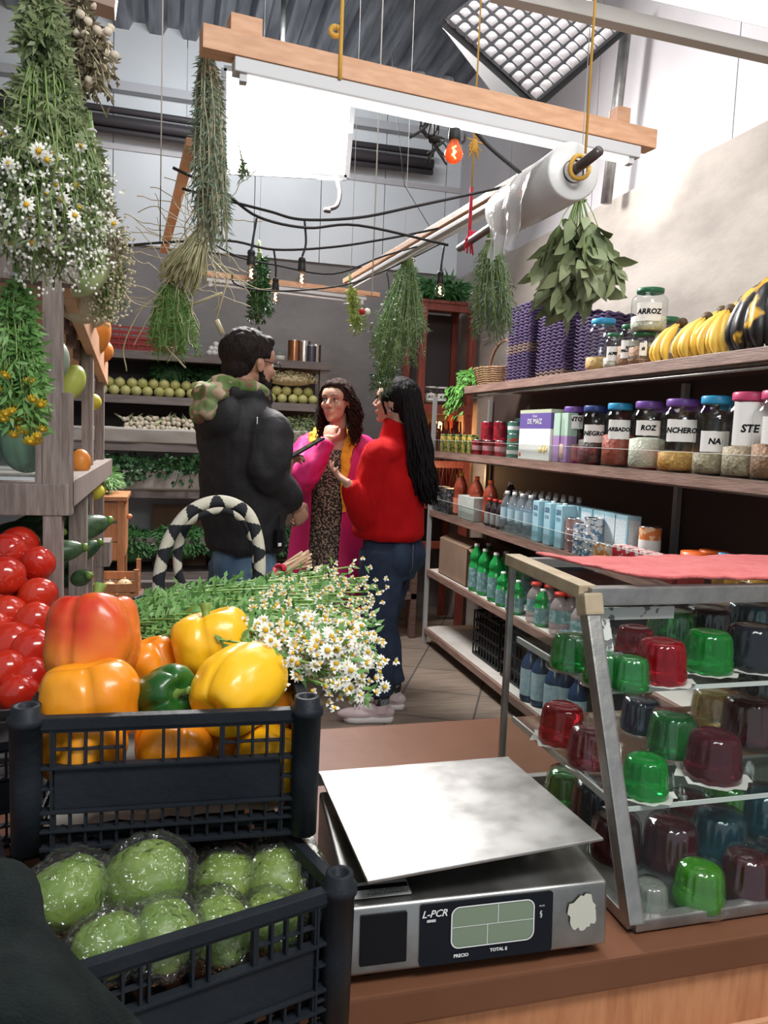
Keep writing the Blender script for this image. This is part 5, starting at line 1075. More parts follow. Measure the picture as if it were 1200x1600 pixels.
# ------------------------------------------------------------------ WOMAN in pink coat
def pinkwoman():
    yaw = rad(-116); B = Vector((.895, 4.25, 0)); F = Fr(B, yaw)
    t = thing('person', 'person with curly hair in a magenta coat over a patterned dress, hand at chin', 'person', (B.x, B.y, 0))
    H = Fr(pY(526, 629, 4.12), rad(-127), rad(2), 1.0)
    b = MB(); head(b, H); b.tube([H(-.025, 0, -.05), H(-.035, 0, -.11), F(-.01, 0, 1.37)], [.046, .047, .058], 20)
    b.loft(ell(F, [(.8, .1, .15, -.02), (.95, .09, .135, 0), (1.1, .085, .125, 0), (1.28, .1, .155, 0), (1.37, .075, .15, 0), (1.41, .06, .09, -.005)]))
    RS = F(0, -.175, 1.345); LS = F(0, .175, 1.345); RE = pY(473, 752, 3.98); RW = pY(512, 688, 3.94); LE = F(-.02, .24, 1.08); LW = F(.08, .24, .86)
    limb(b, [RS, RE, RW], [.045, .036, .025]); limb(b, [LS, LE, LW], [.045, .036, .025])
    hand(b, RW, pY(517, 668, 3.97)-RW, Vector((.35, .75, -.25)), -1, (1.05, 1.1, 1.15, 1.2), .8, .92); hand(b, LW, (0, 0, -1), (-.5, 0, 0), 1, s=.9)
    HP = [F(0, s*.08, .86) for s in (1, -1)]; KN = [F(.02, s*.09, .46) for s in (1, -1)]; AN = [F(0, s*.1, .08) for s in (1, -1)]
    legs(b, HP, KN, AN, [.08, .07, .05, .045, .035]); sk_ = skin('skin pink', (.55, .31, .22), (.62, .37, .27)); fuse(b, 'body', sk_, t, .0042, 3, fn=sockets(H))
    hm = hairm('hair brown', (.018, .01, .008), (.05, .03, .025)); face_bits(H, t, hm, mat('lips pink', (.48, .17, .15), .4), gaze=(-.1, .05))
    dress = mat('floral dress', (.03, .027, .025), .7, col2=(.42, .34, .24), scale=95, lo=.52, hi=.56, detail=1)
    d = MB(); d.loft(ell(F, [(.25, .2, .22, 0), (.6, .15, .19, 0), (.85, .13, .175, 0), (1.02, .105, .14, .0), (1.15, .11, .14, .0), (1.27, .12, .155, 0), (1.33, .1, .15, -.01)], 32))
    fuse(d, 'dress', dress, t, .007, 3, fn=folds(.012, (9, 9, 2), 4))
    for s in (-1, 1): MB().loft([[F(.085-.02*k, s*(.02+.018*k), 1.24+.055*k), F(.092-.02*k, s*(.075+.008*k), 1.24+.055*k), F(.08-.02*k, s*(.075+.008*k), 1.24+.055*k), F(.07-.02*k, s*(.02+.018*k), 1.24+.055*k)] for k in range(4)]).build('dress_strap', dress, t)
    mag = mat('magenta cloth', (.52, .01, .12), .6, col2=(.6, .018, .17), scale=4, bump=.1, bscale=60); yel = mat('yellow lining', (.75, .36, .015), .7, col2=(.82, .44, .03), scale=8)
    zs = [(.32, .27, .29, .3), (.6, .235, .265, .32), (.85, .2, .24, .36), (1.05, .17, .215, .42), (1.2, .155, .205, .5), (1.3, .14, .2, .62), (1.37, .11, .18, .8), (1.405, .085, .12, 1.1)]
    n = 48; vs = []; fs = []
    for i, (z, rf, rl, op) in enumerate(zs):
        for k in range(n+1):
            a = op+(2*pi-2*op)*k/n; q = 1+.06*noise.noise((a*3, z*1.2, 2))*(1.6 if z < 1 else .6); vs.append(F(rf*cos(a)*q, rl*sin(a)*q, z))
    for i in range(len(zs)-1):
        for k in range(n): a = i*(n+1)+k; fs.append((a, a+1, a+n+2, a+n+1))
    me = modded(meshof(MB().add(vs, fs)), [('SUBSURF', dict(levels=2)), ('SOLIDIFY', dict(thickness=.008, offset=-1, material_offset=1, material_offset_rim=1))])
    me.materials.append(mag); me.materials.append(yel); me.polygons.foreach_set('use_smooth', [True]*len(me.polygons)); link('coat', me, t)
    j = MB(); limb(j, [RS+F.l*.03, RS*.5+RE*.5+F.l*-.01, RE+Vector((0, 0, .005)), RE*.4+RW*.6, RW-(RW-RE).normalized()*.005], [.075, .078, .075, .062, .036]); fuse(j, 'sleeve', mag, t, .006, 4, fn=folds(.016, (11, 11, 8), 6))
    j = MB(); limb(j, [LS-F.l*.03, LS*.5+LE*.5, LE, LE*.4+LW*.6, LW], [.085, .085, .08, .065, .045]); fuse(j, 'sleeve', mag, t, .006, 4, fn=folds(.014, (11, 11, 8), 9))
    MB().tube([RW-(RW-RE).normalized()*.05, RW-(RW-RE).normalized()*.03, RW], [.046, .042, .038], 20).build('cuff', mag, t)
    # yellow hood lying open on both shoulders
    for s in (-1, 1):
        g = MB(); pts = [F(-.08, s*.06, 1.435), F(-.01, s*.105, 1.435), F(.06, s*.11, 1.41), F(.115, s*.09, 1.33), F(.145, s*.088, 1.2)] + ([F(.165, s*.1, 1.0)] if s > 0 else [])
        g.tube(pts, [.03, .036, .036, .032, .024]+([.014] if s > 0 else []), 12, flat=.45); fuse(g, 'hood_lining', yel, t, .005, 4, fn=folds(.008, (20, 20, 20), 8))
    g = MB(); g.ball(H(-.02, 0, .035), (.104, .088, .098), 0, 30, 20, mtx=H.m()); g.ball(H(.035, 0, .085), (.05, .06, .036), 0, 20, 12, mtx=H.m()); g.ball(H(-.07, 0, -.05), (.055, .07, .07), 0, 24, 14, mtx=H.m())
    def cut(co, no):
        f, l, u = [np.array(x) for x in (H.f, H.l, H.u)]; dd = (co-np.array(H.o)); a, b2, c = dd@f, dd@l, dd@u; k = np.maximum(np.clip((a-.045)/.02, 0, 1)*np.clip((.07+.0*c-c+np.abs(b2)*-.5+.012)/.02, 0, 1), np.clip((a+.01)/.02, 0, 1)*np.clip((.01-c)/.02, 0, 1)); return co-no*(k*.03)[:, None]+no*np.array([[.005*noise.noise((v[0]*60, v[1]*60, v[2]*20))] for v in co])
    fuse(g, 'hair', hm, t, .005, 3, fn=cut)
    g = MB(); random.seed(31)
    for i in range(230):
        s = random.choice((-1, 1)); e = R(0, 1); bk = R(0, 1); q = H(.055-.12*bk, s*(.01+.07*e), .122-.05*e-.02*bk); pts = []; ph = R(0, 6.28); L2 = R(.7, 1); rad_ = R(.008, .016)
        side = s*(.078+.03*R(.2, 1)); aa = .01-.11*bk
        for k in range(19):
            u = k/18*L2; w_ = min(1, u*2.6)**.7; base = H(.055-.12*bk+(aa-.055+.12*bk)*w_, s*(.01+.07*e)+(side-s*(.01+.07*e))*w_, .124-.05*e-.02*bk-.31*u)
            pts.append(base+Vector((cos(ph+u*26), sin(ph+u*26), 0))*rad_*min(1, u*4))
        g.tube(pts, [.0042*(1-.5*k/18) for k in range(19)], 4)
    g.build('curls', hm, t)
pinkwoman()
# ================================================================== LEFT STAND
twine = mat('white twine', (.6, .58, .55), .8)
ls = thing('display_stand', 'weathered grey wooden produce stand with tall posts at the left', 'stand', (-.6, 2.6, 0))
LX = -.25
def post(px, Y, z0, z1, w, X=LX): 
    MB().box((X-w/2-.012, Y-w/2, z0), (X+w/2-.012, Y+w/2, z1), 0, .002).build('post', wood_grey, ls)
post(92, 2.0, 0, 1.76, .042); post(142, 2.82, 0, 1.70, .036); post(157, 3.3, 0, 1.70, .034)
for x in (-1.0,): 
    for y in (2.0, 3.3): MB().box((x-.02, y-.02, 0), (x+.02, y+.02, 2.1), 0, .002).build('post', wood_grey, ls)
MB().box((LX-.05, 1.985, 1.2), (LX+.03, 2.03, 1.49), 0, .002).build('corner_block', wood_grey, ls)
MB().box((-1.02, 1.975, 1.2), (LX+.025, 2.01, 1.275), 0, .003).build('rail', wood_grey, ls)
MB().box((LX-.02, 2.01, 1.215), (LX+.03, 3.4, 1.28), 0, .003).build('rail', wood_grey, ls)
MB().box((LX-.02, 3.28, .85), (LX+.03, 3.42, .95), 0, .003).build('brace', wood_grey, ls); MB().box((LX-.03, 2.45, .9), (LX+.02, 2.5, 1.22), 0, .003).build('brace', wood_grey, ls)
MB().box((-1.0, 2.01, 1.2), (LX-.02, 3.4, 1.22)).build('shelf_board', wood_grey, ls)
MB().box((-1.0, 2.03, .6), (LX-.02, 3.4, .62)).build('shelf_board', wood_grey, ls)
# upper sloping rack with fruit
s_ = MB(); q0, q1 = pX(112, 415, LX+.02), pX(160, 560, LX+.02)
MB().bar((LX, 2.0, 1.80), (LX, 3.35, 1.62), .03, .09, 0, .003).build('upper_rail', wood_beam, ls)
MB().box((-1.0, 1.98, 1.74), (LX+.04, 2.05, 1.83), 0, .003).build('upper_rail', wood_grey, ls)
MB().add([(-1.0, 2.02, 1.82), (LX, 2.02, 1.82), (LX, 3.35, 1.66), (-1.0, 3.35, 1.66), (-1.0, 2.02, 1.8), (LX, 2.02, 1.8), (LX, 3.35, 1.64), (-1.0, 3.35, 1.64)], [(0, 1, 2, 3), (7, 6, 5, 4), (0, 4, 5, 1), (1, 5, 6, 2), (2, 6, 7, 3), (3, 7, 4, 0)], 0, False).build('sloping_shelf', wood_beam, ls)
for k in range(6): MB().box((LX-.05, 2.2+.18*k, 1.70-.024*k), (LX-.03, 2.3+.18*k, 1.76-.024*k)).build('bracket', wood_dark, ls)
# red brown canopy board and upper beam at the top left
MB().box((-1.3, 1.9, 2.0), (-.4, 1.95, 2.42)).build('canopy_board', mat('red brown board', (.16, .06, .04), .55, col2=(.22, .09, .06), scale=5), label='red brown board closing the top left of the stand', cat='board')
cnb = thing('canopy_beam', 'tan wooden beam over the hanging chamomile at the top left', 'beam', (-.6, 1.88, 2.4)); MB().bar((-1.2, 1.86, 2.47), (-.12, 1.9, 2.33), .06, .045, 0, .003).build('beam', mat('tan beam', (.36, .25, .2), .6), cnb)
MB().bar(pY(25, 55, 1.82), pY(55, 150, 1.85), .03, .006).build('angle_strap', steel_dull, cnb)
t = thing('lamp_tube', 'thin white tube lamp standing upright behind the big chamomile bunch', 'lamp', pY(135, 300, 1.75)); MB().tube([pY(107, 95, 1.75), pY(138, 290, 1.75)], .009, 10).build('tube', mat('cool tube', (.9, .9, .9), .3, emit=(1, 1, 1), estr=2.2), t); MB().tube([pY(105, 85, 1.75), pY(107, 95, 1.75)], .0095, 10).build('cap', steel_dull, t); MB().tube([pY(105, 85, 1.75), pY(104, 40, 1.86), pY(104, 20, 1.88)], .002, 5).build('cord', twine, t)
# ---- glass bin with squashes
sq = mat('dark squash', (.035, .1, .05), .4, col2=(.2, .35, .22), scale=14, stretch=(1, 1, .3)); dkg = mat('cucumber', (.018, .05, .022), .35, col2=(.07, .14, .06), scale=22, bump=.15)
t = thing('glass_bin', 'clear glass bin on the rail of the stand holding dark green squashes', 'bin', (-.42, 1.9, 1.28)); xa, xb, ya, yb, za, zb = -.62, -.268, 1.99, 2.2, 1.281, 1.49
for a, b in (((xa, ya, za), (xb, ya+.004, zb)), ((xb-.004, ya, za), (xb, yb, zb)), ((xa, yb-.004, za), (xb, yb, zb)), ((xa, ya, za), (xb, yb, za+.004))): MB().box(a, b).build('pane', glass, t)
MB().box((xa, ya-.001, za), (xb, ya+.006, za+.008)).box((xb-.006, ya, za), (xb+.001, ya+.006, zb)).build('edge', mat('pale edge', (.6, .64, .64), .3), t)
random.seed(14)
for k, (x, y, z, r, w) in enumerate(((-.335, 2.09, 1.375, .075, 'standing nearest the glass corner'), (-.43, 2.08, 1.365, .06, 'next to the corner one'), (-.52, 2.1, 1.37, .07, 'farthest left in the bin'))):
    tt_ = thing('green_squash', 'dark green squash inside the glass bin, '+w, 'squash', (x, y, z-r)); MB().ball((x, y, z), (r*.85, r*.8, r*1.05), 0, 40, 20, fn=lambda d: 1+.05*cos(8*math.atan2(d.y, d.x))).build('squash', sq, tt_); MB().tube([(x, y, z+r*.95), (x+.01, y, z+r*1.25)], [.012, .008], 8).build('stem', stem_g, tt_)
# ---- melons and fruit on the sloping rack
mel = mat('striped melon', (.12, .22, .07), .4, col2=(.5, .6, .3), scale=9, stretch=(1, 1, .2)); crm = mat('netted melon', (.52, .42, .27), .7, col2=(.66, .56, .4), scale=40, bump=.4, bscale=70); orf = mat('orange fruit', (.75, .22, .03), .4, col2=(.8, .32, .06), scale=12)
def fruit(name, px, py, Y, r, ms, label, cat='fruit', sc=(1, 1, 1), rot=0, group=None, stem=None, fn=None, n=28):
    c = pY(px, py, Y) if px is not None else Vector(Y); rr = [r*x for x in sc]; Rm = Euler((0, rot, 0)).to_matrix(); t = thing(name, label, cat, (c.x, c.y, c.z-rr[2]), group)
    MB().ball(c, rr, 0, n, n//2+4, mtx=Rm, fn=fn).build('flesh', ms, t)
    if stem: MB().tube([c+Rm @ Vector((0, 0, rr[2]*.9)), c+Rm @ Vector((.1*r, 0, rr[2]*1.2))], [r*.16, r*.1], 6).build('stem', stem, t)
    return t
fruit('melon', 118, 402, 2.15, .085, mel, 'green striped melon on the upper rack behind the hanging chamomile', 'melon', (1, 1, 1.15), stem=stem_g)
fruit('melon', 128, 452, 2.35, .085, crm, 'cream netted melon below the striped one on the upper rack', 'melon', (1, 1, 1.1)); fruit('melon', 138, 478, 2.7, .07, crm, 'second cream melon lower on the upper rack', 'melon')
fruit('papaya', 151, 522, 3.0, .06, orf, 'orange papaya at the lower end of the upper rack', 'papaya', (.8, 1, 1.3), rot=.2); fruit('papaya', 158, 548, 3.2, .045, orf, 'small orange fruit at the very end of the upper rack', 'fruit')
fruit('mango', 126, 722, 2.5, .03, orf, 'orange fruit beside the yellow green pepper on the stand', 'fruit', (1, 1, 1.3))
fruit('mango', 112, 598, 2.6, .048, mat('lime yellow', (.4, .5, .08), .4, col2=(.55, .6, .15), scale=6), 'yellow green fruit behind the near post', 'fruit', (.8, 1, 1.2), rot=.4); fruit('mango', 66, 560, 2.3, .07, mat('squash grey', (.25, .32, .25), .5), 'grey green squash behind the hanging leaves', 'squash')
fruit('lemon', 150, 768, 3.0, .03, mat('lemon', (.7, .6, .06), .4), 'lemon beyond the second post', 'lemon'); fruit('lemon', 145, 628, 3.0, .03, M['lemon'], 'small yellow fruit beside the second post', 'lemon')
# ---- tomatoes
tom = mat('tomato skin', (.5, .012, .008), .16, col2=(.62, .04, .015), scale=5, coat=.5); tst = mat('tomato stem', (.07, .14, .03), .6)
lattice_crate('produce_crate', -.72, -.24, 1.52, 1.96, CZ+.001, .14, blk, 'black lattice crate under the tomato heap at the left')
random.seed(8); k = 0
tspots = [(12, 862, 1.93), (58, 880, 1.92), (30, 852, 2.0), (8, 900, 1.83), (60, 930, 1.82), (28, 935, 1.88), (12, 960, 1.78), (55, 972, 1.76), (18, 1008, 1.72), (52, 1018, 1.7), (-8, 930, 1.85), (-12, 985, 1.75), (40, 905, 1.95), (-5, 870, 1.95), (10, 1050, 1.66), (50, 1060, 1.66), (30, 1085, 1.62), (-15, 1040, 1.7), (-40, 900, 1.9), (-45, 960, 1.8), (-45, 1020, 1.72), (-30, 850, 2.0)]
for i, (px, py_, Y) in enumerate(tspots):
    c = pY(px, py_, Y); r = R(.042, .05); t = thing('tomato', 'ripe red tomato in the heap, '+('%s down its right side by the post' % NUM[i] if px > 35 else '%s along its middle' % NUM[i] if px > 0 else '%s at its left margin' % NUM[i]), 'tomato', (c.x, c.y, c.z-r*.85), 'tomatoes heaped at the left')
    Rm = Euler((-R(.5, 1.6), jit(.9), 0)).to_matrix(); ph = jit(3)
    MB().ball(c, (r, r, r*.88), 0, 28, 18, mtx=Rm, fn=lambda d: 1+.012*cos(5*math.atan2(d.y, d.x)+ph)-.1*math.exp(-((d.z-1)/.06)**2)).build('tomato_flesh', tom, t)
    MB().ball(c+Rm @ Vector((0, 0, r*.72)), (.006, .006, .004), 0, 8, 5).build('stem', tst, t)
for i, (px, py_, Y, r, rot) in enumerate(((60, 845, 2.4, .03, 1.2), (75, 828, 2.5, .035, .9), (48, 865, 2.3, .03, 1.5), (118, 830, 2.55, .042, 1.3), (112, 870, 2.5, .035, 1.1), (125, 800, 2.8, .03, .3), (40, 825, 2.6, .035, 1.0), (78, 865, 2.3, .035, 1.4), (20, 835, 2.6, .04, 1.3), (112, 905, 2.5, .035, 1.3))):
    c = pY(px, py_, Y); t = thing('courgette', 'dark green courgette behind the tomatoes, %s of the pile' % NUM[i], 'courgette', (c.x, c.y, c.z-r)); Rm = Euler((jit(.3), rot, jit(.6))).to_matrix()
    MB().ball(c, (r, r, r*2.6), 0, 18, 16, mtx=Rm).build('courgette_skin', dkg, t); MB().tube([c+Rm @ Vector((0, 0, r*2.45)), c+Rm @ Vector((0, 0, r*2.85))], [r*.4, r*.3], 7).build('stem', stem_g, t)
# produce table beneath (dark) and crate wall
MB().box((-1.3, 2.05, .9), (LX-.03, 3.2, .93)).build('dark_ledge', wood_dark, label='dark wooden ledge carrying the courgettes inside the stand', cat='shelf')
# ---- little orange cart with onions and drawers beyond the stand
cv = thing('wooden_cart', 'small orange wooden kitchen cart with wire baskets beyond the stand', 'cart', (-.33, 3.95, 0))
for x in (-.5, -.225):
    for y in (3.85, 4.15): MB().box((x, y, 0), (x+.03, y+.03, 1.07), 0, .002).build('leg', wood_orange, cv)
MB().box((-.52, 3.83, 1.065), (-.18, 4.2, 1.085), 0, .003).build('cart_top', wood_orange, cv)
for z in (.97, .87, .78): MB().box((-.47, 3.855, z), (-.225, 3.87, z+.085), 0, .002).build('drawer_front', wood_orange, cv)
MB().box((-.2, 3.87, .8), (-.19, 4.15, 1.06)).build('side_panel', wood_orange, cv)
MB().ball((-.175, 3.95, .98), .014).build('knob', wood_orange, cv)
MB().box((-.47, 3.855, .7), (-.225, 3.87, .73)).build('rail', wood_orange, cv)
g = MB()
for k in range(8): g.tube([(-.47+.033*k, 3.86, .73), (-.47+.033*k, 3.9, .6), (-.47+.033*k, 4.15, .6)], .002, 4)
for k in range(5): g.tube([(-.47, 3.86+.01*k, .72-.03*k), (-.22, 3.86+.01*k, .72-.03*k)], .002, 4)
g.build('wire_basket', mat('white wire', (.6, .6, .6), .4), cv)
ob = thing('wooden_box', 'small slatted wooden box of onions beside the cart foot', 'box', (-.24, 3.62, .65))
for z in (.66, .705):
    for a_, b_ in (((-.38, 3.48, z), (-.13, 3.49, z+.035)), ((-.13, 3.48, z), (-.12, 3.78, z+.035)), ((-.38, 3.78, z), (-.13, 3.79, z+.035))): MB().box(a_, b_).build('slat', wood_orange, ob)
for x, y in ((-.135, 3.485), (-.135, 3.77), (-.37, 3.485)): MB().box((x, y, .65), (x+.02, y+.02, .80)).build('corner_post', wood_orange, ob)
MB().box((-.38, 3.48, .65), (-.12, 3.79, .66)).build('box_floor', wood_orange, ob)
MB().box((-.45, 3.45, 0), (-.1, 3.82, .65)).build('low_cabinet', wood_dark, label='dark low cabinet under the slatted onion box', cat='cabinet')
on = mat('onion skin', (.5, .36, .18), .4, col2=(.62, .5, .3), scale=12)
for k, (x, y) in enumerate(((-.17, 3.53), (-.24, 3.56), (-.18, 3.62), (-.3, 3.53))): fruit('onion', None, 0, (x, y, .70), .036, on, 'pale onion in the slatted box, %s from the front corner' % NUM[k], 'onion', stem=on)
# ================================================================== PRODUCE ON THE BACK SHELVES
gv = mat('guava skin', (.33, .36, .1), .45, col2=(.48, .46, .18), scale=6)
random.seed(18)
g0 = None
def rowfruit(x0, x1, step, z, r, rows, where, ms, nm, y=BY+.05):
    global g0
    k = 0
    for row in range(rows):
        x = x0+row*step/2
        while x < x1:
            c = Vector((x+jit(.006), y+.03*row+jit(.01), z+r*.95+row*r*1.5)); k += 1
            lab = '%s %s, %s from left, %s row' % (nm[1], where, NUM[min(k-1, 21)] if k <= 22 else 'farther right', ('lower', 'upper', 'top')[row])
            if g0 is None: g0 = fruit(nm[0], None, 0, c, r, ms, lab, nm[2], (1, 1, .95), group=nm[1]+' '+where, stem=stem_g, n=16); g0c = c
            else:
                o = dup(g0, (c.x, c.y, c.z-r*.95), label=lab, group=nm[1]+' '+where); o.rotation_euler = (0, 0, jit(3))
            x += step
        
rowfruit(-.42, .36, .071, BZ[1], .036, 2, 'on the second shelf', gv, ('guava', 'pale green guava', 'guava'))
rowfruit(.62, 1.0, .075, BZ[1], .036, 2, 'behind the bearded head', gv, ('guava', 'yellow green guava', 'guava'))
# onions / spring onion bulbs
bulb = mat('white bulb', (.5, .44, .33), .45, col2=(.66, .6, .48), scale=10)
sb0 = None
for i in range(62):
    x = -.28+.5*(i % 21)/21+jit(.012); lv = i//21; z = BZ[2]+.115+lv*.03+jit(.006)-abs(x+.02)*.07; y = BY+.0+.02*lv+jit(.015)
    lab = 'white spring onion bulb above the paper, %s along the %s layer' % (NUM[i % 21], ('bottom', 'middle', 'top')[lv])
    if sb0 is None:
        sb0 = thing('spring_onion', lab, 'spring onion', (x, y, z), 'spring onions on the third shelf'); MB().ball((x, y, z), (.016, .019, .016), 0, 12, 8).build('bulb', bulb, sb0); MB().tube([(x, y+.012, z), (x, y+.09, z+.012)], [.009, .006], 6).build('stalk', mat('pale stalk', (.45, .5, .3), .5), sb0)
    else: o = dup(sb0, (x, y, z), (jit(.5), jit(.5), jit(.9)), label=lab)
# leafy heaps
lf = [mat('leaf green dark', (.015, .06, .018), .55, col2=(.03, .1, .03), scale=20), mat('leaf green mid', (.03, .12, .03), .5, col2=(.06, .18, .05), scale=20), mat('leaf green light', (.1, .24, .06), .5, col2=(.16, .32, .09), scale=20), mat('leaf olive', (.12, .16, .07), .55, col2=(.2, .24, .11), scale=20)]
def leafheap(c, size, n, L, w, mi, seed, droop=.4, front=0):
    random.seed(seed); g = MB(); c = Vector(c)
    for i in range(n):
        d = Vector((jit(1), jit(1), R(-.25, 1))); 
        if d.length > 1: d.normalize()
        p = c+Vector((d.x*size[0], d.y*size[1], d.z*size[2])); dr = Vector((d.x+jit(.8), d.y*.6-.5+jit(.6), d.z-droop+jit(.7))); g.leaf(p, dr, (jit(1), -1, 1), L*R(.6, 1.2), w*R(.7, 1.2), mi, .3, 1)
    g.ball(c, (size[0]*.9, size[1]*.85, size[2]*.8), mi, 18, 12); return g
def heap(name, c, size, n, L, w, ms, label, cat, seed, droop=.4):
    t = thing(name, label, cat, (c[0], c[1], c[2]-size[2]*.3)); leafheap(c, size, n, L, w, 0, seed, droop).build('leaves', ms, t); return t
heap('herb_bunch', (.32, BY+.1, BZ[2]+.12), (.13, .12, .1), 900, .03, .014, lf[0], 'round dark green herb mound beside the spring onions', 'herbs', 41)
for k, (x, z, s, L) in enumerate(((-.1, BZ[0]-.13, .14, .05), (.2, BZ[0]-.14, .16, .05), (.42, BZ[0]-.12, .13, .05))): heap('herb_bunch', (x+.12, BY+.22, z), (s, .12, .1), 420, L, .018, lf[0], 'dark leafy greens at the back above the guavas, %s of three' % ('left', 'middle', 'right')[k], 'herbs', 43+k, .6)
# parsley trailing over paper
t = thing('parsley_bunch', 'dark parsley trailing over the cream paper on the fourth shelf', 'parsley', (-.05, BY, BZ[3]+.1)); random.seed(51); g = MB()
for i in range(44):
    x = R(-.42, .42); p = [Vector((x, BY+.1, BZ[3]+.2)), Vector((x+jit(.04), BY-.02, BZ[3]+.2+jit(.03))), Vector((x+jit(.09), BY-.065, BZ[3]+R(.03, .17) if x < .15 else BZ[3]+R(.1, .18)))]; g.tube(p, .0025, 4)
    for q in range(16):
        b_ = p[1].lerp(p[2], R(0, 1)) if q < 10 else p[0].lerp(p[1], R(0, 1)); g.leaf(b_+Vector((jit(.03), jit(.02), jit(.025))), (jit(1), -.6, jit(1)), (jit(1), -1, jit(1)), .038, .03, 0, .3, 1)
g.build('leaves', lf[0], t)
t = thing('cabbage', 'round dark green cabbage at the right of the trailing parsley', 'cabbage', (.39, BY+.08, BZ[3]+.12)); cc = Vector((.40, BY+.06, BZ[3]+.2)); g = MB().ball(cc, .085, 0, 30, 20, fn=lambda d: 1+.04*noise.noise(d*3)); 
for i in range(24): d = Vector((jit(1), -abs(jit(1)), jit(1))).normalized(); g.leaf(cc+d*.08-Vector((0, 0, .03)), (d.x*.3, d.y*.3, 1), d, .09, .08, 0, .5, 3)
g.build('leaves', mat('cabbage leaf', (.025, .09, .03), .5, col2=(.06, .15, .05), scale=30), t)
heap('herb_bunch', (-.35, 4.0, 1.14), (.13, .1, .06), 700, .05, .008, lf[2], 'feathery light green dill on top of the orange cart', 'herbs', 61)
for k, (x, z, s, mi) in enumerate(((-.27, .60, .2, 1), (.08, .62, .2, 1), (.45, .6, .18, 0), (.8, .62, .18, 0))): heap('herb_bunch', (x, BY+.1, z-.02), (s, .14, .13), 1300, .05, .016, lf[mi], 'big bushy green herb pile on the low shelf, %s of four' % NUM[k], 'herbs', 63+k, .5)
for k, (x, z) in enumerate(((.72, BZ[2]+.1), (.95, BZ[2]+.1))): heap('herb_bunch', (x, BY+.06, z), (.14, .1, .13), 800, .045, .02, lf[3], 'olive leafy greens behind the magenta sleeve, %s of two' % ('left', 'right')[k], 'herbs', 71+k, .5)
heap('dried_flowers', (.82, BY+.06, BZ[1]+.17), (.2, .07, .055), 900, .018, .014, mat('dried straw flower', (.42, .34, .18), .7, col2=(.6, .52, .32), scale=30), 'dried straw coloured flowers above the guavas behind the bearded head', 'dried flowers', 75, .1)
# second-shelf box edge, red crate, garlic, tins, tumbler, back cardboard
t = lattice_crate('plastic_crate', -.62, .1, BY+.05, BY+.4, BZ[0]+.002, .16, mat('red plastic', (.28, .015, .012), .45), 'red plastic crate on the top back shelf', nx=12, ny=5)
MB().box((-.61, BY+.06, BZ[0]+.01), (.09, BY+.065, BZ[0]+.1)).build('crate_panel', M['red plastic'], t)
gar = mat('garlic', (.6, .58, .55), .6); random.seed(6)
for i in range(26):
    a = i % 9; lv = i//9; x = .26+.034*a+lv*.016+jit(.006); 
    if lv == 2: x = .31+.03*a
    c = (x, BY+.05+.02*lv, BZ[0]+.022+.032*lv); fruit('garlic_bulb', None, 0, c, .02, gar, 'white garlic bulb on the top back shelf, %s in the %s layer' % (NUM[a], ('bottom', 'middle', 'top')[lv]), 'garlic', n=12, group='garlic bulbs', stem=gar)
cop = mat('copper tin', (.35, .16, .08), .25, .9); sil = mat('silver tin', (.5, .47, .45), .22, 1)
for k, (px, r, h, ms, w) in enumerate(((459, .046, .155, cop, 'copper coloured canister left of the silver one'), (474, .05, .16, sil, 'tall silver canister in the middle of the tins'), (486, .035, .125, mat('dark tin', (.08, .08, .1), .3, .5), 'narrow dark canister between the silver ones'), (492, .042, .14, sil, 'shorter silver canister at the right end of the top back shelf'))):
    X = onX(px, BY+.12+.05*(k % 2), BZ[0]); can(X, BY+.12+.05*(k % 2), BZ[0]+.001, r, h, ms, w, name='canister', cat='canister')
t = thing('glass_tumbler', 'small clear glass tumbler left of the copper canister', 'glass', (onX(438, BY+.1, BZ[0]), BY+.1, BZ[0])); X = onX(438, BY+.1, BZ[0]); MB().lathe([(.001, .002), (.033, .002), (.038, .08)], 20, (X, BY+.1, BZ[0]), cap=False).build('glass_wall', glass, t); MB().lathe([(.001, .004), (.031, .004), (.033, .04), (.001, .04)], 20, (X, BY+.1, BZ[0]), cap=False).build('candle_wax', mat('wax', (.8, .76, .66), .5), t)
MB().box((-.1, BY+.3, .42), (.28, BY+.32, .86)).build('cardboard_sheet', cb, label='brown cardboard sheet leaning behind the herb piles', cat='cardboard'); MB().box((.3, BY+.3, .42), (.6, BY+.32, .83)).build('cardboard_sheet', mat('red brown card', (.16, .09, .06), .8), label='red brown cardboard sheet beside the first one behind the herbs', cat='cardboard')
stb = thing('small_table', 'small orange wooden table behind the magenta coat', 'table', (.68, 4.78, 0)); MB().box((.45, 4.66, .95), (.92, 4.92, .98)).build('table_top', wood_orange, stb)
for x in (.47, .87):
    for y in (4.68, 4.87): MB().box((x, y, 0), (x+.03, y+.03, .95)).build('leg', wood_orange, stb)
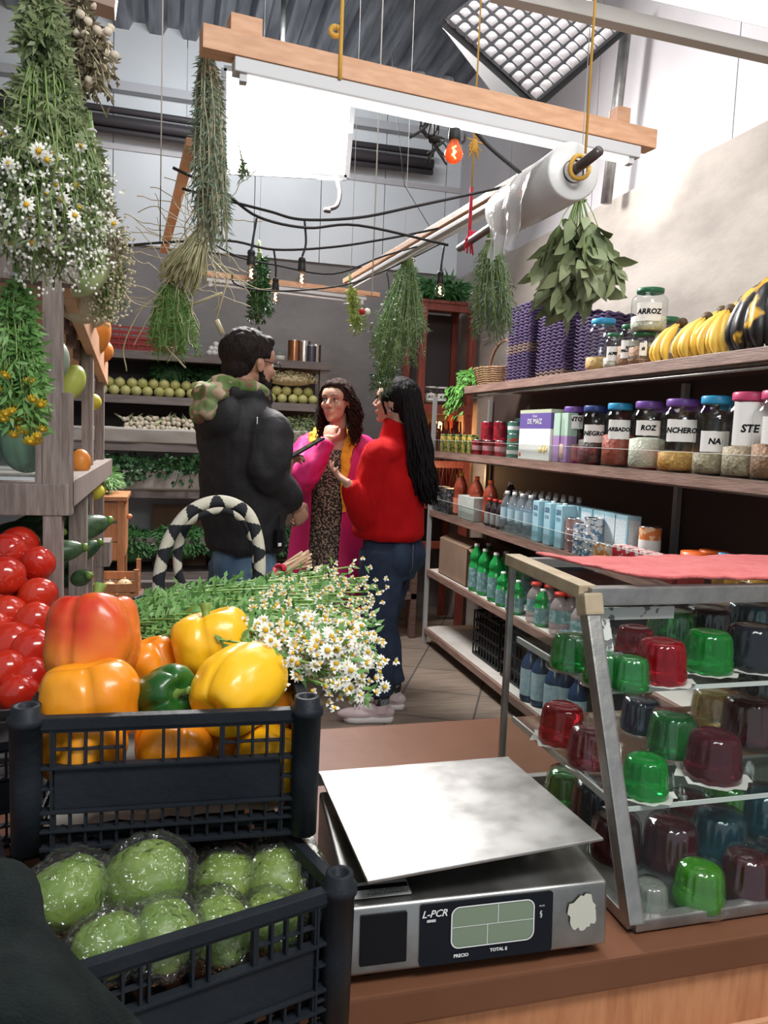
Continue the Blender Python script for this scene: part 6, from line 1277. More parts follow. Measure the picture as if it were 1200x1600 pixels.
# ================================================================== HANGING FRAME, CABLES, LAMPS
tube_on = mat('lit tube', (1, 1, 1), .4, emit=(1, .98, .96), estr=1.3); tube_off = mat('unlit tube', (.7, .7, .7), .3); fixt = mat('white fixture', (.55, .55, .56), .45)
bp0, bp1 = pz(314, 62, 2.25), pz(1017, 222, 2.25); bd = (bp1-bp0).normalized()
t = thing('hanging_beam', 'long orange wooden beam hung over the counter with a tube lamp under it', 'beam', (bp0+bp1)/2)
MB().bar(bp0, bp1, .05, .05, 0, .003).build('beam', wood_beam, t); MB().bar(bp0+bd*.06+Vector((0, .02, .045)), bp0+bd*.13+Vector((0, .02, .045)), .05, .05, 0, .002).build('block', wood_beam, t); MB().bar(bp1-bd*.13+Vector((0, 0, .04)), bp1-bd*.09+Vector((0, 0, .04)), .04, .05, 0, .002).build('block', wood_beam, t)
def tubelamp(a, b, label, r=.011, tm_=None):
    d = (b-a).normalized(); q = thing('tube_lamp', label, 'tube lamp', (a+b)/2); MB().bar(a, b, .04 if tm_ is None else .03, .03 if tm_ is None else .016, 0, .003).build('fixture', fixt, q); MB().tube([a+d*.03-Vector((0, 0, .02)), b-d*.03-Vector((0, 0, .02))], r, 12).build('tube', tm_ or tube_on, q)
    for e in (a+d*.022, b-d*.022): MB().cbox(e-Vector((0, 0, .018)), (.016, .024, .026)).build('end_cap', fixt, q)
tubelamp(bp0+bd*.07+Vector((0, -.004, -.042)), bp1-bd*.05+Vector((0, -.004, -.042)), 'long white tube lamp fixed under the hanging wooden beam')
def rail(p, q, z, label, lamp_label=None, w=.03, z2=None):
    a, b = pz(*p, z), pz(*q, z if z2 is None else z2); MB().bar(a, b, w, .022, 0, .002).build('wooden_rail', wood_beam, label=label, cat='rail')
    if lamp_label: tubelamp(a.lerp(b, .05)-Vector((0, 0, .03)), a.lerp(b, .92)-Vector((0, 0, .03)), lamp_label, .006, tube_off)
    return a, b
rr0, rr1 = rail((540, 440), (850, 258), 2.17, 'orange wooden rail running away from the long beam toward the far rail', 'thin tube lamp under the receding wooden rail')
rail((306, 425), (592, 461), 2.16, 'far crosswise wooden rail above the bearded person', 'thin tube lamp under the far crosswise rail')
rail((256, 392), (300, 222), 2.16, 'left wooden rail disappearing behind the rosemary bunch')
yel_rope = mat('yellow rope', (.6, .34, .06), .8); twine = mat('white twine', (.6, .58, .55), .8); red_tw = mat('red twine', (.55, .02, .05), .8)
def rope(pts, r, ms, label, name='rope', cat='rope'): MB().tube(pts, r, 6).build(name, ms, label=label, cat=cat)
bx = lambda s: bp0.lerp(bp1, s)
tp_ = lambda px, P_: Vector((P_.x, P_.y, 4.1))
rope([tp_(0, bx(.255)), bx(.255)+Vector((0, -.028, .03)), bx(.255)+Vector((0, -.028, -.03))], .0045, yel_rope, 'yellow rope holding the long beam near its left third')
MB().tube([bx(.255)+Vector((.012*sin(a)-.012, -.02, .075+.01*cos(a))) for a in [2*pi*i/12 for i in range(13)]], .006, 6).build('rope_knot', yel_rope, label='yellow rope knot above the long beam', cat='knot')
a = pY(600, 0, 2.6); b = pY(581, 462, 2.6); rope([Vector((b.x, 2.6, 4.1)), Vector((b.x, 2.6, 3.0)), b], .0022, twine, 'thin white twine hanging down past the bright softbox', cat='twine')
b = pY(251, 290, 2.2); rope([Vector((b.x, 2.2, 4.1)), b], .002, twine, 'thin white twine hanging at the left of the rosemary', cat='twine'); b = pY(250, 380, 2.3); rope([Vector((b.x-.002, 2.3, 4.1)), b], .0015, ink, 'thin dark thread beside the left white twine', cat='thread')
b = pY(652, 330, 2.9); rope([pY(605, 0, 2.9), pY(622, 200, 2.9), pY(632, 290, 2.9), pY(675, 360, 2.9)], .0012, ink, 'very thin dark wire curving behind the right twine', cat='wire')
# string light cables
def P(lst, Y): return [pY(x, y, Y+.0*i) for i, (x, y) in enumerate(lst)]
def cable(lst, Y, r, label, Y2=None):
    n = len(lst); pts = [pY(x, y, Y+((Y2 or Y)-Y)*i/(n-1)) for i, (x, y) in enumerate(lst)]; pts, rs = smoothpath(pts, [r]*n, 6); MB().tube(pts, rs, 6).build('cable', rubber, label=label, cat='cable')
cable([(270, 262), (348, 300), (404, 339), (480, 356), (560, 352), (700, 383)], 2.25, .0042, 'black cable sagging from the left rail past the pendant bulbs', 2.4)
cable([(285, 295), (350, 312), (420, 330), (472, 343), (560, 340), (650, 322), (806, 288)], 2.35, .004, 'black cable rising to the right toward the plastic roll', 2.1)
cable([(168, 388), (240, 380), (355, 376), (428, 390), (520, 386), (610, 372), (685, 357)], 2.6, .004, 'black cable running level below the first two')
cable([(330, 380), (375, 402), (430, 414), (520, 428), (600, 400), (664, 382)], 2.9, .0035, 'farther black cable drooping under the level one')
cable([(362, 425), (370, 445), (430, 455), (540, 445), (625, 412), (690, 380)], 3.1, .0035, 'lowest black cable looping behind the bulbs')
cable([(722, 140), (735, 190), (760, 225), (815, 272)], 1.93, .005, 'short black cable behind the beam left of the plastic roll'); cable([(640, 215), (668, 195), (690, 150), (688, 128)], 2.2, .0045, 'black cable looped around the beam above the tangle')
random.seed(20); g = MB()
for k in range(7): g.tube(smoothpath([pY(680+jit(14), 170+jit(10), 2.25), pY(672+jit(16), 200+jit(10), 2.25), pY(684+jit(14), 222+jit(8), 2.25), pY(680+jit(22), 250+jit(10), 2.25)], [.0035]*4)[0], .003, 5)
g.tube(smoothpath([pY(686, 128, 1.96), pY(680, 160, 2.1), pY(678, 217, 2.25)], [.003]*3)[0], .003, 5); g.ball(pY(678, 217, 2.25), (.02, .02, .014), n=8, k=6); g.build('cable_tangle', rubber, label='tangled knot of black cables hanging under the beam', cat='cable')
filam = mat('filament', (1, .6, .25), .5, emit=(1, .55, .22), estr=26); bg_c = thin('bulb glass', (.97, .9, .86), 1.4, .03); bg_o = thin('amber bulb glass', (1, .48, .25), 1.3, .03, .35, (.85, .22, .08))
def bulb(px, py_, Y, rpx, cord, label, amber=False):
    c = pY(px, py_, Y); d = (c-CP).dot(fw); r = rpx*d/F_PX; t = thing('pendant_bulb', label, 'light bulb', (c.x, c.y, c.z-r)); 
    pr = [(.001, -r)]+[(r*sin(a), -r*cos(a)) for a in (.5, 1.0, 1.5, 1.9, 2.2)]+[(r*.55, r*1.05), (r*.45, r*1.45), (r*.42, r*1.7)]
    MB().lathe(pr, 20, c, cap=False).build('bulb_glass', bg_o if amber else bg_c, t)
    g = MB(); g.tube([c+Vector((r*.25*cos(k*2.1), r*.25*sin(k*2.1), r*(.9-.22*k))) for k in range(7)], r*.07, 5); g.ball(c+Vector((0, 0, r*.1)), (r*.13, r*.13, r*.3), n=8, k=6); g.build('filament', filam, t)
    s = r*1.02; z0 = r*1.45; MB().lathe([(s*.6, z0), (s*.66, z0+.1*r), (s*.62, z0+.9*r), (s*.5, z0+1.6*r), (s*.62, z0+1.7*r), (s*.5, z0+2.1*r), (.002, z0+2.4*r)], 18, c).build('socket', rubber, t)
    tip = c+Vector((0, 0, z0+2.3*r)); pts = [tip]+[pY(x, y, Y) for x, y in cord]; MB().tube(smoothpath(pts, [.0035]*len(pts))[0], .0035, 6).build('cord', rubber, t)
bulb(709, 241, 1.9, 14.5, [(703, 180), (700, 145), (690, 124), (683, 132), (684, 160)], 'large amber glowing bulb hanging from the long beam', True)
bulb(392, 430, 2.28, 10.5, [(396, 370), (401, 341)], 'lit pendant bulb above the bearded head, leftmost of the cluster'); bulb(471, 438, 2.36, 9.5, [(478, 380), (476, 345)], 'lit pendant bulb hanging on a bent cord, right of the cluster'); bulb(430, 466, 2.62, 8.5, [(431, 415), (428, 391)], 'smallest lit bulb hanging lowest in the cluster')
bulb(687, 456, 2.42, 8.5, [(690, 410), (694, 384)], 'lit pendant bulb in front of the red cabinet top'); bulb(607, 478, 3.6, 5, [(607, 440), (604, 425)], 'tiny dim bulb behind the feathery hanging herbs')
# ---- plastic bag roll on a dark pipe
PX_, PZ_ = .845, 2.01; ya, yb = 1.60, 2.06
t = thing('bag_roll', 'roll of clear plastic bags on a dark pipe, its end hanging loose', 'plastic roll', (PX_, 1.85, PZ_-.06)); rm = mat('roll plastic', (.74, .74, .73), .3, trans=.15, bump=.2, bscale=20)
ax = Matrix.Rotation(-pi/2, 3, 'X'); c0 = Vector((PX_, ya, PZ_))
MB().lathe([(.02, .004), (.058, 0), (.062, .004), (.061, .2), (.057, .36), (.02, .36)], 40, c0, axis=ax).build('roll', rm, t); MB().lathe([(.024, -.002), (.024, .37)], 24, c0, axis=ax, cap=False).build('core', mat('core card', (.05, .04, .035), .8), t)
g = MB(); n = 24; vs = []
path = [(.05, .02), (.025, .055), (-.02, .052), (-.05, .03), (-.075, 0), (-.085, -.05), (-.082, -.1), (-.09, -.15)]
for i, (dx, dz) in enumerate(path):
    for j in range(13): w = (.3 if i < 4 else .3-.04*(i-3)); vs.append((PX_+dx+.008*sin(j*1.3+i), ya+.02+(.0 if i < 4 else .02*(i-3))+w*j/12, PZ_+dz+.005*cos(j*2.1)))
g.add(vs, [(i*13+j, i*13+j+1, (i+1)*13+j+1, (i+1)*13+j) for i in range(len(path)-1) for j in range(12)]); g.build('loose_sheet', thin('film', (.92, .93, .93), 2.5, .15, .45, (.85, .85, .85), bump=.6, bscale=25), t)
MB().tube([pY(936, 236, 1.5), Vector((PX_, 1.6, PZ_)), pX(718, 388, PX_)], .011, 12).build('pipe', mat('dark pipe', (.1, .08, .075), .35, .5), label='dark pipe carrying the plastic bag roll', cat='pipe')
MB().tube([Vector((PX_+.012, 1.575, 4.1)), Vector((PX_+.012, 1.575, PZ_+.03))], .0028, 6).build('rope', yel_rope, label='yellow cord holding the near end of the pipe', cat='rope')
MB().tube([Vector((PX_+.022*cos(a), 1.575+.004*sin(a*2), PZ_+.024*sin(a))) for a in [2*pi*i/16 for i in range(17)]], .005, 6).build('rope_loop', yel_rope, label='yellow cord loop around the roll end of the pipe', cat='rope')
q = pX(733, 375, PX_); yy = q.y; MB().tube([Vector((PX_, yy, 4.1)), Vector((PX_, yy, PZ_))], .0025, 6).build('rope', yel_rope, label='yellow cord holding the far end of the pipe', cat='rope')
random.seed(23); g = MB()
for k in range(16): c = pX(741, 225, PX_); g.tube([c+Vector((jit(.01), jit(.01), .01)), c+Vector((jit(.03), jit(.02), R(-.05, .03)))], .002, 4)
g.ball(pX(741, 228, PX_), (.012, .012, .02), n=8, k=6); g.build('rope_tassel', yel_rope, label='frayed yellow rope knot between beam and pipe', cat='knot')
g = MB()
for k in range(10): c = pX(735, 372, PX_)+Vector((0, 0, .0)); g.tube([c+Vector((jit(.014), jit(.014), .02)), c+Vector((jit(.02), jit(.02), -R(.0, .05)))], .0025, 4)
g.tube([Vector((PX_, yy, PZ_+.14)), Vector((PX_, yy, PZ_+.0))], .005, 6); g.build('red_twine', red_tw, label='red twine wound around the far end of the pipe', cat='twine')
# ---- softboxes
sb = thing('softbox', 'glaring white studio softbox hanging near the back wall', 'softbox', pY(450, 270, 4.6)); cs = [pY(*p, 4.6) for p in ((352, 108), (552, 132), (540, 276), (352, 266))]
nrm = (cs[1]-cs[0]).cross(cs[2]-cs[0]).normalized(); nrm = nrm if nrm.y < 0 else -nrm; glow = mat('softbox front', (1, 1, 1), .5, emit=(1, .98, .97), estr=14); blackf = mat('black fabric', (.02, .02, .022), .7)
MB().add([c+Vector((0, .05*0, 0)) for c in cs], [(0, 1, 2, 3)]).build('front_diffuser', glow, sb)
ctr = sum(cs, Vector())/4; bk = [ctr+(c-ctr)*.35+Vector((0, .35, .12)) for c in cs]
o4 = [c+(c-ctr)*.02+Vector((0, .004, 0)) for c in cs]; MB().add(o4+bk, [(0, 1, 5, 4), (1, 2, 6, 5), (2, 3, 7, 6), (3, 0, 4, 7), (4, 5, 6, 7)], 0, False).build('hood', blackf, sb)
g = MB()
for k in range(4): g.bar(o4[k], o4[(k+1) % 4], .012, .03)
g.build('rim', mat('silver lining', (.35, .35, .35), .35, .6), sb); MB().tube(smoothpath([pY(524, 272, 4.55), pY(531, 300, 4.5), pY(526, 322, 4.45), pY(508, 328, 4.4), pY(516, 330, 4.4)], [.012]*5)[0], .012, 8).build('hook_arm', mat('dark hook', (.06, .05, .05), .6), sb)
MB().tube([ctr+Vector((0, .36, .1)), Vector((ctr.x, 4.96, 4.15))], .015, 8).build('hanger', steel_dull, sb)
hb = thing('grid_softbox', 'quilted white grid softbox with black edges tilted near the roof at upper right', 'softbox', pY(835, 165, 2.9)); L0, B0, R0 = pY(697, 36, 2.95), pY(838, 162, 2.75), pY(972, 46, 2.85); u = (B0-L0); v = (R0-B0)
n = 10; m2 = 6; vs = []; fs = []; nn = u.cross(v).normalized(); nn = nn if nn.y < 0 else -nn
N1, N2 = n*m2, n*m2
for i in range(N1+1):
    for j in range(N2+1):
        s, w = i/N1, j/N2; h_ = abs(sin(pi*s*n))**.4*abs(sin(pi*w*n))**.4; vs.append(L0+u*s+v*w+nn*(.026*h_))
for i in range(N1):
    for j in range(N2): a = i*(N2+1)+j; fs.append((a, a+1, a+N2+2, a+N2+1))
MB().add(vs, fs).build('quilted_front', mat('white silk', (.5, .47, .48), .7), hb)
g = MB()
for k in range(n+1): g.bar(L0+u*(k/n)+nn*.018, L0+u*(k/n)+v+nn*.008, .004, .01); g.bar(L0+v*(k/n)+nn*.018, L0+v*(k/n)+u+nn*.008, .004, .01)
g.build('grid_lines', mat('grey webbing', (.05, .05, .055), .8), hb); g = MB(); c4 = [L0, B0, R0, L0+v]; cc = sum(c4, Vector())/4
for k in range(4): g.bar(c4[k]-nn*.005, c4[(k+1) % 4]-nn*.005, .012, .035)
g.build('rim', blackf, hb); bk = [cc+(c-cc)*.3-nn*.3 for c in c4]; MB().add([c-nn*.03 for c in c4]+bk, [(0, 1, 5, 4), (1, 2, 6, 5), (2, 3, 7, 6), (3, 0, 4, 7), (4, 5, 6, 7)], 0, False).build('hood', blackf, hb)
MB().tube([cc-nn*.25, Vector((cc.x, cc.y+.2, 4.15))], .015, 8).build('hanger', steel_dull, hb); MB().tube([c4[1], c4[1]+Vector((-.02, 0, -.06))], .006, 6).build('strap', blackf, hb)
# ---- header lamp near the camera, top right
ha, hb_ = pz(770, -14, 2.42), pz(1290, 104, 2.42); MB().bar(ha, hb_, .034, .034, 0, .003).build('header_beam', mat('grey header', (.4, .38, .35), .55), label='grey metal header crossing the top right corner above the camera', cat='beam')
la, lb = pz(885, -32, 2.44), pz(1320, 72, 2.44); hd_ = (lb-la).normalized(); sd = Vector((hd_.y, -hd_.x, 0))
t = thing('ceiling_lamp', 'broad overexposed white lamp panel at the top right corner', 'lamp', (la+lb)/2); MB().add([la, lb, lb+sd*.3, la+sd*.3], [(0, 1, 2, 3)]).build('diffuser', mat('lamp panel', (1, 1, 1), .5, emit=(1, .99, .98), estr=2.6), t)
MB().bar(la+Vector((0, 0, .03)), lb+Vector((0, 0, .03)), .02, .05).bar(la+sd*.3+Vector((0, 0, .03)), lb+sd*.3+Vector((0, 0, .03)), .02, .05).build('housing', fixt, t); MB().bar(la+sd*.15+Vector((0, 0, .05)), lb+sd*.15+Vector((0, 0, .05)), .3, .02).build('back_plate', fixt, t)
# ================================================================== HANGING HERBS
petal = mat('petal white', (.78, .78, .7), .6); disc = mat('flower yellow', (.75, .45, .02), .6, bump=.4, bscale=400); straw = mat('dry straw', (.38, .33, .2), .7, col2=(.5, .45, .3), scale=20); stemg = mat('green stem', (.16, .26, .07), .5, col2=(.22, .33, .1), scale=12); rosem = mat('rosemary leaf', (.1, .15, .1), .55, col2=(.2, .26, .17), scale=25); drygr = mat('dry brown leaf', (.1, .08, .05), .7, col2=(.18, .15, .09), scale=25); bay = mat('bay leaf', (.14, .19, .08), .5, col2=(.26, .3, .16), scale=8)
def daisy(name, c, r, nrm, parent, n=11):
    g = MB(); c = Vector(c); nrm = unit(nrm); x, y = frame(nrm)
    for k in range(n): a = 2*pi*k/n+jit(.1); d = x*cos(a)+y*sin(a); g.leaf(c+d*r*.25, d-nrm*.15, nrm, r*.8, r*.42, 0, .15, 1)
    g.ball(c+nrm*r*.08, (r*.34, r*.34, r*.28), 1, 8, 6); return g.build(name, [petal, disc], parent)
def daisies(t, spots, r):      # countable flower heads: each a part
    first = None
    for i, (c, nn_) in enumerate(spots[:95]):
        if i % 8 == 0 or first is None: first = daisy('flower', (0, 0, 0), 1, (0, 0, 1), t); base = first; base.location = c; o = base
        else: o = base.copy(); COL.objects.link(o); o.location = c
        o.rotation_euler = Vector(nn_).to_track_quat('Z', 'Y').to_euler(); s = r*R(.75, 1.15); o.scale = (s, s, s); o.matrix_parent_inverse = WM[t.name].inverted(); 
def bunch(name, tie, tip, spread, n, label, cat, stem=stemg, leafm=None, nl=10, L=.02, w=.006, seed=1, up_=.05, sr=.0014, lstart=.1, cone=1.0, flat=.6, droop=.3, seg=1, tips=None, group=None, wob=.01, tiec=None, lb=.25, string=False):
    random.seed(seed); tie = Vector(tie); tip = Vector(tip); ax_ = (tip-tie); Ln = ax_.length; d = ax_.normalized(); x, y = frame(d); t = thing(name, label, cat, tuple(tip) if tip.z < tie.z else tuple(tie), group); gs_ = MB(); gl = MB(); ends = []
    for i in range(n):
        a = R(0, 6.283); q = math.sqrt(R(0, 1)); off = (x*cos(a)+y*sin(a)*flat)*spread*q; le = R(.7, 1.0)-.12*q; pts = [tie-d*up_*R(.3, 1)+off*.12]; K_ = 5
        for k in range(K_+1): s = k/K_; pts.append(tie+d*Ln*le*s+off*(.14+.86*s**cone)+Vector((jit(wob), jit(wob), jit(wob)))*s)
        gs_.tube(pts, [sr]*len(pts), 4); ends.append((pts[-1], (pts[-1]-pts[-2]).normalized()))
        for k in range(nl):
            s = R(lstart, 1.0); j = min(int(s*K_), K_-1); p = pts[j+1].lerp(pts[j+2], s*K_-j); o_d = (off.normalized()*R(0, 1)+Vector((jit(1), jit(1), jit(1))))
            gl.leaf(p, o_d*.8+d*droop, (jit(1), -1, jit(1)), L*R(.6, 1.25), w*R(.7, 1.2), 0, lb, seg)
    gs_.build('stems', stem, t); 
    if gl.v: gl.build('leaves', leafm or stem, t)
    if string: MB().tube([tie, Vector((tie.x, tie.y, 4.1))], .0012, 4).build('hanging_string', twine, t)
    MB().tube([tie+x*spread*.13*cos(a)+y*spread*.13*sin(a) for a in [2*pi*i/12 for i in range(13)]], .004, 5).build('tie', tiec or twine, t)
    return t, ends
hangT = []
def hang(px, ytop, ybot, Y, w_px, **kw):
    a = pY(px[0], ytop, Y); b = pY(px[1], ybot, Y); d = ((a+b)/2-CP).dot(fw); return a, b, w_px/2*d/F_PX
# big chamomile
a, b, s = hang((72, 82), 85, 450, 1.5, 265)
t, E1 = bunch('chamomile_bunch', a, b, s, 230, 'big hanging chamomile bunch at the upper left, thick with daisy heads', 'herb bunch', leafm=lf[3], nl=30, L=.022, w=.006, seed=101, up_=.1, cone=.5, wob=.018, lstart=-.0)
sp = []
for i in range(100): p, d = random.choice(E1); q = R(.45, 1.0)**.7; c = a.lerp(p, q)+Vector((jit(.02), -.02-R(0, .03), jit(.015))); sp.append((c, (jit(.5), -1, R(-.6, .3))))
sp.sort(key=lambda q: q[0].y); daisies(t, sp, .0125)
g = MB()
for p, d in E1*5: c = p+Vector((jit(.025), jit(.03), R(-.03, .06))); g.ball(c, (.0028, .0028, .003), 0, 5, 4); 
for p, d in E1*2:
    c = p+Vector((jit(.03), jit(.03), R(-.01, .08)))
    for k in range(4): g.leaf(c, (jit(1), -.3, jit(1)), (jit(1), -1, jit(1)), .007, .005, 0, .1, 1)
tag(g.build('small_blossoms', petal, t), kind='stuff')
a, b, s = hang((66, 70), -30, 140, 1.47, 120); bunch('herb_bunch', a, b, s, 60, 'green leafy bunch hanging over the top of the big chamomile', 'herb bunch', leafm=lf[3], nl=30, L=.024, w=.008, seed=121, cone=.5)
# lower leafy bunch with yellow heads
a, b, s = hang((26, 38), 430, 700, 1.55, 125)
t, E2 = bunch('herb_bunch', a, b, s, 80, 'leafy hanging herb bunch below the big chamomile, tipped with yellow flower heads', 'herb bunch', leafm=lf[2], nl=24, L=.026, w=.008, seed=102, cone=.7)
sp = [(p+Vector((jit(.008), -.012, -.01)), (jit(.4), -.8, -.8)) for p, d in E2[:34]]; _p = petal; petal = mat('yellow petal', (.72, .5, .04), .6); daisies(t, sp, .012); petal = _p
# dried flowers top
a, b, s = hang((120, 155), -15, 165, 1.62, 95)
t, E3 = bunch('dried_flower_bunch', a, b, s, 70, 'dried flower bunch with beige puffs hanging at the very top left', 'herb bunch', stem=straw, leafm=drygr, nl=16, L=.018, w=.009, seed=103, wob=.02)
g = MB(); puf = mat('beige puff', (.55, .47, .36), .9, col2=(.7, .62, .5), scale=50)
for i in range(26): p = random.choice(E3)[0].lerp(a, R(0, .7))+Vector((R(-.01, .04), -.02+jit(.02), jit(.02))); g = MB().ball(p, (.008, .008, .0075), 0, 12, 8, fn=lambda d: 1+.25*noise.noise(d*4)); g.build('flower', puf, t)
# cream bunch beside the post
a, b, s = hang((142, 172), 205, 522, 2.3, 104)
t, E4 = bunch('chamomile_bunch', a, b, s, 100, 'narrow hanging bunch with tiny cream blossoms, just right of the stand', 'herb bunch', leafm=lf[3], nl=22, L=.024, w=.007, seed=104, cone=.8)
g = MB()
for p, d in E4*12: c = p+Vector((jit(.03), jit(.03), R(-.02, .1))); g.ball(c, (.0038, .0038, .0038), 0, 5, 4)
tag(g.build('small_blossoms', mat('cream blossom', (.6, .55, .38), .7), t), kind='stuff')
a, b, s = hang((150, 190), 250, 440, 2.1, 50); bunch('dried_herb_bunch', a, b, s, 30, 'thin dry brown herb bunch overlapping the cream blossom bunch', 'herb bunch', stem=straw, leafm=drygr, nl=20, L=.02, w=.006, seed=105)
# rosemary, long
a, b, s = hang((324, 332), 75, 415, 1.93, 92)
t, _ = bunch('rosemary_bunch', a, b, s, 95, 'long dense rosemary bunch hanging from the left end of the beam', 'herb bunch', stem=straw, leafm=rosem, nl=60, L=.022, w=.0032, seed=106, cone=.35, lstart=.02, droop=.9, lb=.1, up_=.05)
a, b, s = hang((378, 385), 250, 285, 2.2, 16); bunch('rosemary_bunch', a, b, s, 7, 'little rosemary sprig in front of the bright softbox corner', 'herb bunch', leafm=rosem, nl=14, L=.02, w=.003, seed=116)
# straw / lemongrass with loose curls
a, b, s = hang((322, 272), 350, 462, 2.5, 120)
t, _ = bunch('lemongrass_bunch', a, b, s, 150, 'pale lemongrass bunch with wild curling dry stems', 'herb bunch', stem=mat('pale grass', (.36, .36, .2), .6, col2=(.5, .47, .3), scale=30), nl=0, seed=107, sr=.0022, up_=.12, wob=.006)
g = MB()
for i in range(60):
    p = a.lerp(b, R(-.2, 1)); pts = [p]; dv = Vector((jit(1), jit(.4), jit(1))).normalized()
    for k in range(9): dv = (dv+Vector((jit(.5), jit(.3), jit(.5)-.05))).normalized(); pts.append(pts[-1]+dv*R(.014, .036))
    g.tube(smoothpath(pts, [.0014]*len(pts), 3)[0], .0014, 4)
g.tube(smoothpath([pY(300, 470, 2.5), pY(235, 470, 2.5), pY(195, 535, 2.5), pY(198, 580, 2.5)], [.0025]*4)[0], .0022, 5); g.tube(smoothpath([pY(245, 480, 2.5), pY(252, 530, 2.5), pY(290, 575, 2.5)], [.0025]*3)[0], .0028, 5); g.tube([pY(282, 482, 2.5), pY(347, 458, 2.45)], .0045, 6); g.tube([pY(325, 400, 2.5), pY(357, 432, 2.45), pY(338, 500, 2.45)], .003, 5); g.tube([pY(338, 500, 2.45), pY(348, 522, 2.45)], .008, 8)
g.build('loose_stems', straw, t)
a, b, s = hang((268, 276), 440, 568, 2.55, 150); bunch('dill_bunch', a, b, s, 100, 'feathery green dill hanging under the lemongrass', 'herb bunch', leafm=lf[2], nl=34, L=.02, w=.003, seed=108, cone=.6)
a, b, s = hang((405, 405), 395, 515, 3.9, 55); bunch('herb_bunch', a, b, s, 44, 'dark herb bunch hanging behind the pendant bulbs', 'herb bunch', leafm=lf[0], nl=34, L=.03, w=.011, seed=109, cone=.5, up_=.06, string=True)
# right side of the frame
a, b, s = hang((548, 562), 445, 532, 3.3, 30); t, _ = bunch('flower_bunch', a, b, s, 22, 'small yellow green flower bunch with a red bud at the far rail corner', 'herb bunch', leafm=mat('yellow green', (.3, .36, .08), .5), nl=22, L=.03, w=.005, seed=110, cone=.8, string=True)
MB().ball(pY(566, 487, 3.25), .014, 0, 10, 8).build('red_bud', mat('red bud', (.5, .02, .03), .5), t); MB().ball(pY(574, 487, 3.25), .014, 0, 10, 8, fn=lambda d: 1+.2*noise.noise(d*5)).build('white_bud', petal, t)
a, b, s = hang((638, 612), 405, 592, 3.1, 165); bunch('rue_bunch', a, b, s, 170, 'wide airy grey green herb bunch hanging over the two heads', 'herb bunch', leafm=mat('rue leaf', (.13, .22, .12), .55, col2=(.24, .34, .18), scale=20), nl=34, L=.022, w=.004, seed=111, cone=1.0, flat=.5, up_=.06)
a, b, s = hang((628, 590), 480, 640, 3.5, 60); bunch('rue_bunch', a, b, s, 40, 'darker herb bunch hanging behind the airy one', 'herb bunch', leafm=lf[0], nl=24, L=.03, w=.006, seed=117, cone=.8, string=True)
a, b, s = hang((766, 772), 375, 550, 2.4, 105); bunch('rosemary_bunch', a, b, s, 70, 'drooping rosemary bunch hanging under the pipe beside the plastic sheet', 'herb bunch', leafm=rosem, nl=34, L=.026, w=.0036, seed=112, cone=.5, droop=.9)
a, b, s = hang((905, 890), 312, 496, 1.85, 160); bunch('bay_bunch', a, b, s, 24, 'hanging bunch of broad grey green bay leaves under the plastic roll', 'herb bunch', leafm=bay, nl=14, L=.068, w=.036, seed=113, cone=.8, seg=3, string=True, droop=1.1, flat=.7, lstart=.25, lb=.15)
t = heap('herb_bunch', (1.83, 4.62, z1+.06), (.05, .16, .05), 480, .045, .024, mat('fresh leaf', (.08, .25, .04), .45, col2=(.14, .36, .07), scale=20), 'fresh green herbs spilling over the far end of the top board', 'herbs', 81, .7)
random.seed(82); g = MB()
for i in range(26):
    p = Vector((1.73, R(4.46, 4.74), z1+.02)); e = p+Vector((-.03, jit(.05), -R(.05, .2)))
    for q in range(14): g.leaf(p.lerp(e, R(0, 1))+Vector((jit(.02), jit(.02), 0)), (-.6, jit(1), -.6), (-1, 0, 1), .04, .024, 0, .3, 1)
g.build('leaves', M['fresh leaf'], t)
heap('herb_bunch', (1.9, 5.55, 2.47), (.2, .16, .08), 500, .1, .02, lf[1], 'dark long leaves lying on top of the red cabinet', 'herbs', 83, .3)
# ================================================================== BOUQUET ON THE CRATE
random.seed(90); t = thing('chamomile_bouquet', 'fresh chamomile bouquet lying across the back of the pepper crate', 'bouquet', (.2, 1.4, 1.05)); gs_ = MB(); gl = MB(); ends = []
for i in range(190):
    u_ = R(0, 1); w_ = R(0, 1); sx = 400+190*(1-(1-u_)**1.5)*R(.75, 1); cyy = 985; hh_ = 40+62*min(1, (sx-380)/150); sy = cyy-6+(w_*2-1)*hh_+ (sx-490)*.12
    if sy < 900: sx = min(sx, 570)
    tipp = pz(sx, sy, 1.125+jit(.012)-.05*max(0, (sy-1010)/80)-.03*max(0, (sx-520)/70)); tipp = tipp if tipp.y < 1.6 else pY(sx, sy, 1.6-R(0, .12)); root = pY(195+R(-12, 40), 945+w_*50+jit(12), 1.46-.16*w_); mid = root.lerp(tipp, .5)+Vector((jit(.02), jit(.03), jit(.012)+.008)); pts = smoothpath([root, root.lerp(mid, .5)+Vector((0, jit(.01), jit(.01))), mid, tipp], [.0018]*4, 4)[0]
    gs_.tube(pts, .0017, 4); ends.append(tipp)
    for k in range(28):
        p = pts[min(len(pts)-1, int(R(.15, 1)*len(pts)))]; gl.leaf(p+Vector((jit(.012), jit(.012), jit(.01))), (R(-.2, 1), jit(1), jit(1)), (jit(1), -1, 1), .022, .008, 0, .2, 1)
gs_.build('stems', mat('fresh stem', (.2, .36, .08), .45, col2=(.28, .45, .12), scale=12), t); gl.build('leaves', lf[2], t)
vis = [e+Vector((jit(.012), -.012, .006+jit(.01))) for e in ends]; random.shuffle(vis); fr_ = sorted(vis, key=lambda e: e.y)
daisies(t, [(e, (R(-.2, .9), -1, R(.0, .9))) for e in fr_[:95]], .0125)
g = MB()
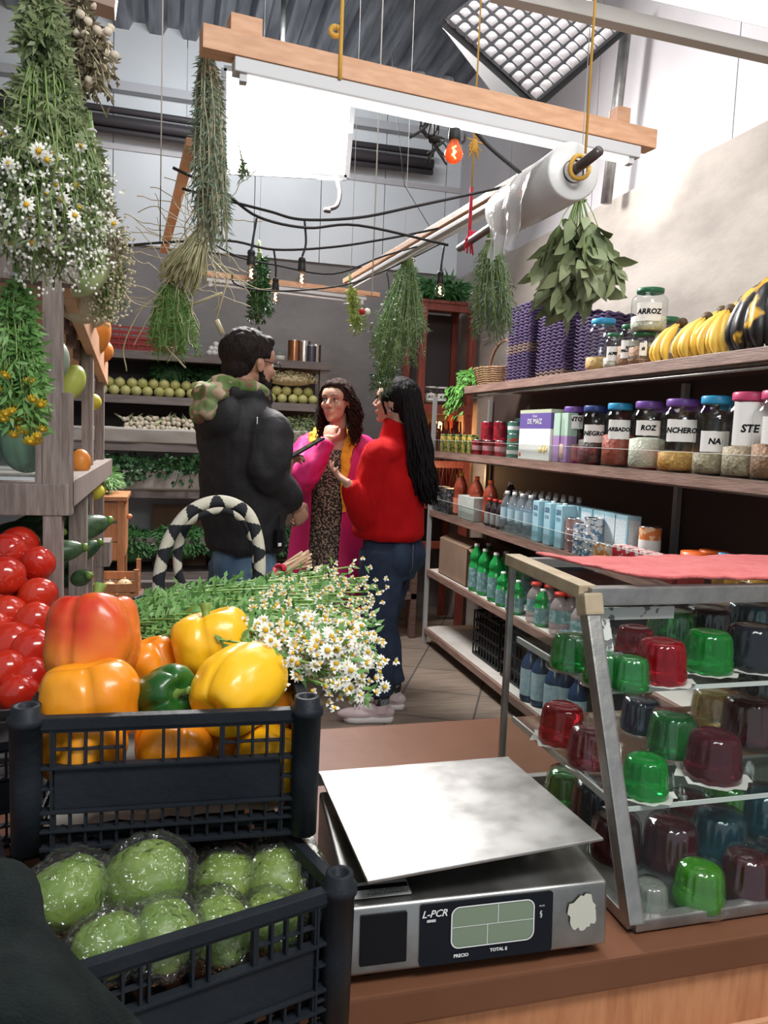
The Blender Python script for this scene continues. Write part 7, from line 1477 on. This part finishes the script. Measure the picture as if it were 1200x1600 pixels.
for e in ends*3:
    c = e+Vector((jit(.03), jit(.035), jit(.022)))
    for k in range(5): g.leaf(c, (jit(1), -.3, jit(1)), (jit(1), -1, 1), .0075, .0055, 0, .1, 1)
    g.ball(c, (.003, .003, .003), 1, 6, 4)
tag(g.build('small_blossoms', [petal, disc], t), kind='stuff')
t = thing('stem_bundle', 'cut tan stem ends tied with red band behind the bouquet', 'stems', pY(445, 888, 1.66)); g = MB()
for i in range(20): a = pY(415+jit(5), 905+jit(6), 1.66); g.tube([a, pY(445, 888, 1.66)+Vector((jit(.01), jit(.02), jit(.01))), pY(480+jit(9), 872+jit(12), 1.66)], .0028, 5)
g.build('stems', mat('tan stems', (.5, .36, .2), .6, col2=(.5, .22, .2), scale=20), t); MB().tube([pY(437+8*cos(a), 893+9*sin(a), 1.65+.02*sin(a*2)) for a in [2*pi*i/12 for i in range(13)]], .006, 6).build('tie', red_tw, t)
# ================================================================== BASKET WITH PATTERNED HANDLE
bk_ = thing('shopping_basket', 'dark shopping basket with arched handles covered in black and cream triangles', 'basket', (.1, 1.66, CZ))
g = MB(); n = 40; bx0 = Vector((.1, 1.63, 0)); rings = []
for z, rx, ry in ((CZ+.002, .1, .035), (.85, .13, .05), (.98, .155, .06), (1.065, .165, .066), (1.065, .157, .058), (.86, .12, .045)): rings.append([bx0+Vector((rx*cos(2*pi*k/n), ry*sin(2*pi*k/n), z)) for k in range(n)])
g.loft(rings, 0, True).build('basket_body', mat('dark basket', (.02, .018, .022), .6, col2=(.06, .05, .055), scale=40, bump=.4, bscale=60), bk_)
MB().tube([bx0+Vector((.162*cos(a), .063*sin(a), 1.068)) for a in [2*pi*i/40 for i in range(41)]], .006, 8).build('rim', ink, bk_)
pat = [mat('cream cotton', (.6, .56, .47), .8, bump=.15, bscale=300), mat('black cotton', (.015, .016, .022), .8)]
def handle(pts_px, Y, rpx, Y2=None):
    pts = [pY(x, y, Y) for x, y in pts_px]; P2, _ = smoothpath(pts, [1]*len(pts), 14); r = rpx*1.75/F_PX; d0 = P2[1]-P2[0]; nseg = len(P2)-1; K_ = 32; vs = []; fs = []; ms = []; x = Vector((0, 1, 0)); L = 0; Ls = [0]
    for i in range(nseg): L += (P2[i+1]-P2[i]).length; Ls.append(L)
    per = .052
    # resample evenly
    M_ = int(L/.0022); Q = []; j = 0
    for i in range(M_+1):
        s = L*i/M_
        while j < nseg-1 and Ls[j+1] < s: j += 1
        Q.append(P2[j].lerp(P2[j+1], (s-Ls[j])/max(1e-9, Ls[j+1]-Ls[j])))
    for i, p in enumerate(Q):
        d = unit(Q[min(i+1, M_)]-Q[max(i-1, 0)]); x = (x-d*x.dot(d)).normalized(); y = d.cross(x)
        for k in range(K_): a = 2*pi*k/K_; vs.append(p+x*r*cos(a)+y*r*sin(a))
    for i in range(M_):
        for k in range(K_):
            fs.append((i*K_+k, i*K_+(k+1) % K_, (i+1)*K_+(k+1) % K_, (i+1)*K_+k)); ph = (i/M_*L/per) % 1; v_ = abs((((k+.5)/K_+.25) % 1)*2-1); ms.append(1 if abs(2*ph-1) < .06+.88*v_ else 0)
    g = MB(); g.v = [tuple(v) for v in vs]; g.f = fs; g.m = ms; g.sm = [True]*len(fs); g.build('handle', pat, bk_)
handle([(246, 925), (252, 880), (268, 835), (300, 797), (345, 783), (385, 800), (402, 840), (406, 890), (400, 912)], 1.60, 8.5); handle([(287, 920), (278, 890), (280, 850), (300, 812), (345, 796), (380, 812), (396, 850), (402, 905)], 1.68, 6.5)
fruit('onion', None, 0, (pY(735, 1600, .79).x, .79, .632), .032, on, 'pale onion on the ledge below the counter edge at the bottom of the photo', 'onion', stem=on)
MB().bar((.25, .79, .606), (.42, .8, .606), .03, .012, 0, .002).build('wooden_spatula', mat('pale wood', (.6, .42, .2), .6), label='pale wooden spatula lying on the ledge below the counter edge', cat='spatula')
